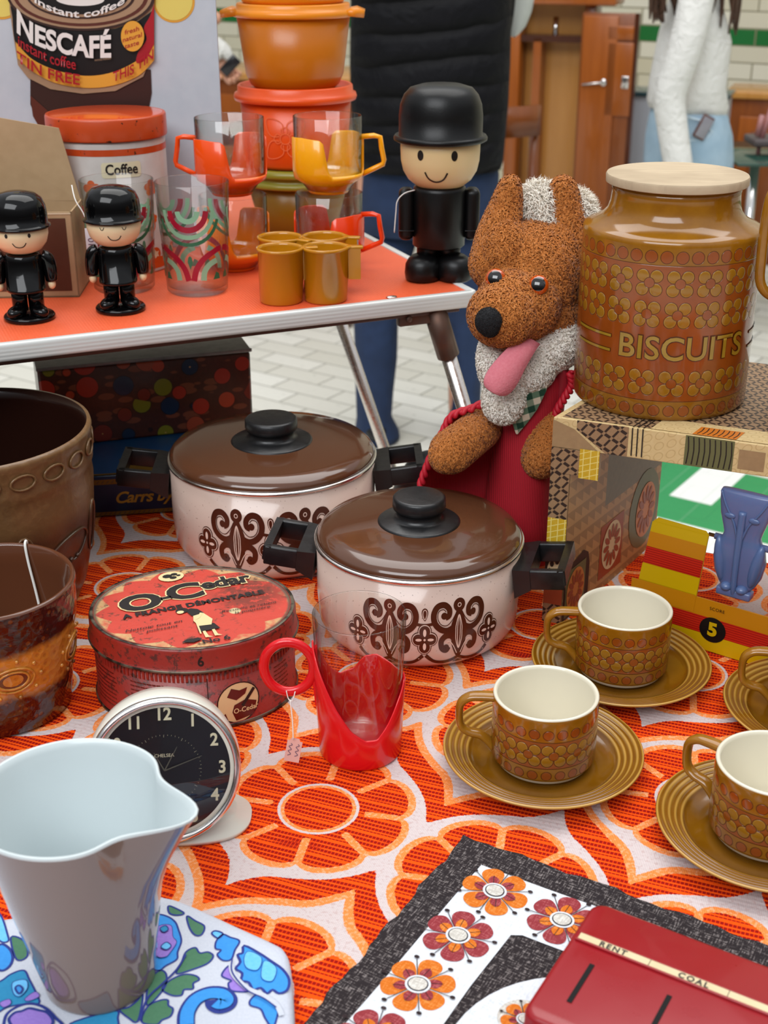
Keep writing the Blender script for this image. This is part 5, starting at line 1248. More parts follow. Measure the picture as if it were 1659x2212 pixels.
b = MB(); b.lathe([(R_, .1360), (R_ + .0022, .1362), (R_ + .0026, .1375), (R_ + .0024, .1565), (R_ + .0016, .1582), (R_ - .0005, .1585), (R_ - .0015, .1580), (0, .1580)], m_cofs, 96)
b.lathe([(R_ - .0010, .1584), (R_ - .003, .1586), (0, .1587)], m_cofo, 96); b.build('lid', t)

# ------------------------------------------------------------------ glass mugs in plastic holders, stacked in pairs
def mug(label, loc, col, col2, rz, hand):
    m = mat('mug_holder_plastic', col=col, rough=.18, sss=.2, sssr=(.01, .004, .001), ssss=.4, coat=.2)
    t = thing('glass_mug', label, 'mug', loc, rz)
    b = MB(); b.lathe([(0, .0030), (.0225, .0030), (.0275, .0100), (.0335, .0165), (.0350, .0240), (.0357, .0775), (.0351, .0780), (.0345, .0775), (.0338, .0245), (.0322, .0180), (.025, .0120), (0, .0100)], m_tg, 72); b.build('glass', t)
    def hh(a):
        d = abs((math.degrees(a) - 45 + 90) % 180 - 90)                  # 0 mid wing, 90 mid gap
        return float(np.interp(d, [0, 34, 40, 44, 48, 54, 90], [.0590, .0575, .0540, .0400, .0250, .0210, .0205]))
    N_ = 144; rings = []
    for k in range(N_):
        a = 2 * math.pi * k / N_; h = hh(a); ri = lambda z: float(np.interp(z, [0, .0095, .0165, .024, .078], [.0210, .0265, .0352, .0362, .0366]))
        pr_ = [(0, .0), (.0205, .0), (.0215, .0015), (ri(.0095), .0095), (ri(.0165) + .001, .0160), (ri(.024) + .0012, .0215 if h < .025 else .024), (ri(h) + .0012, h - .0005), (ri(h) + .0005, h), (ri(h) - .0003, h - .0008), (ri(min(.024, h)) - .0004, min(.022, h - .001)), (.033, .0175), (.0262, .0112), (.020, .0026), (0, .0026)]
        rings.append([(r * math.cos(a), r * math.sin(a), z) for r, z in pr_])
    b.loft(rings, m, closed=False, cap=False, loop=True); b.build('holder', t)
    b = MB(); Tm = Matrix.Rotation(hand, 4, 'Z')
    b.tube([(.0355, 0, .0565), (.0480, 0, .0575), (.0545, 0, .0560), (.0560, 0, .0450), (.0585, 0, .0330), (.0575, 0, .0285), (.0480, 0, .0240), (.0360, 0, .0185)], .0034, m, 8, T=Tm, flat=.8, up=(1, 0, 0)); b.build('handle', t)
    return t
LM, RM = (-.1590, 1.3760), (-.0585, 1.3880)
for (n_, lab, p, z, c1, rz, hd) in (('a', 'glass mug in an amber-orange holder at the bottom of the left stack', LM, 0, '#f07d10', .0, 2.4), ('b', 'glass mug in a bright orange holder on top of the left stack', LM, .0785, '#f05010', .05, 3.0),
                               ('c', 'glass mug in a red-orange holder at the bottom of the right stack', RM, 0, '#ec400e', 1.60, -1.85), ('d', 'glass mug in a yellow holder on top of the right stack', RM, .0785, '#f7a60a', .0, .0)):
    mug(lab, (p[0], p[1], T + .0003 + z), c1, c1, rz, hd)['group'] = 'glass mugs with plastic holders'

# ------------------------------------------------------------------ mustard measuring cups
m_mus = mat('mustard_plastic', col='#b8790f', rough=.16, coat=.3, sss=.08, ssss=.1)
def mcup(label, loc, rz, first=None):
    if first: return dup(first, loc, rz, label)
    t = thing('measuring_cup', label, 'cup', loc, rz); R_ = .0213; Hh = .0530
    def lip(a, r, z): d = (a - math.pi + math.pi) % (2 * math.pi) - math.pi; return r + (.0055 * math.exp(-(d / .22) ** 2) * max(0, (z - .047) / .006) if True else 0)
    b = MB(); b.lathe([(0, 0), (R_ - .0016, 0), (R_ - .0004, .0014), (R_, Hh - .0030), (R_ + .0010, Hh - .0026), (R_ + .0011, Hh), (R_ - .0016, Hh), (R_ - .0020, Hh - .003), (R_ - .0026, .003), (0, .0025)], m_mus, 64, rad=lambda a, r, z: lip(a - math.pi if True else a, r, z)); b.build('cup_body', t)
    b = MB(); b.box((R_ - .001, -.0042, Hh - .0026), (R_ + .0155, .0042, Hh), m_mus, .0008)
    b.loft([[(x, y, z) for x, y in ((R_ + .0010, -.0040), (R_ + .0130, -.0040), (R_ + .0130, .0040), (R_ + .0010, .0040))] for z in (Hh - .0020, Hh - .0300, Hh - .0320)], m_mus, smooth=False)
    b.build('grip', t); return t
mc = mcup('mustard plastic measuring cup, front left of the cluster of four', (-.1005, 1.2410, T + .0003), .10)
M2 = [mc, dup(mc, (-.0570, 1.2455, T + .0003), .05, 'mustard plastic measuring cup, front right of the cluster of four'),
      dup(mc, (-.1040, 1.2900, T + .0003), -.55, 'mustard plastic measuring cup, back left of the cluster, with its spout in view'), dup(mc, (-.0600, 1.2930, T + .0003), -.15, 'mustard plastic measuring cup, back right of the cluster of four')]
for o in M2: o['group'] = 'mustard measuring cups'

# ------------------------------------------------------------------ stacked storage tubs
def plast(name, col, r=.3): return mat(name, lambda c: dict(normal=c.bump(c.noise(400, 2), .0002, .3)), col=col, rough=r, sss=.12, sssr=(.01, .004, .001), ssss=.5)
m_ol = plast('olive_tub', '#8a6a12'); m_oll = plast('olive_tub_lid', '#8c8624'); m_or = plast('red_orange_tub', '#e2500f'); m_ora = plast('amber_tub', '#c8700c'); m_oral = plast('amber_tub_lid', '#ea8c14'); m_flw = mat('pressed_flower_line', col='#f07a4a', rough=.3)
TC = (-.1025, 1.5650)
def tub(name, label, z, prof, lidp, mb, ml, extra=None):
    t = thing(name, label, 'storage tub', (TC[0], TC[1], T + z), 0); b = MB(); b.lathe(prof, mb, 88)
    if extra: extra(b)
    b.build('tub_body', t); b = MB(); b.lathe(lidp, ml, 88, rad=(lambda a, r, z: r + (.0095 * math.exp(-((((a + math.pi) % (2 * math.pi)) - math.pi) / .34) ** 2) + .0095 * math.exp(-(((a % (2 * math.pi)) - math.pi) / .34) ** 2)) * (1 if r > .062 else 0)) if name == 'amber_tub_' else None); b.build('lid', t); t['group'] = 'stacked storage tubs'; return t
tub('storage_tub', 'olive storage tub at the bottom of the stack of tubs', .0003, [(0, 0), (.0430, 0), (.0460, .004), (.0600, .060), (0, .060)], [(.0600, .058), (.0655, .058), (.0665, .0600), (.0655, .0640), (.0615, .0650), (.0615, .0700), (.0655, .0705), (.0665, .0730), (.0650, .0780), (.060, .0795), (.056, .0780), (0, .0765)], m_ol, m_oll)
def flower_line(b):
    f = cyl(lambda y: .0600 + y * .075, 0, .0004, a0=-98)
    b.stroke(circ(.0, .036, .0058, 20), .0009, m_flw, f, closed=True, raw=True)
    for k in range(4):
        a = math.pi / 4 + k * math.pi / 2; c_, s_ = math.cos(a), math.sin(a); P_ = lambda r, q: (r * c_ - q * s_, .036 + r * s_ + q * c_)
        b.stroke([P_(.0065, -.003), P_(.0135, -.0095), P_(.0230, -.0075), P_(.0305, 0), P_(.0230, .0075), P_(.0135, .0095), P_(.0065, .003)], .0009, m_flw, f)
        a += math.pi / 4; c_, s_ = math.cos(a), math.sin(a); b.stroke([P_(.0050, -.0035), P_(.0095, -.0052), P_(.0130, 0), P_(.0095, .0052), P_(.0050, .0035)], .0008, m_flw, f)
tub('storage_tub', 'red-orange storage tub with a line flower, second from the bottom of the stack', .0800, [(0, 0), (.0560, 0), (.0590, .004), (.0645, .0760), (0, .0760)], [(.0645, .0720), (.0700, .0725), (.0712, .0760), (.0700, .0800), (.0668, .0810), (.0664, .0880), (.0648, .0895), (.0625, .0885), (.0605, .0845), (0, .0840)], m_or, m_or, flower_line)
def tub_ears(t):
    for sg in (-1, 1):
        b = MB(); b.loft([[(sg * (.060 + r), y, z) for r, y, z in ring] for ring in ([(0, -.030, .079), (0, .030, .079), (0, .030, .085), (0, -.030, .085)], [(.012, -.026, .0775), (.012, .026, .0775), (.012, .026, .087), (.012, -.026, .087)], [(.020, -.018, .0765), (.020, .018, .0765), (.021, .018, .084), (.021, -.018, .084)])], m_oral, smooth=True); b.build('lug_handle', t)
t3 = tub('storage_tub', 'amber storage tub with lug handles, on top of the red-orange tub', .1648, [(0, 0), (.0450, 0), (.0510, .005), (.0560, .016), (.0645, .0800), (0, .0800)], [(.0635, .0770), (.0680, .0775), (.0695, .0800), (.0680, .0850), (.0640, .0860), (.0640, .0900), (.0630, .0915), (0, .0915)], m_ora, m_oral); tub_ears(t3)
tub('storage_tub', 'topmost storage tub of the stack, mostly above the top edge of the photo', .2566, [(0, 0), (.0560, 0), (.0590, .004), (.0645, .0760), (0, .0760)], [(.0645, .0720), (.0700, .0725), (.0712, .0760), (.0700, .0800), (0, .0810)], m_oral, m_oral)

# ------------------------------------------------------------------ open brown cardboard box
m_bxb = mat('brown_printed_card', lambda c: dict(col=c.mix('#4a2816', '#5a3220', c.noise(60, 4))), rough=.5); m_bxt = mat('tan_card', lambda c: dict(col=c.mix('#a18460', '#b39672', c.noise(90, 4))), rough=.8)
t = thing('cardboard_box', 'open brown cardboard gift box with its tan flap raised, behind the small figures', 'box', (-.3010, 1.2560, T + .0003), math.radians(3))
b = MB(); BXW, BXD, BXH = .16, .070, .0835
for lo, hi in (((-BXW, 0, 0), (0, .0016, BXH)), ((-BXW, BXD - .0016, 0), (0, BXD, BXH)), ((-.0016, 0, 0), (0, BXD, BXH)), ((-BXW, 0, 0), (-BXW + .0016, BXD, BXH)), ((-BXW, 0, 0), (0, BXD, .0016))): b.box(lo, hi, m_bxt)
fx = lambda e: (lambda x, y: (x, -e, y))
b.patch([[(-BXW, .0065), (-.0065, .0065), (-.0065, BXH - .006), (-BXW, BXH - .006)]], m_bxb, fx(.0004)); b.stroke([(-BXW, BXH - .0014), (-.001, BXH - .0014)], .0016, mat('pale_card_edge', col='#cdbb9c', rough=.8), fx(.0006), raw=True)
b.build('box_body', t)
b = MB(); b.loft([[(-BXW, BXD, BXH - .002), (-.002, BXD - .002, BXH - .002), (-.0180, BXD + .004, BXH + .0680), (-BXW, BXD + .004, BXH + .094)], [(-BXW, BXD + .0016, BXH - .002), (-.002, BXD - .0004, BXH - .002), (-.0180, BXD + .0056, BXH + .0680), (-BXW, BXD + .0056, BXH + .094)]], m_bxt, smooth=False); b.build('flap', t)

# ------------------------------------------------------------------ printed display board
BY = 1.475
def bpt(px, py):
    u = (px - CX) / FPX; v = -(py - CY) / FPX; c_, s_ = math.cos(PITCH), math.sin(PITCH); t_ = BY / (c_ + v * s_); return (u * t_, CAMH + (-s_ + v * c_) * t_)
m_bd = mat('pale_blue_board', lambda c: dict(col=c.mix('#b4bfca', '#c6ced6', c.noise(60, 4))), rough=.55); m_bed = mat('board_edge', col='#8c8478', rough=.7)
def pc(n, c, r=.35): return mat(n, col=c, rough=r)
k_blk, k_wht, k_red, k_yel, k_yel2, k_brn, k_br2, k_gold = pc('poster_black', '#141012'), pc('poster_white', '#e6e4e0'), pc('poster_red', '#a81826'), pc('poster_amber', '#e0a23a'), pc('poster_lemon', '#e2cf6a'), pc('poster_brown', '#3a2420'), pc('poster_rust', '#5c2c22'), pc('poster_tan', '#a5876a')
t = thing('display_board', 'pale blue display board printed with a big black coffee tin picture', 'poster board', (0, BY, 0), 0)
b = MB(); xr0, _ = bpt(480, 540); b.prism([(-.80, T + .0006), (-.1785, T + .0006), (-.1785, .62), (-.80, .62)], 0, .005, m_bd, fn=lambda x, y, z: (x, z, y), b=.0003)
def lay(e): return lambda px, py: (lambda q: (q[0], -.0004 - e * .00035, q[1]))(bpt(px, -py))
def poly(pts, m, e, L=None): b.patch([[(x, -y) for x, y in pts]], m, lay(e), L)
def eln(cx_, cy_, rx, ry, a0, a1, n=30, rot=.10): return [(cx_ + rx * math.cos(math.radians(a)), cy_ + ry * math.sin(math.radians(a)) + rot * rx * math.cos(math.radians(a))) for a in np.linspace(a0, a1, n)]
for (cx_, cy_, r) in ((5, -2, 44), (376, 4, 45)): poly(eln(cx_, cy_, r, r, 0, 360, 32, 0), k_yel, 0); poly(eln(cx_, cy_, r - 5, r - 5, 0, 360, 32, 0), k_yel2, 1)
poly([(66, 150), (66, 225), (80, 262), (110, 300), (290, 300), (318, 255), (328, 200), (326, 150)], k_brn, 2)
for i, q in enumerate((-6, 4, 14, 26)): b.stroke([(x, -y) for x, y in eln(198, 182 + q, 131 - i, 52, 176, 4, 30, .0)], .0022, k_gold if i % 2 else k_br2, lay(4), raw=True)
poly([(66, 205), (100, 235), (130, 262), (128, 300), (95, 290), (72, 250)], k_br2, 5)
poly([(22, -40), (22, 20), (32, 90), (40, 140), (62, 168), (110, 192), (180, 202), (250, 196), (310, 165), (334, 110), (334, 20), (334, -40)], k_gold, 6)
b.stroke([(x, -y) for x, y in spline([(34, 118), (60, 155), (110, 183), (180, 195), (250, 188), (305, 160), (330, 118)], 6)], .0055, k_brn, lay(7), raw=True)
poly([(24, 12)] + spline([(28, 30), (36, 95), (70, 130), (120, 152), (185, 166), (240, 158), (300, 130), (333, 95)], 6)[1:] + [(334, 20), (300, 45), (250, 62), (190, 66), (120, 55), (60, 35)], k_blk, 8)
poly(spline([(36, 90), (70, 126), (120, 150), (185, 163), (245, 155), (300, 128), (334, 92)], 6) + spline([(334, 130), (300, 163), (245, 184), (185, 189), (120, 178), (70, 152), (40, 125)], 6), k_yel, 9)
poly(spline([(334, 8), (325, 35), (312, 60), (318, 85), (300, 112), (296, 135), (315, 128), (334, 95)], 4), k_red, 10)
for i, (rx, ry, m) in enumerate(((160, 78, k_brn), (154, 73, k_gold), (146, 68, k_br2), (138, 62, k_gold), (118, 52, k_brn), (112, 48, k_gold), (104, 42, k_blk), (52, 14, k_wht))): poly(eln(176, -12 if i < 7 else -2, rx, ry, 0, 360, 48, .02), m, 11 + i)
def curvt(txt, size, m, e, x0, x1, base, hgt, sh=0, bold=0.0):
    """lettering that follows the curve base(px)"""
    n = [1e9, -1e9]
    def grab(x, y): n[0] = min(n[0], x); n[1] = max(n[1], x); return x, y
    tmp = MB(); tmp.text(txt, 1.0, m, lambda x, y: (x, y, 0), warp=grab, bold=bold)
    def wp(x, y): f = (x - n[0]) / (n[1] - n[0]); px = x0 + (x1 - x0) * f; return px + sh * y, -(base(px) - (y + .36) * hgt(px))
    b.text(txt, 1.0, m, lay(e), warp=wp, bold=bold, L=None)
bs1 = lambda x: float(np.interp(x, [36, 60, 100, 150, 200, 245], [68, 88, 106, 119, 126, 125]))
curvt('NESCAFÉ', 1, k_wht, 20, 40, 243, bs1, lambda x: float(np.interp(x, [40, 80, 243], [70, 58, 66])), bold=.035)
b.stroke([(x, -y) for x, y in [(96, 56), (130, 68), (170, 77), (208, 82)]], .0030, k_wht, lay(20))
curvt('instant coffee', 1, k_red, 21, 43, 167, lambda x: float(np.interp(x, [43, 80, 120, 167], [100, 122, 140, 151])), lambda x: 33, bold=.01)
curvt('TIN FREE', 1, k_red, 21, 40, 176, lambda x: float(np.interp(x, [40, 80, 120, 176], [132, 158, 174, 184])), lambda x: 32, bold=.02)
curvt('THIS TIN', 1, k_red, 21, 247, 334, lambda x: float(np.interp(x, [247, 290, 334], [177, 160, 126])), lambda x: 30, bold=.02)
poly(eln(289, 77, 25, 33, 0, 360, 30, 0), k_yel, 20)
for i_, s_ in enumerate(('fresh', 'natural', 'taste')): curvt(s_, 1, k_red, 21, 272 + (i_ == 1) * -4, 303 + (i_ == 1) * 6, lambda x, i_=i_: 70 + i_ * 15 - (x - 288) * .30, lambda x: 14, bold=.01)
curvt('instant coffee', 1, k_wht, 21, 78, 272, lambda x: 38 - ((x - 176) / 97) ** 2 * 32, lambda x: 22, bold=.02)
curvt('REGISTERED', 1, k_gold, 21, 208, 243, lambda x: 131 - (x - 208) * .12, lambda x: 5)
b.build('board', t)

# ================================================================== PLUSH FOX
FOY = 1.105
def fx3(px, py, y=FOY):
    u = (px - CX) / FPX; v = -(py - CY) / FPX; c_, s_ = math.cos(PITCH), math.sin(PITCH); t_ = y / (c_ + v * s_); return Vector((u * t_, y, CAMH + (-s_ + v * c_) * t_))
def fused(blobs, voxel=.0022, smooth=6):
    """one smooth skin around overlapping ellipsoids / tapered capsules"""
    b = MB(); m0 = M_black_pl
    for q in blobs:
        if q[0] == 'e': b.ell(q[1], q[2], m0, 24, 14, rot=q[3] if len(q) > 3 else None)
        else: b.tube(spline(q[1], 6), q[2], m0, 18)
        if q[0] == 't':
            b.ell(q[1][0], (q[2](0),) * 3, m0, 14, 8); b.ell(q[1][-1], (q[2](1),) * 3, m0, 14, 8)
    o = b.build('tmp'); md = o.modifiers.new('r', 'REMESH'); md.mode = 'VOXEL'; md.voxel_size = voxel
    ms = o.modifiers.new('s', 'SMOOTH'); ms.iterations = smooth; ms.factor = .5
    dg = bpy.context.evaluated_depsgraph_get(); me = bpy.data.meshes.new_from_object(o.evaluated_get(dg)); old = o.data
    bpy.data.objects.remove(o); bpy.data.meshes.remove(old); return me
def fur(b, me, m, n, ln, wd, lay=.55, seed=1, curl=.5, mask=None):
    """short curled tufts of pile standing on the surface"""
    r = np.random.RandomState(seed); me.calc_loop_triangles()
    co = np.empty(len(me.vertices) * 3, np.float32); me.vertices.foreach_get('co', co); co = co.reshape(-1, 3)
    nn = np.array([v.normal[:] for v in me.vertices]); tr = np.empty(len(me.loop_triangles) * 3, np.int32); me.loop_triangles.foreach_get('vertices', tr); tr = tr.reshape(-1, 3)
    A, B_, C_ = co[tr[:, 0]], co[tr[:, 1]], co[tr[:, 2]]; ar = np.linalg.norm(np.cross(B_ - A, C_ - A), axis=1); idx = r.choice(len(tr), n, p=ar / ar.sum())
    w = r.dirichlet((1, 1, 1), n); t = tr[idx]; P = (co[t] * w[:, :, None]).sum(1); N = (nn[t] * w[:, :, None]).sum(1); N /= np.linalg.norm(N, axis=1)[:, None] + 1e-9
    if mask is not None: k = mask(P); P, N = P[k], N[k]; n = len(P)
    R = r.normal(size=(n, 3)); g = np.array([0, -.2, -.5]); R = R * .8 + g; R -= (R * N).sum(1)[:, None] * N; R /= np.linalg.norm(R, axis=1)[:, None] + 1e-9
    S = np.cross(N, R); L = (ln * (.6 + .8 * r.rand(n)))[:, None]; W = (wd * (.7 + .6 * r.rand(n)))[:, None]
    c1 = P + (N * (1 - lay * .4) + R * lay * .5) * L * .5; c2 = P + (N * (1 - lay) + R * lay) * L + S * (r.rand(n)[:, None] - .5) * L * curl
    V = np.stack([P - S * W - N * .0004, P + S * W - N * .0004, c1 - S * W * .8, c1 + S * W * .8, c2], 1).reshape(-1, 3)
    i0 = np.arange(n) * 5; F = []
    for i in i0.tolist(): F.append((i, i + 1, i + 3, i + 2)); F.append((i + 2, i + 3, i + 4))
    b.add(V.tolist(), F, m, True)
def addmesh(b, me, m): b.add([v.co[:] for v in me.vertices], [list(p.vertices) for p in me.polygons], m, True)
m_fb = mat('brown_plush', lambda c: dict(col=c.mix(c.mix('#a9622c', '#b8733a', c.noise(110, 3)), '#cf9560', c.noise(500, 2).gt(.62, .1) * .35)), rough=.9, sheen=.1, spec=.1)
m_fw = mat('cream_plush', lambda c: dict(col=c.mix('#efe6d6', '#faf6ee', c.noise(150, 3))), rough=.9, sheen=.1, spec=.1)
m_felt = mat('pink_felt', lambda c: dict(col=c.mix('#d8707e', '#e8909a', c.noise(500, 3)), normal=c.bump(c.noise(700, 2), .0006, .5)), rough=.95)
m_nose = mat('black_felt', lambda c: dict(col=c.mix('#07070a', '#17171b', c.noise(400, 3)), normal=c.bump(c.noise(500, 2), .001, .6)), rough=.85)
m_cord = mat('red_corduroy', lambda c: dict(col=c.mix('#8c0214', '#bb0824', (c.xyz()[0] / .0016).frac().m('PINGPONG', .5) * 1.6), normal=c.bump((c.xyz()[0] / .0016).frac().m('PINGPONG', .5), .0007, .8)), rough=.8)
m_satin = mat('crimson_lining', lambda c: dict(col=c.mix('#7c0418', '#a00a20', c.noise(30, 2))), rough=.45, sheen=.2)
m_ging = mat('green_gingham', lambda c: (lambda x, y, z, sx, sz: dict(col=c.mix(c.mix('#d9cbb4', '#5f7a62', sx * .85), c.mix('#5f7a62', '#123f2c', sx), sz)))(*c.xyz(), ((c.xyz()[0] * .95 + c.xyz()[2] * .25) / .0125).frac().lt(.5, .06), ((c.xyz()[2] * .95 - c.xyz()[0] * .25) / .0125).frac().lt(.5, .06)), rough=.8)
fx = thing('toy_fox', 'brown plush fox with pink felt tongue and red jacket, between pot and biscuit jar', 'soft toy', (0, 0, 0))
# head
head = fused([('e', fx3(1145, 600, 1.120), (.0445, .043, .050)), ('e', fx3(1154, 680, 1.117), (.040, .038, .034)), ('e', fx3(1118, 660, 1.085), (.036, .034, .031)), ('e', fx3(1085, 680, 1.062), (.029, .026, .0265)),
              ('e', fx3(1090, 545, 1.110), (.022, .026, .030)), ('e', fx3(1200, 560, 1.122), (.023, .025, .034)), ('e', fx3(1100, 625, 1.075), (.022, .022, .015)), ('e', fx3(1170, 560, 1.105), (.022, .020, .020))], .0022, 8)
b = MB(); addmesh(b, head, m_fb); fur(b, head, m_fb, 34000, .0046, .00085, .72, 1, 1.0); b.build('head', fx)
for nm, pts, rf in (('ear', [fx3(1102, 402, 1.120), fx3(1092, 450, 1.120), fx3(1076, 510, 1.115), fx3(1068, 570, 1.112)], lambda q: .0085 + .0150 * q - .002 * q * q), ('ear', [fx3(1216, 408, 1.130), fx3(1221, 450, 1.130), fx3(1224, 510, 1.127), fx3(1220, 580, 1.122)], lambda q: .0105 + .0110 * q)):
    e_ = fused([('t', pts, rf)], .0022, 4); b = MB(); addmesh(b, e_, m_fb); fur(b, e_, m_fb, 13000, .0048, .00085, .7, 2 + int(pts[0].x * 1000), .9); b.build(nm, fx)
jaw = fused([('e', fx3(1165, 735, 1.108), (.040, .032, .030)), ('e', fx3(1185, 705, 1.118), (.031, .03, .032)), ('e', fx3(1130, 790, 1.095), (.029, .026, .026)), ('e', fx3(1088, 862, 1.078), (.0185, .016, .0225)), ('e', fx3(1080, 800, 1.080), (.0155, .014, .022)), ('e', fx3(1062, 775, 1.074), (.012, .012, .026))], .0022, 7)
b = MB(); addmesh(b, jaw, m_fw); fur(b, jaw, m_fw, 20000, .0050, .0008, .68, 5, .9); b.build('white_jaw', fx)
tuft = fused([('e', fx3(1165, 450, 1.135), (.017, .014, .020)), ('e', fx3(1240, 462, 1.14), (.0165, .014, .018)), ('e', fx3(1185, 480, 1.135), (.030, .014, .018))], .0024, 5)
b = MB(); addmesh(b, tuft, m_fw); fur(b, tuft, m_fw, 9000, .0105, .0005, .4, 6, .8); b.build('white_crest', fx)
# face
m_iris = mat('amber_eye', lambda c: dict(col='#b8480c'), rough=.05, coat=1.0); m_pup = mat('eye_pupil', col='#0a0506', rough=.04, coat=1.0); m_eyeb = mat('eye_rim', col='#3a1408', rough=.08, coat=.8)
for px, py, yy in ((1071, 603, 1.0680), (1163, 617, 1.0650)):
    c0 = fx3(px, py, yy); n = Vector((-.22 if px < 1100 else -.12, -.85, .45)).normalized(); q = n.to_track_quat('Z', 'Y').to_matrix().to_4x4(); Tq = Matrix.Translation(c0) @ q @ Matrix.Scale(1.14, 4)
    b = MB(); b.lathe([(0, -.004), (.0070, -.003), (.0078, .0), (.0074, .0022)], m_eyeb, 28, T=Tq); b.lathe([(.0074, .0022), (.0066, .0036), (.0052, .0047)], m_iris, 28, T=Tq); b.lathe([(.0052, .0047), (.0036, .0055), (.0018, .0060), (0, .0062)], m_pup, 28, T=Tq); b.build('eye', fx)
ns = fused([('e', fx3(1055, 694, 1.036), (.0112, .0090, .0118)), ('e', fx3(1058, 706, 1.037), (.0085, .008, .0090))], .0014, 5); b = MB(); addmesh(b, ns, m_nose); fur(b, ns, m_nose, 2500, .0012, .0003, .6, 9); b.build('nose', fx)
tp = [fx3(1150, 733, 1.062), fx3(1135, 748, 1.052), fx3(1110, 780, 1.046), fx3(1090, 810, 1.043), fx3(1074, 835, 1.042), fx3(1064, 849, 1.0425)]
path = spline(tp, 6); rings = []
for i, p in enumerate(path):
    f = i / (len(path) - 1); wd = .0085 + .0055 * sm(min(1, f * 1.5)); 
    if f > .62: wd *= math.sqrt(max(.01, 1 - ((f - .62) / .38) ** 2.4))
    p = Vector(p); ax = Vector((.86, 0, -.50)); n = Vector((.1, -1, .2)).normalized()
    rings.append([p - ax * wd + n * -.0007, p + n * .0004, p + ax * wd + n * -.0007, p + ax * wd - n * .0024, p - n * .0014, p - ax * wd - n * .0024])
b = MB(); b.loft(rings, m_felt); b.build('tongue', fx)
# body, jacket, arms
def ringpx(L_, R_, py, yc, dy, n=36): 
    a, c_ = fx3(L_, py, yc), fx3(R_, py, yc); cx_, rx = (a.x + c_.x) / 2, (c_.x - a.x) / 2
    return [(cx_ + rx * math.cos(t_), yc + dy * math.sin(t_), a.z) for t_ in np.linspace(0, 2 * math.pi, n, endpoint=False)]
b = MB(); b.loft([ringpx(l, r, py, 1.118, d) for py, l, r, d in ((800, 1110, 1215, .030), (850, 1085, 1222, .034), (900, 1075, 1215, .038), (960, 1068, 1205, .042), (1030, 1055, 1200, .046), (1100, 1045, 1200, .048), (1180, 1035, 1205, .048))], m_cord); b.build('jacket', fx)
b = MB(); cap_l = [(1060, 872), (1015, 888), (978, 905), (958, 940), (938, 980), (922, 1020), (905, 1060), (898, 1110), (905, 1190)]
ins = [(1085, 880), (1070, 920), (1065, 970), (1060, 1020), (1056, 1060), (1055, 1100), (1060, 1180)]
cl = [fx3(*p, 1.105 + .004 * math.sin(i * 1.3)) for i, p in enumerate(cap_l)]; cl = [Vector(p) for p in spline(cl, 4)]; N_ = len(cl)
ci = [Vector(p) for p in spline([fx3(*p, 1.140) for p in ins], 6)]; ci = [ci[int(i * (len(ci) - 1) / (N_ - 1))] for i in range(N_)]
rows = []
for k in range(9):
    f = k / 8; rows.append([cl[i].lerp(ci[i], f) + Vector((0, .018 * math.sin(f * math.pi) + .003 * math.sin(i * .5 + f * 6), 0)) for i in range(N_)])
b.loft(rows, m_cord, closed=False, cap=False)
rows2 = [[p + Vector((0, .002, 0)) for p in r] for r in rows]; b.loft(rows2, m_satin, closed=False, cap=False)
b.build('cape', fx)
def braid(pts, nm='braid'):
    b = MB(); pth = [Vector(p) for p in spline(pts, 14)]; L = len(pth)
    for s_ in (0, 1):
        pp = []
        for i, p in enumerate(pth):
            a = i * .55 + s_ * math.pi; pp.append(p + Vector((math.cos(a) * .0018, math.sin(a) * .0018, math.sin(a) * .0012)))
        b.tube(pp, .0024, m_cordb, 8)
    return b.build(nm, fx)
m_cordb = mat('crimson_cord', col='#b80a24', rough=.6)
braid([fx3(x, y, 1.096) for x, y in ((1062, 862), (1020, 882), (978, 898), (958, 932), (936, 975), (920, 1015), (908, 1050))])
braid([fx3(x, y, 1.085) for x, y in ((1232, 806), (1236, 830), (1222, 856), (1206, 882), (1198, 905))])
b = MB(); cr = [[fx3(x, y, 1.098 + .004 * k) for x, y in ((1188, 768), (1200, 800), (1198, 850), (1190, 900), (1184, 940))] for k in range(2)] + [[fx3(x, y, 1.100) for x, y in ((1222, 790), (1238, 815), (1226, 860), (1206, 895), (1196, 935))]]
b.loft([[Vector(p) for p in spline(r, 5)] for r in (cr[0], [a.lerp(c_, .5) + Vector((0, -.010, 0)) for a, c_ in zip(cr[0], cr[2])], cr[2])], m_satin, closed=False, cap=False); b.build('collar', fx)
gs = [[(1118, 835), (1150, 822), (1186, 806)], [(1108, 865), (1140, 855), (1180, 845)], [(1100, 890), (1130, 890), (1160, 885)], [(1104, 905), (1122, 915), (1140, 912)], [(1114, 936), (1116, 938), (1118, 938)]]
b = MB(); b.loft([[fx3(x, y, 1.076 - .003 * (k == 1) + .001 * j) for k, (x, y) in enumerate(r)] for j, r in enumerate(gs)], m_ging, closed=False, cap=False)
b.loft([[fx3(x, y, 1.079) for x, y in r] for r in gs], m_ging, closed=False, cap=False); b.build('gingham_scarf', fx)
arm = fused([('t', [fx3(1042, 925, 1.104), fx3(1028, 935, 1.094), fx3(1002, 955, 1.082), fx3(974, 976, 1.072)], lambda q: .0165 + .002 * q), ('e', fx3(964, 984, 1.068), (.0145, .015, .0150))], .0022, 5)
b = MB(); addmesh(b, arm, m_fb); fur(b, arm, m_fb, 15000, .0046, .00085, .72, 11, .9); b.build('arm', fx)
arm = fused([('t', [fx3(1192, 925, 1.092), fx3(1180, 955, 1.085), fx3(1172, 985, 1.080)], lambda q: .0165 + .002 * q), ('e', fx3(1168, 990, 1.079), (.0165, .015, .0175))], .0022, 5)
b = MB(); addmesh(b, arm, m_fb); fur(b, arm, m_fb, 9000, .0046, .00085, .72, 12, .9); b.build('arm', fx)

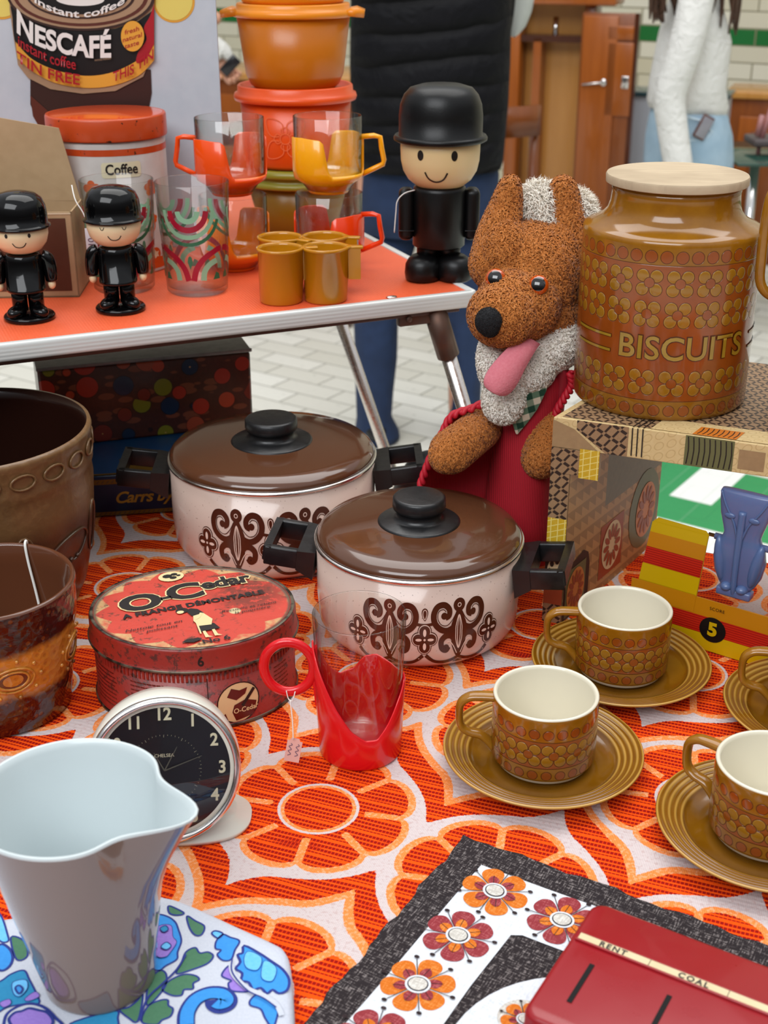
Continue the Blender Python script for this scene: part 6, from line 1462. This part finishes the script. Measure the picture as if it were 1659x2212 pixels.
# ================================================================== PEOPLE BEHIND
def P3(px, py, y):
    u = (px - CX) / FPX; v = -(py - CY) / FPX; c_, s_ = math.cos(PITCH), math.sin(PITCH); t_ = y / (c_ + v * s_); return Vector((u * t_, y, CAMH + (-s_ + v * c_) * t_))
def oval(cx_, cy_, z, rx, ry, n=40, p=1.0, tilt=0): return [(cx_ + rx * math.copysign(abs(math.cos(t_)) ** p, math.cos(t_)), cy_ + ry * math.copysign(abs(math.sin(t_)) ** p, math.sin(t_)), z + tilt * math.cos(t_)) for t_ in np.linspace(0, 2 * math.pi, n, endpoint=False)]
def cloth_m(name, a, b_, s=30, d=.006, rough=.85): return mat(name, lambda c: dict(col=c.mix(a, b_, c.noise(s, 4)), normal=c.bump(c.noise(s * .5, 3, dist=1.0), d, .8)), rough=rough)
m_skin = mat('skin', lambda c: dict(col=c.mix('#c98f74', '#d9a58a', c.noise(20, 3))), rough=.5, sss=.1, ssss=.02)
m_hair = mat('brown_hair', lambda c: dict(col=c.mix('#2a1a12', '#5a3a26', c.noise(60, 4, vec=c.comb(c.xyz()[0] * 4, c.xyz()[1] * 4, c.xyz()[2] * .4)))), rough=.4)
def jacket_f(c):
    x, y, z = c.xyz(); n = c.noise(5, 3) * .05; q = ((z + n + x * .10) / .072).frac(); puff = (abs(q - .5) * 2); h = (puff * puff * puff * -1 + 1)
    return dict(col=c.mix('#060607', '#141418', h * .5 + c.noise(14, 4) * .6), rough=.6, spec=.12, normal=c.bump(h + c.noise(16, 4, dist=1.2) * .5, .022, .8))
m_jk = mat('black_quilted_nylon', jacket_f); m_jean = cloth_m('dark_blue_denim', '#10203c', '#22385e', 18, .010); m_ljean = cloth_m('light_blue_denim', '#7c9cb4', '#b4cad8', 14, .012)
m_sweat = cloth_m('white_knit', '#d6d5d0', '#e6e5e1', 60, .010); m_shoe = mat('black_shoe', col='#0d0d0f', rough=.4)
def figure(name, label, cx_, cy_, z0, ht, yaw, skin=m_skin, arms=None, legs=(.095, .095), thin=1.0):
    """a continuous body grown over a jointed skeleton"""
    t = thing(name, label, 'person', (cx_, cy_, z0), yaw); h = ht
    J = {'pelvis': (0, 0, .53 * h), 'waist': (0, 0, .61 * h), 'chest': (0, 0, .72 * h), 'neck0': (0, 0, .815 * h), 'neck': (0, -.01, .86 * h), 'head': (0, -.02, .925 * h), 'crown': (0, -.01, .975 * h)}
    rad = {'pelvis': .080 * thin, 'waist': .078 * thin, 'chest': .085 * thin, 'neck0': .06, 'neck': .045, 'head': .085, 'crown': .055}
    E_ = [('pelvis', 'waist'), ('waist', 'chest'), ('chest', 'neck0'), ('neck0', 'neck'), ('neck', 'head'), ('head', 'crown')]
    A = arms or {}
    for sg, s in ((-1, 'l'), (1, 'r')):
        lx = legs[0] if sg < 0 else legs[1]; J['hip' + s] = (sg * lx * .9, 0, .50 * h); J['knee' + s] = (sg * lx, -.01, .28 * h); J['ank' + s] = (sg * lx, .01, .05 * h); J['toe' + s] = (sg * (lx + .01), -.11, .03 * h)
        rad.update({'hip' + s: .06 * thin, 'knee' + s: .045 * thin, 'ank' + s: .034, 'toe' + s: .028}); E_ += [('pelvis', 'hip' + s), ('hip' + s, 'knee' + s), ('knee' + s, 'ank' + s), ('ank' + s, 'toe' + s)]
        d = A.get(s, ((sg * .17, 0, .80 * h), (sg * .22, .01, .63 * h), (sg * .23, -.04, .49 * h)))
        J['sh' + s], J['el' + s], J['wr' + s] = d; rad.update({'sh' + s: .042, 'el' + s: .032, 'wr' + s: .024}); E_ += [('chest', 'sh' + s), ('sh' + s, 'el' + s), ('el' + s, 'wr' + s)]
    ks = list(J); me = bpy.data.meshes.new('body'); me.from_pydata([J[k] for k in ks], [(ks.index(a), ks.index(b_)) for a, b_ in E_], []); o = bpy.data.objects.new('body', me); COL.objects.link(o)
    sk = o.modifiers.new('s', 'SKIN'); 
    for i, k in enumerate(ks): me.skin_vertices[0].data[i].radius = (rad[k], rad[k])
    me.skin_vertices[0].data[0].use_root = True; sb = o.modifiers.new('u', 'SUBSURF'); sb.levels = 2; sb.render_levels = 2
    dg = bpy.context.evaluated_depsgraph_get(); m2 = bpy.data.meshes.new_from_object(o.evaluated_get(dg)); m2.materials.clear(); m2.materials.append(skin); o.modifiers.clear(); o.data = m2; m2.name = 'body'
    for p in m2.polygons: p.use_smooth = True
    o.parent = t; return t, J
def hand(parent, T, m=m_skin, curl=.6, s=1.0, name='hand'):
    b = MB(); b.ell((0, 0, -.045 * s), (.038 * s, .014 * s, .048 * s), m, 18, 12)
    for i, (x, l) in enumerate(((-.027, .062), (-.009, .072), (.009, .068), (.026, .054))):
        p = [Vector((x * s, 0, -.080 * s))]; a = .25
        for k in range(3): p.append(p[-1] + Vector((0, -math.sin(a) * l * s / 3, -math.cos(a) * l * s / 3))); a += curl
        b.tube(spline(p, 3), lambda q: (.0088 - .002 * q) * s, m, 8); b.ell(p[-1], (.0068 * s,) * 3, m, 8, 6)
    p = [Vector((-.030 * s, 0, -.030 * s)), Vector((-.050 * s, -.012 * s, -.050 * s)), Vector((-.050 * s, -.028 * s, -.078 * s))]; b.tube(spline(p, 4), .0095 * s, m, 8)
    for i in range(len(b.v)): b.v[i] = tuple(T @ Vector(b.v[i]))
    return b.build(name, parent)
# man seen from behind
MY = 3.50; MXc = P3(935, 200, MY).x
mt, _ = figure('person', 'person standing with their back turned, in a black quilted jacket and dark jeans', MXc, MY + .02, FLOOR, 1.78, math.pi, legs=(.090, .158), arms={'l': ((-.13, 0, 1.42), (-.16, -.06, 1.15), (-.09, -.21, .98)), 'r': ((.13, 0, 1.42), (.16, -.06, 1.15), (.09, -.21, .98))})
inv = Matrix.Rotation(-math.pi, 4, 'Z') @ Matrix.Translation((-MXc, -(MY + .02), -FLOOR))
b = MB(); rg = []
for py, l, r, d in ((362, 772, 1083, .155), (345, 768, 1088, .165), (300, 762, 1092, .170), (220, 757, 1099, .170), (140, 755, 1103, .165), (60, 756, 1105, .160), (0, 757, 1106, .160), (-80, 752, 1112, .155), (-200, 742, 1122, .145), (-300, 745, 1120, .13), (-370, 790, 1075, .11), (-400, 870, 1000, .075)):
    a, c_ = P3(l, py, MY), P3(r, py, MY); rg.append(oval((a.x + c_.x) / 2, MY + .02, a.z, (c_.x - a.x) / 2, d, 56, .85))
b.loft(rg, m_jk, T=inv); b.build('quilted_jacket', mt)
for sg in (-1, 1):
    b = MB(); sx_ = MXc + sg * .13; b.tube(spline([(sx_, MY, .62), (sx_ + sg * .02, MY + .04, .42), (sx_ + sg * .01, MY + .12, .26), (sx_ - sg * .05, MY + .24, .18)], 5), lambda q: .066 - .018 * q, m_jk, 18, T=inv); b.build('sleeve', mt)
b = MB(); hp = []
for py, l, r in ((330, 780, 1075), (380, 778, 1080), (440, 775, 1078), (500, 772, 1072)):
    a, c_ = P3(l, py, MY), P3(r, py, MY); hp.append(oval((a.x + c_.x) / 2, MY + .03, a.z, (c_.x - a.x) / 2, .135, 40, .9))
b.loft(hp, m_jean, T=inv)
for ls in (((480, 778, 915), (560, 770, 890), (620, 764, 874), (700, 764, 860), (780, 766, 858), (850, 768, 850), (905, 770, 846), (935, 766, 862), (948, 764, 864)), ((480, 930, 1078), (560, 945, 1062), (620, 955, 1048), (700, 965, 1040), (780, 972, 1042), (850, 975, 1040), (905, 972, 1038), (948, 965, 1045))):
    rr = []
    for py, l, r in ls:
        a, c_ = P3(l, py, MY), P3(r, py, MY); rr.append(oval((a.x + c_.x) / 2, MY + .02, a.z, (c_.x - a.x) / 2, .082, 28))
    b.loft(rr, m_jean, T=inv)
b.build('jeans', mt)
for x in (812, 1005):
    b = MB(); p = P3(x, 950, MY); b.ell((p.x, MY + .06, FLOOR + .045), (.048, .14, .045), m_shoe, 20, 12, T=inv); b.build('shoe', mt)
b = MB(); b.ell((0, .0, 1.78 * .935), (.092, .105, .118), m_hair, 24, 16); b.build('hair', mt)
bgp = P3(1118, 0, 3.82); b = MB()
b.loft([oval(bgp.x + dx, 3.82, P3(1118, py, 3.82).z, rx, .05, 24) for py, dx, rx in ((78, -.010, .004), (72, -.006, .014), (55, .0, .026), (25, .004, .036), (-30, .006, .045), (-120, .004, .055), (-200, .0, .05))], mat('grey_white_cloth', lambda c: dict(col=c.mix('#b9bdb8', '#cfd2cc', c.noise(20, 3))), rough=.8)); tag(b.build('cloth_bag'), 'pale grey cloth bag hanging beside the black quilted jacket at the top edge', 'bag')

# woman in white
WY = 4.05; wc = P3(1487, 150, WY)
W2L = Matrix.Rotation(-math.radians(200), 4, 'Z') @ Matrix.Translation((-wc.x, -4.05, -FLOOR)); wl = lambda *a: tuple(W2L @ P3(*a))
warm = {'r': (wl(1500, 0, 3.92), wl(1450, 205, 3.90), wl(1468, 372, 3.85)), 'l': (wl(1500, 0, 4.16), wl(1480, 160, 4.17), wl(1500, 215, 4.12))}
wt, _ = figure('person', 'person in a white jumper and light blue jeans with a phone in the hip pocket', wc.x, WY, FLOOR, 1.72, math.radians(200), legs=(.055, .055), thin=.85, arms=warm)
invw = Matrix.Rotation(-math.radians(200), 4, 'Z') @ Matrix.Translation((-wc.x, -WY, -FLOOR))
b = MB(); rg = []
for py, l, r, d in ((238, 1402, 1568, .105), (222, 1398, 1572, .115), (180, 1404, 1566, .118), (130, 1414, 1572, .118), (80, 1424, 1578, .115), (30, 1440, 1566, .110), (0, 1448, 1556, .105), (-60, 1440, 1560, .10), (-120, 1455, 1545, .08), (-140, 1475, 1525, .06)):
    a, c_ = P3(l, py, WY), P3(r, py, WY); rg.append(oval((a.x + c_.x) / 2, WY, a.z + 0, (c_.x - a.x) / 2, d, 44, .9, -.010))
b.loft(rg, m_sweat, T=invw); b.build('jumper', wt)
b = MB(); b.tube(spline([P3(1512, -60, WY - .12), P3(1500, 20, WY - .15), P3(1478, 110, WY - .17), P3(1448, 205, WY - .17), P3(1452, 270, WY - .18), P3(1464, 350, WY - .20), P3(1470, 385, WY - .21)], 6), lambda q: .052 - .012 * q, m_sweat, 20, T=invw); b.build('sleeve', wt)
hand(wt, invw @ Matrix.Translation(P3(1470, 380, WY - .21)), curl=.35, s=.95)
b = MB(); rg = []
for py, l, r, d in ((228, 1410, 1560, .10), (250, 1404, 1570, .112), (290, 1396, 1580, .122), (340, 1392, 1582, .125), (390, 1392, 1578, .12), (420, 1395, 1570, .11)):
    a, c_ = P3(l, py, WY), P3(r, py, WY); rg.append(oval((a.x + c_.x) / 2, WY, a.z, (c_.x - a.x) / 2, d, 40, .9))
b.loft(rg, m_ljean, T=invw)
for dx in (-.058, .058):
    b.loft([oval(wc.x + dx, WY, z, r, r * 1.1, 26) for z, r in ((-.16, .085), (-.3, .074), (-.5, .060), (-.66, .056), (-.76, .060))], m_ljean, T=invw)
b.tube([invw @ q for q in [P3(1482, 252, WY - .118), P3(1520, 262, WY - .118), P3(1538, 285, WY - .112), P3(1522, 303, WY - .118), P3(1482, 303, WY - .120)]], .003, mat('pale_seam', col='#c9dbe6', rough=.8), 6)
b.build('jeans', wt)
for dx in (-.06, .06): b = MB(); b.ell((wc.x + dx, WY - .04, FLOOR + .04), (.045, .12, .04), m_shoe, 20, 12, T=invw); b.build('shoe', wt)
b = MB(); pz_ = P3(1520, 275, WY - .128); Tp = Matrix.Translation(pz_) @ Matrix.Rotation(.45, 4, 'Y') @ Matrix.Rotation(.15, 4, 'Z'); b.box((-.020, -.004, -.035), (.020, .004, .035), mat('phone_case', col='#5a3024', rough=.3), .004, T=Tp); b.box((-.015, -.0052, -.030), (.017, -.004, .030), mat('phone_glass', col='#8c8a92', rough=.1), .001, T=Tp)
tag(b.build('phone'), 'phone in a brown case tucked into the hip pocket of the light jeans', 'phone')
b = MB(); rh = random.Random(4)
for k in range(46):
    x0 = 1500 + rh.uniform(-45, 60); x1 = x0 + rh.uniform(-8, 14) + (38 if x0 > 1500 else -40); yy = WY - .05 + rh.uniform(-.05, .03); e1_ = rh.uniform(20, 78) if x0 > 1500 else rh.uniform(10, 50)
    b.tube(spline([P3(x0, -210, yy), P3((x0 + x1) / 2 + 6, -110, yy - .03), P3(x1, -30, yy - .03), P3(x1 - 6 + rh.uniform(-8, 16), e1_, yy - .02)], 5), lambda q: .011 - .008 * q, m_hair, 6, T=invw)
b.ell((0, 0, 1.72 * .93), (.088, .10, .118), m_hair, 24, 16); b.build('hair', wt)

# person behind the board, phone in hand
HYY = 4.6; hp0 = P3(487, 148, HYY)
ht_, _ = figure('person', 'person mostly behind the poster board, only a white cuff and one hand showing', hp0.x - .33, HYY + .1, FLOOR, 1.7, math.radians(90), arms={'r': ((.12, 0, 1.36), (.14, -.12, 1.10), (.13, -.30, 1.06)), 'l': ((-.12, 0, 1.36), (-.14, .01, 1.12), (-.12, -.04, .95))})
ih = Matrix.Rotation(-math.radians(90), 4, 'Z') @ Matrix.Translation((-(hp0.x - .33), -(HYY + .1), -FLOOR))
b = MB(); b.loft([oval(hp0.x - .33, HYY + .1, z, rx, ry, 36) for z, rx, ry in ((.05, .15, .19), (.2, .13, .17), (.4, .14, .2), (.55, .13, .21), (.63, .07, .1))], m_sweat, T=ih)
b.tube(spline([(hp0.x - .33, HYY - .06, .54), (hp0.x - .20, HYY - .10, .30), tuple(P3(468, 110, HYY)), tuple(P3(476, 128, HYY))], 5), lambda q: .055 - .020 * q, m_sweat, 16, T=ih); b.build('jumper', ht_)
b = MB()
for dx in (-.08, .08): b.loft([oval(hp0.x - .33, HYY + .1 + dx, z, r, r, 24) for z, r in ((.08, .09), (-.3, .075), (-.74, .055))], m_jean, T=ih)
b.build('trousers', ht_)
b = MB(); b.ell((0, 0, 1.7 * .935), (.09, .105, .118), m_hair, 20, 14); b.build('hair', ht_)
hand(ht_, ih @ Matrix.Translation(P3(474, 118, HYY)) @ Matrix.Rotation(-.5, 4, 'Y') @ Matrix.Rotation(.4, 4, 'Z'), curl=.9, s=.85)
b = MB(); Tp = Matrix.Translation(P3(497, 142, HYY - .03)) @ Matrix.Rotation(.8, 4, 'Y'); b.box((-.018, -.004, -.035), (.018, .004, .035), mat('dark_phone', col='#1c1a1e', rough=.2), .003, T=Tp); tag(b.build('phone'), 'dark phone held in the hand at the edge of the poster board', 'phone')

# ================================================================== FURNITURE IN THE HALL
def woodf(a, b_, sc=1.0, vert=True): return mat('varnished_wood', lambda c: dict(col=c.mix(a, b_, c.noise(5 * sc, 4, vec=c.comb(c.xyz()[0] * (5 if vert else .6), c.xyz()[1] * 3, c.xyz()[2] * (.6 if vert else 5)), dist=.8))), rough=.25, coat=.2)
w_or, w_mid, w_lt, w_dk = woodf('#8a4412', '#b06020'), woodf('#6e3410', '#94501c'), woodf('#b87c34', '#cf9650'), woodf('#3c1a0c', '#542812')
def onpl(px, py, O, ang):
    u = (px - CX) / FPX; v = -(py - CY) / FPX; c_, s_ = math.cos(PITCH), math.sin(PITCH); d = Vector((u, c_ + v * s_, -s_ + v * c_)); n = Vector((-math.sin(ang), math.cos(ang), 0)); t_ = (Vector(O) - Vector((0, 0, CAMH))).dot(n) / d.dot(n)
    p = Vector((0, 0, CAMH)) + d * t_; return (p - Vector(O)).dot(Vector((math.cos(ang), math.sin(ang), 0))), p.z
O = (.62, 5.15, 0); WA = math.radians(-20)
wd = thing('wardrobe', 'open varnished wooden wardrobe standing between the two people', 'wardrobe', (O[0], O[1], FLOOR), WA)
q = lambda px, py: (lambda a: (a[0], a[1] - FLOOR))(onpl(px, py, O, WA))
x0, ztop = q(1096, 8); x1, _ = q(1262, 200); xm, zsh = q(1150, 84); DPW = .14
b = MB(); b.box((x0, .02, .0), (x0 + .05, DPW, ztop), w_or, .004); b.box((x1 - .02, .02, 0), (x1 + .02, DPW, ztop), w_mid, .004); b.box((x0, DPW - .02, 0), (x1, DPW, ztop), w_lt); b.box((x0, 0.02, 0), (x1, DPW, .06), w_dk)
b.box((x0 + .10, .03, .06), (x0 + .13, DPW - .02, zsh), w_or); b.box((x0 + .05, .03, zsh - .012), (x1, DPW - .02, zsh + .012), w_dk); b.build('carcass', wd)
b = MB(); b.box((x0 - .03, -.02, ztop), (x1 + .10, DPW + .02, ztop + .035), w_or, .006); b.build('top', wd)
b = MB(); b.tube([(xm + .06, .12, ztop - .05), (xm + .06, .12, ztop - .14)], .012, M_chrome, 10); b.build('hanging_rail', wd)
dx0, dz1 = q(1262, 26); dx1, _ = q(1378, 100); _, dz0 = q(1340, 455)
b = MB(); b.box((dx0, -.03, dz0), (dx1, -.005, dz1), w_mid, .004)
pa, pb_ = q(1318, 60); 
for (l, t_, r, bt) in ((1266, 32, 1312, 450), (1318, 90, 1362, 250), (1318, 54, 1372, 86)): 
    a0, a1 = q(l, t_); b0, b1 = q(r, bt); b.box((min(a0, b0), -.036, min(a1, b1)), (max(a0, b0), -.029, max(a1, b1)), w_or, .003)
b.box((dx1 - .012, -.034, dz0), (dx1 + .004, .0, dz1), w_dk); dr = b.build('door', wd)
b = MB(); a0, a1 = q(1308, 176); b.ell((a0, -.040, a1), (.012, .006, .014), M_chrome, 12, 8); c0, c1 = q(1262, 180); b.tube([(c0, -.042, c1), (a0, -.042, a1)], .004, M_chrome, 8); b.build('catch', dr); b = MB(); c0, c1 = q(1354, 176); b.box((c0 - .014, -.040, c1 - .022), (c0 + .014, -.034, c1 + .022), M_chrome, .003); b.build('lock_plate', dr)
# chair with a curved brown back
cp = P3(1108, 265, 4.55); t = thing('dining_chair', 'brown wooden chair with a curved back rail, beside the man in black', 'chair', (cp.x, 4.55, FLOOR), .4); zc = cp.z - FLOOR
b = MB(); b.loft([[(x, .06 * (x / .2) ** 2 + d, z) for x, z, d in ((xx, zz, dd) for zz, dd in ((zc - .05, 0), (zc + .05, 0), (zc + .05, .02), (zc - .05, .02)))] for xx in np.linspace(-.12, .12, 13)], w_mid); b.build('back_rail', t)
for x in (-.115, .115):
    for y in (.05, -.30): b = MB(); b.tube([(x, y, 0), (x * .98, y, .44 if y < 0 else zc + .04)], .018, w_mid, 10); b.build('leg', t)
b = MB(); b.box((-.14, -.32, .43), (.14, .07, .47), w_dk, .01); b.build('seat', t)
# cabinet, display unit, glass table at the right
O = (2.02, 5.52, 0); q = lambda px, py: (lambda a: (a[0], a[1] - FLOOR))(onpl(px, py, O, WA))
cb = thing('sideboard', 'wooden cabinet with a pale top by the tiled wall at the right edge', 'cabinet', (O[0], O[1], FLOOR), WA); x0, z1 = q(1578, 196)
b = MB(); b.box((x0, 0, 0), (x0 + .62, .30, z1 - .03), w_mid, .005); b.build('carcass', cb); b = MB(); b.box((x0 - .02, -.02, z1 - .03), (x0 + .64, .32, z1), w_lt, .006); b.build('top', cb)
b = MB(); b.box((x0 + .05, -.014, .1), (x0 + .45, .0, z1 - .10), w_or, .004); b.box((x0 + .10, -.020, .15), (x0 + .40, -.010, z1 - .16), w_mid, .004); b.build('door', cb)
O = (1.50, 5.1, 0); q = lambda px, py: (lambda a: (a[0], a[1] - FLOOR))(onpl(px, py, O, WA)); x0, z1 = q(1345, 197); x1, _ = q(1572, 197)
un = thing('display_unit', 'pale grey unit with a dark glass edge standing behind the person in white', 'cabinet', (O[0], O[1], FLOOR), WA)
b = MB(); b.box((x0, 0, 0), (x1, .2, z1 - .015), mat('grey_panel', col='#a7acb4', rough=.4), .004); b.build('panel', un); b = MB(); b.box((x0 - .01, -.01, z1 - .015), (x1 + .01, .21, z1), mat('dark_glass_edge', col='#2f4a50', rough=.1), .002); b.build('glass_top', un)
gp = P3(1625, 333, 4.6); t = thing('glass_table', 'glass side table with a chrome leg at the right edge beyond the biscuit jar', 'table', (gp.x, 4.6, FLOOR), 0); zt_ = gp.z - FLOOR
b = MB(); b.box((-.10, -.2, zt_ - .010), (.55, .3, zt_), mat('green_glass', col='#2f4f45', rough=.08), .002); b.build('table_top', t)
for x, y in ((-.02, -.12), (.45, -.12), (-.02, .22), (.45, .22)): b = MB(); b.tube([(x, y, 0), (x, y, zt_ - .01)], .017, M_chrome, 12); b.build('leg', t)
t = thing('record_rack', 'small pink-painted rack with crossed uprights on the glass table', 'rack', (gp.x + .02, 4.6, FLOOR + zt_ + .0005), 0); m_pk = mat('pink_paint', col='#b27a78', rough=.35)
b = MB(); b.box((-.03, -.05, .030), (.30, .10, .055), mat('dark_tray', col='#5a5050', rough=.5), .006); b.build('tray', t)
for x in (.0, .17):
    b = MB(); b.tube([(x, 0, 0), (x, 0, .035)], .008, m_pk, 8); b.tube([(x + .005, 0, .05), (x + .03, 0, .155)], .010, m_pk, 8); b.tube([(x - .01, 0, .06), (x + .0, 0, .13)], .010, m_pk, 8); b.build('upright', t)
# sideboard at the left, behind the board
dp = P3(500, 156, 5.9); t = thing('sideboard', 'brown wooden sideboard against the tiled wall, seen between poster board and orange tubs', 'cabinet', (dp.x, 5.9, FLOOR), WA); zc = dp.z - FLOOR
b = MB(); b.box((-.5, 0, 0), (.6, .42, zc - .03), w_mid, .005); b.build('carcass', t); b = MB(); b.box((-.52, -.02, zc - .03), (.62, .44, zc), w_lt, .006); b.build('top', t)
for k in range(3): b = MB(); b.box((-.42 + k * .33, -.012, .15), (-.12 + k * .33, 0, zc - .09), w_or, .003); b.build('door', t)
dp = P3(505, 245, 5.35); t = thing('low_table', 'dark low wooden table in front of the far sideboard', 'table', (dp.x, 4.9, FLOOR), WA); zc = dp.z - FLOOR
b = MB(); b.box((-.05, -.1, zc - .04), (.55, .3, zc), w_dk, .005); b.build('table_top', t)
for x in (.0, .5):
    for y in (-.05, .25): b = MB(); b.box((x - .025, y - .025, 0), (x + .025, y + .025, zc - .04), w_dk, .004); b.build('leg', t)
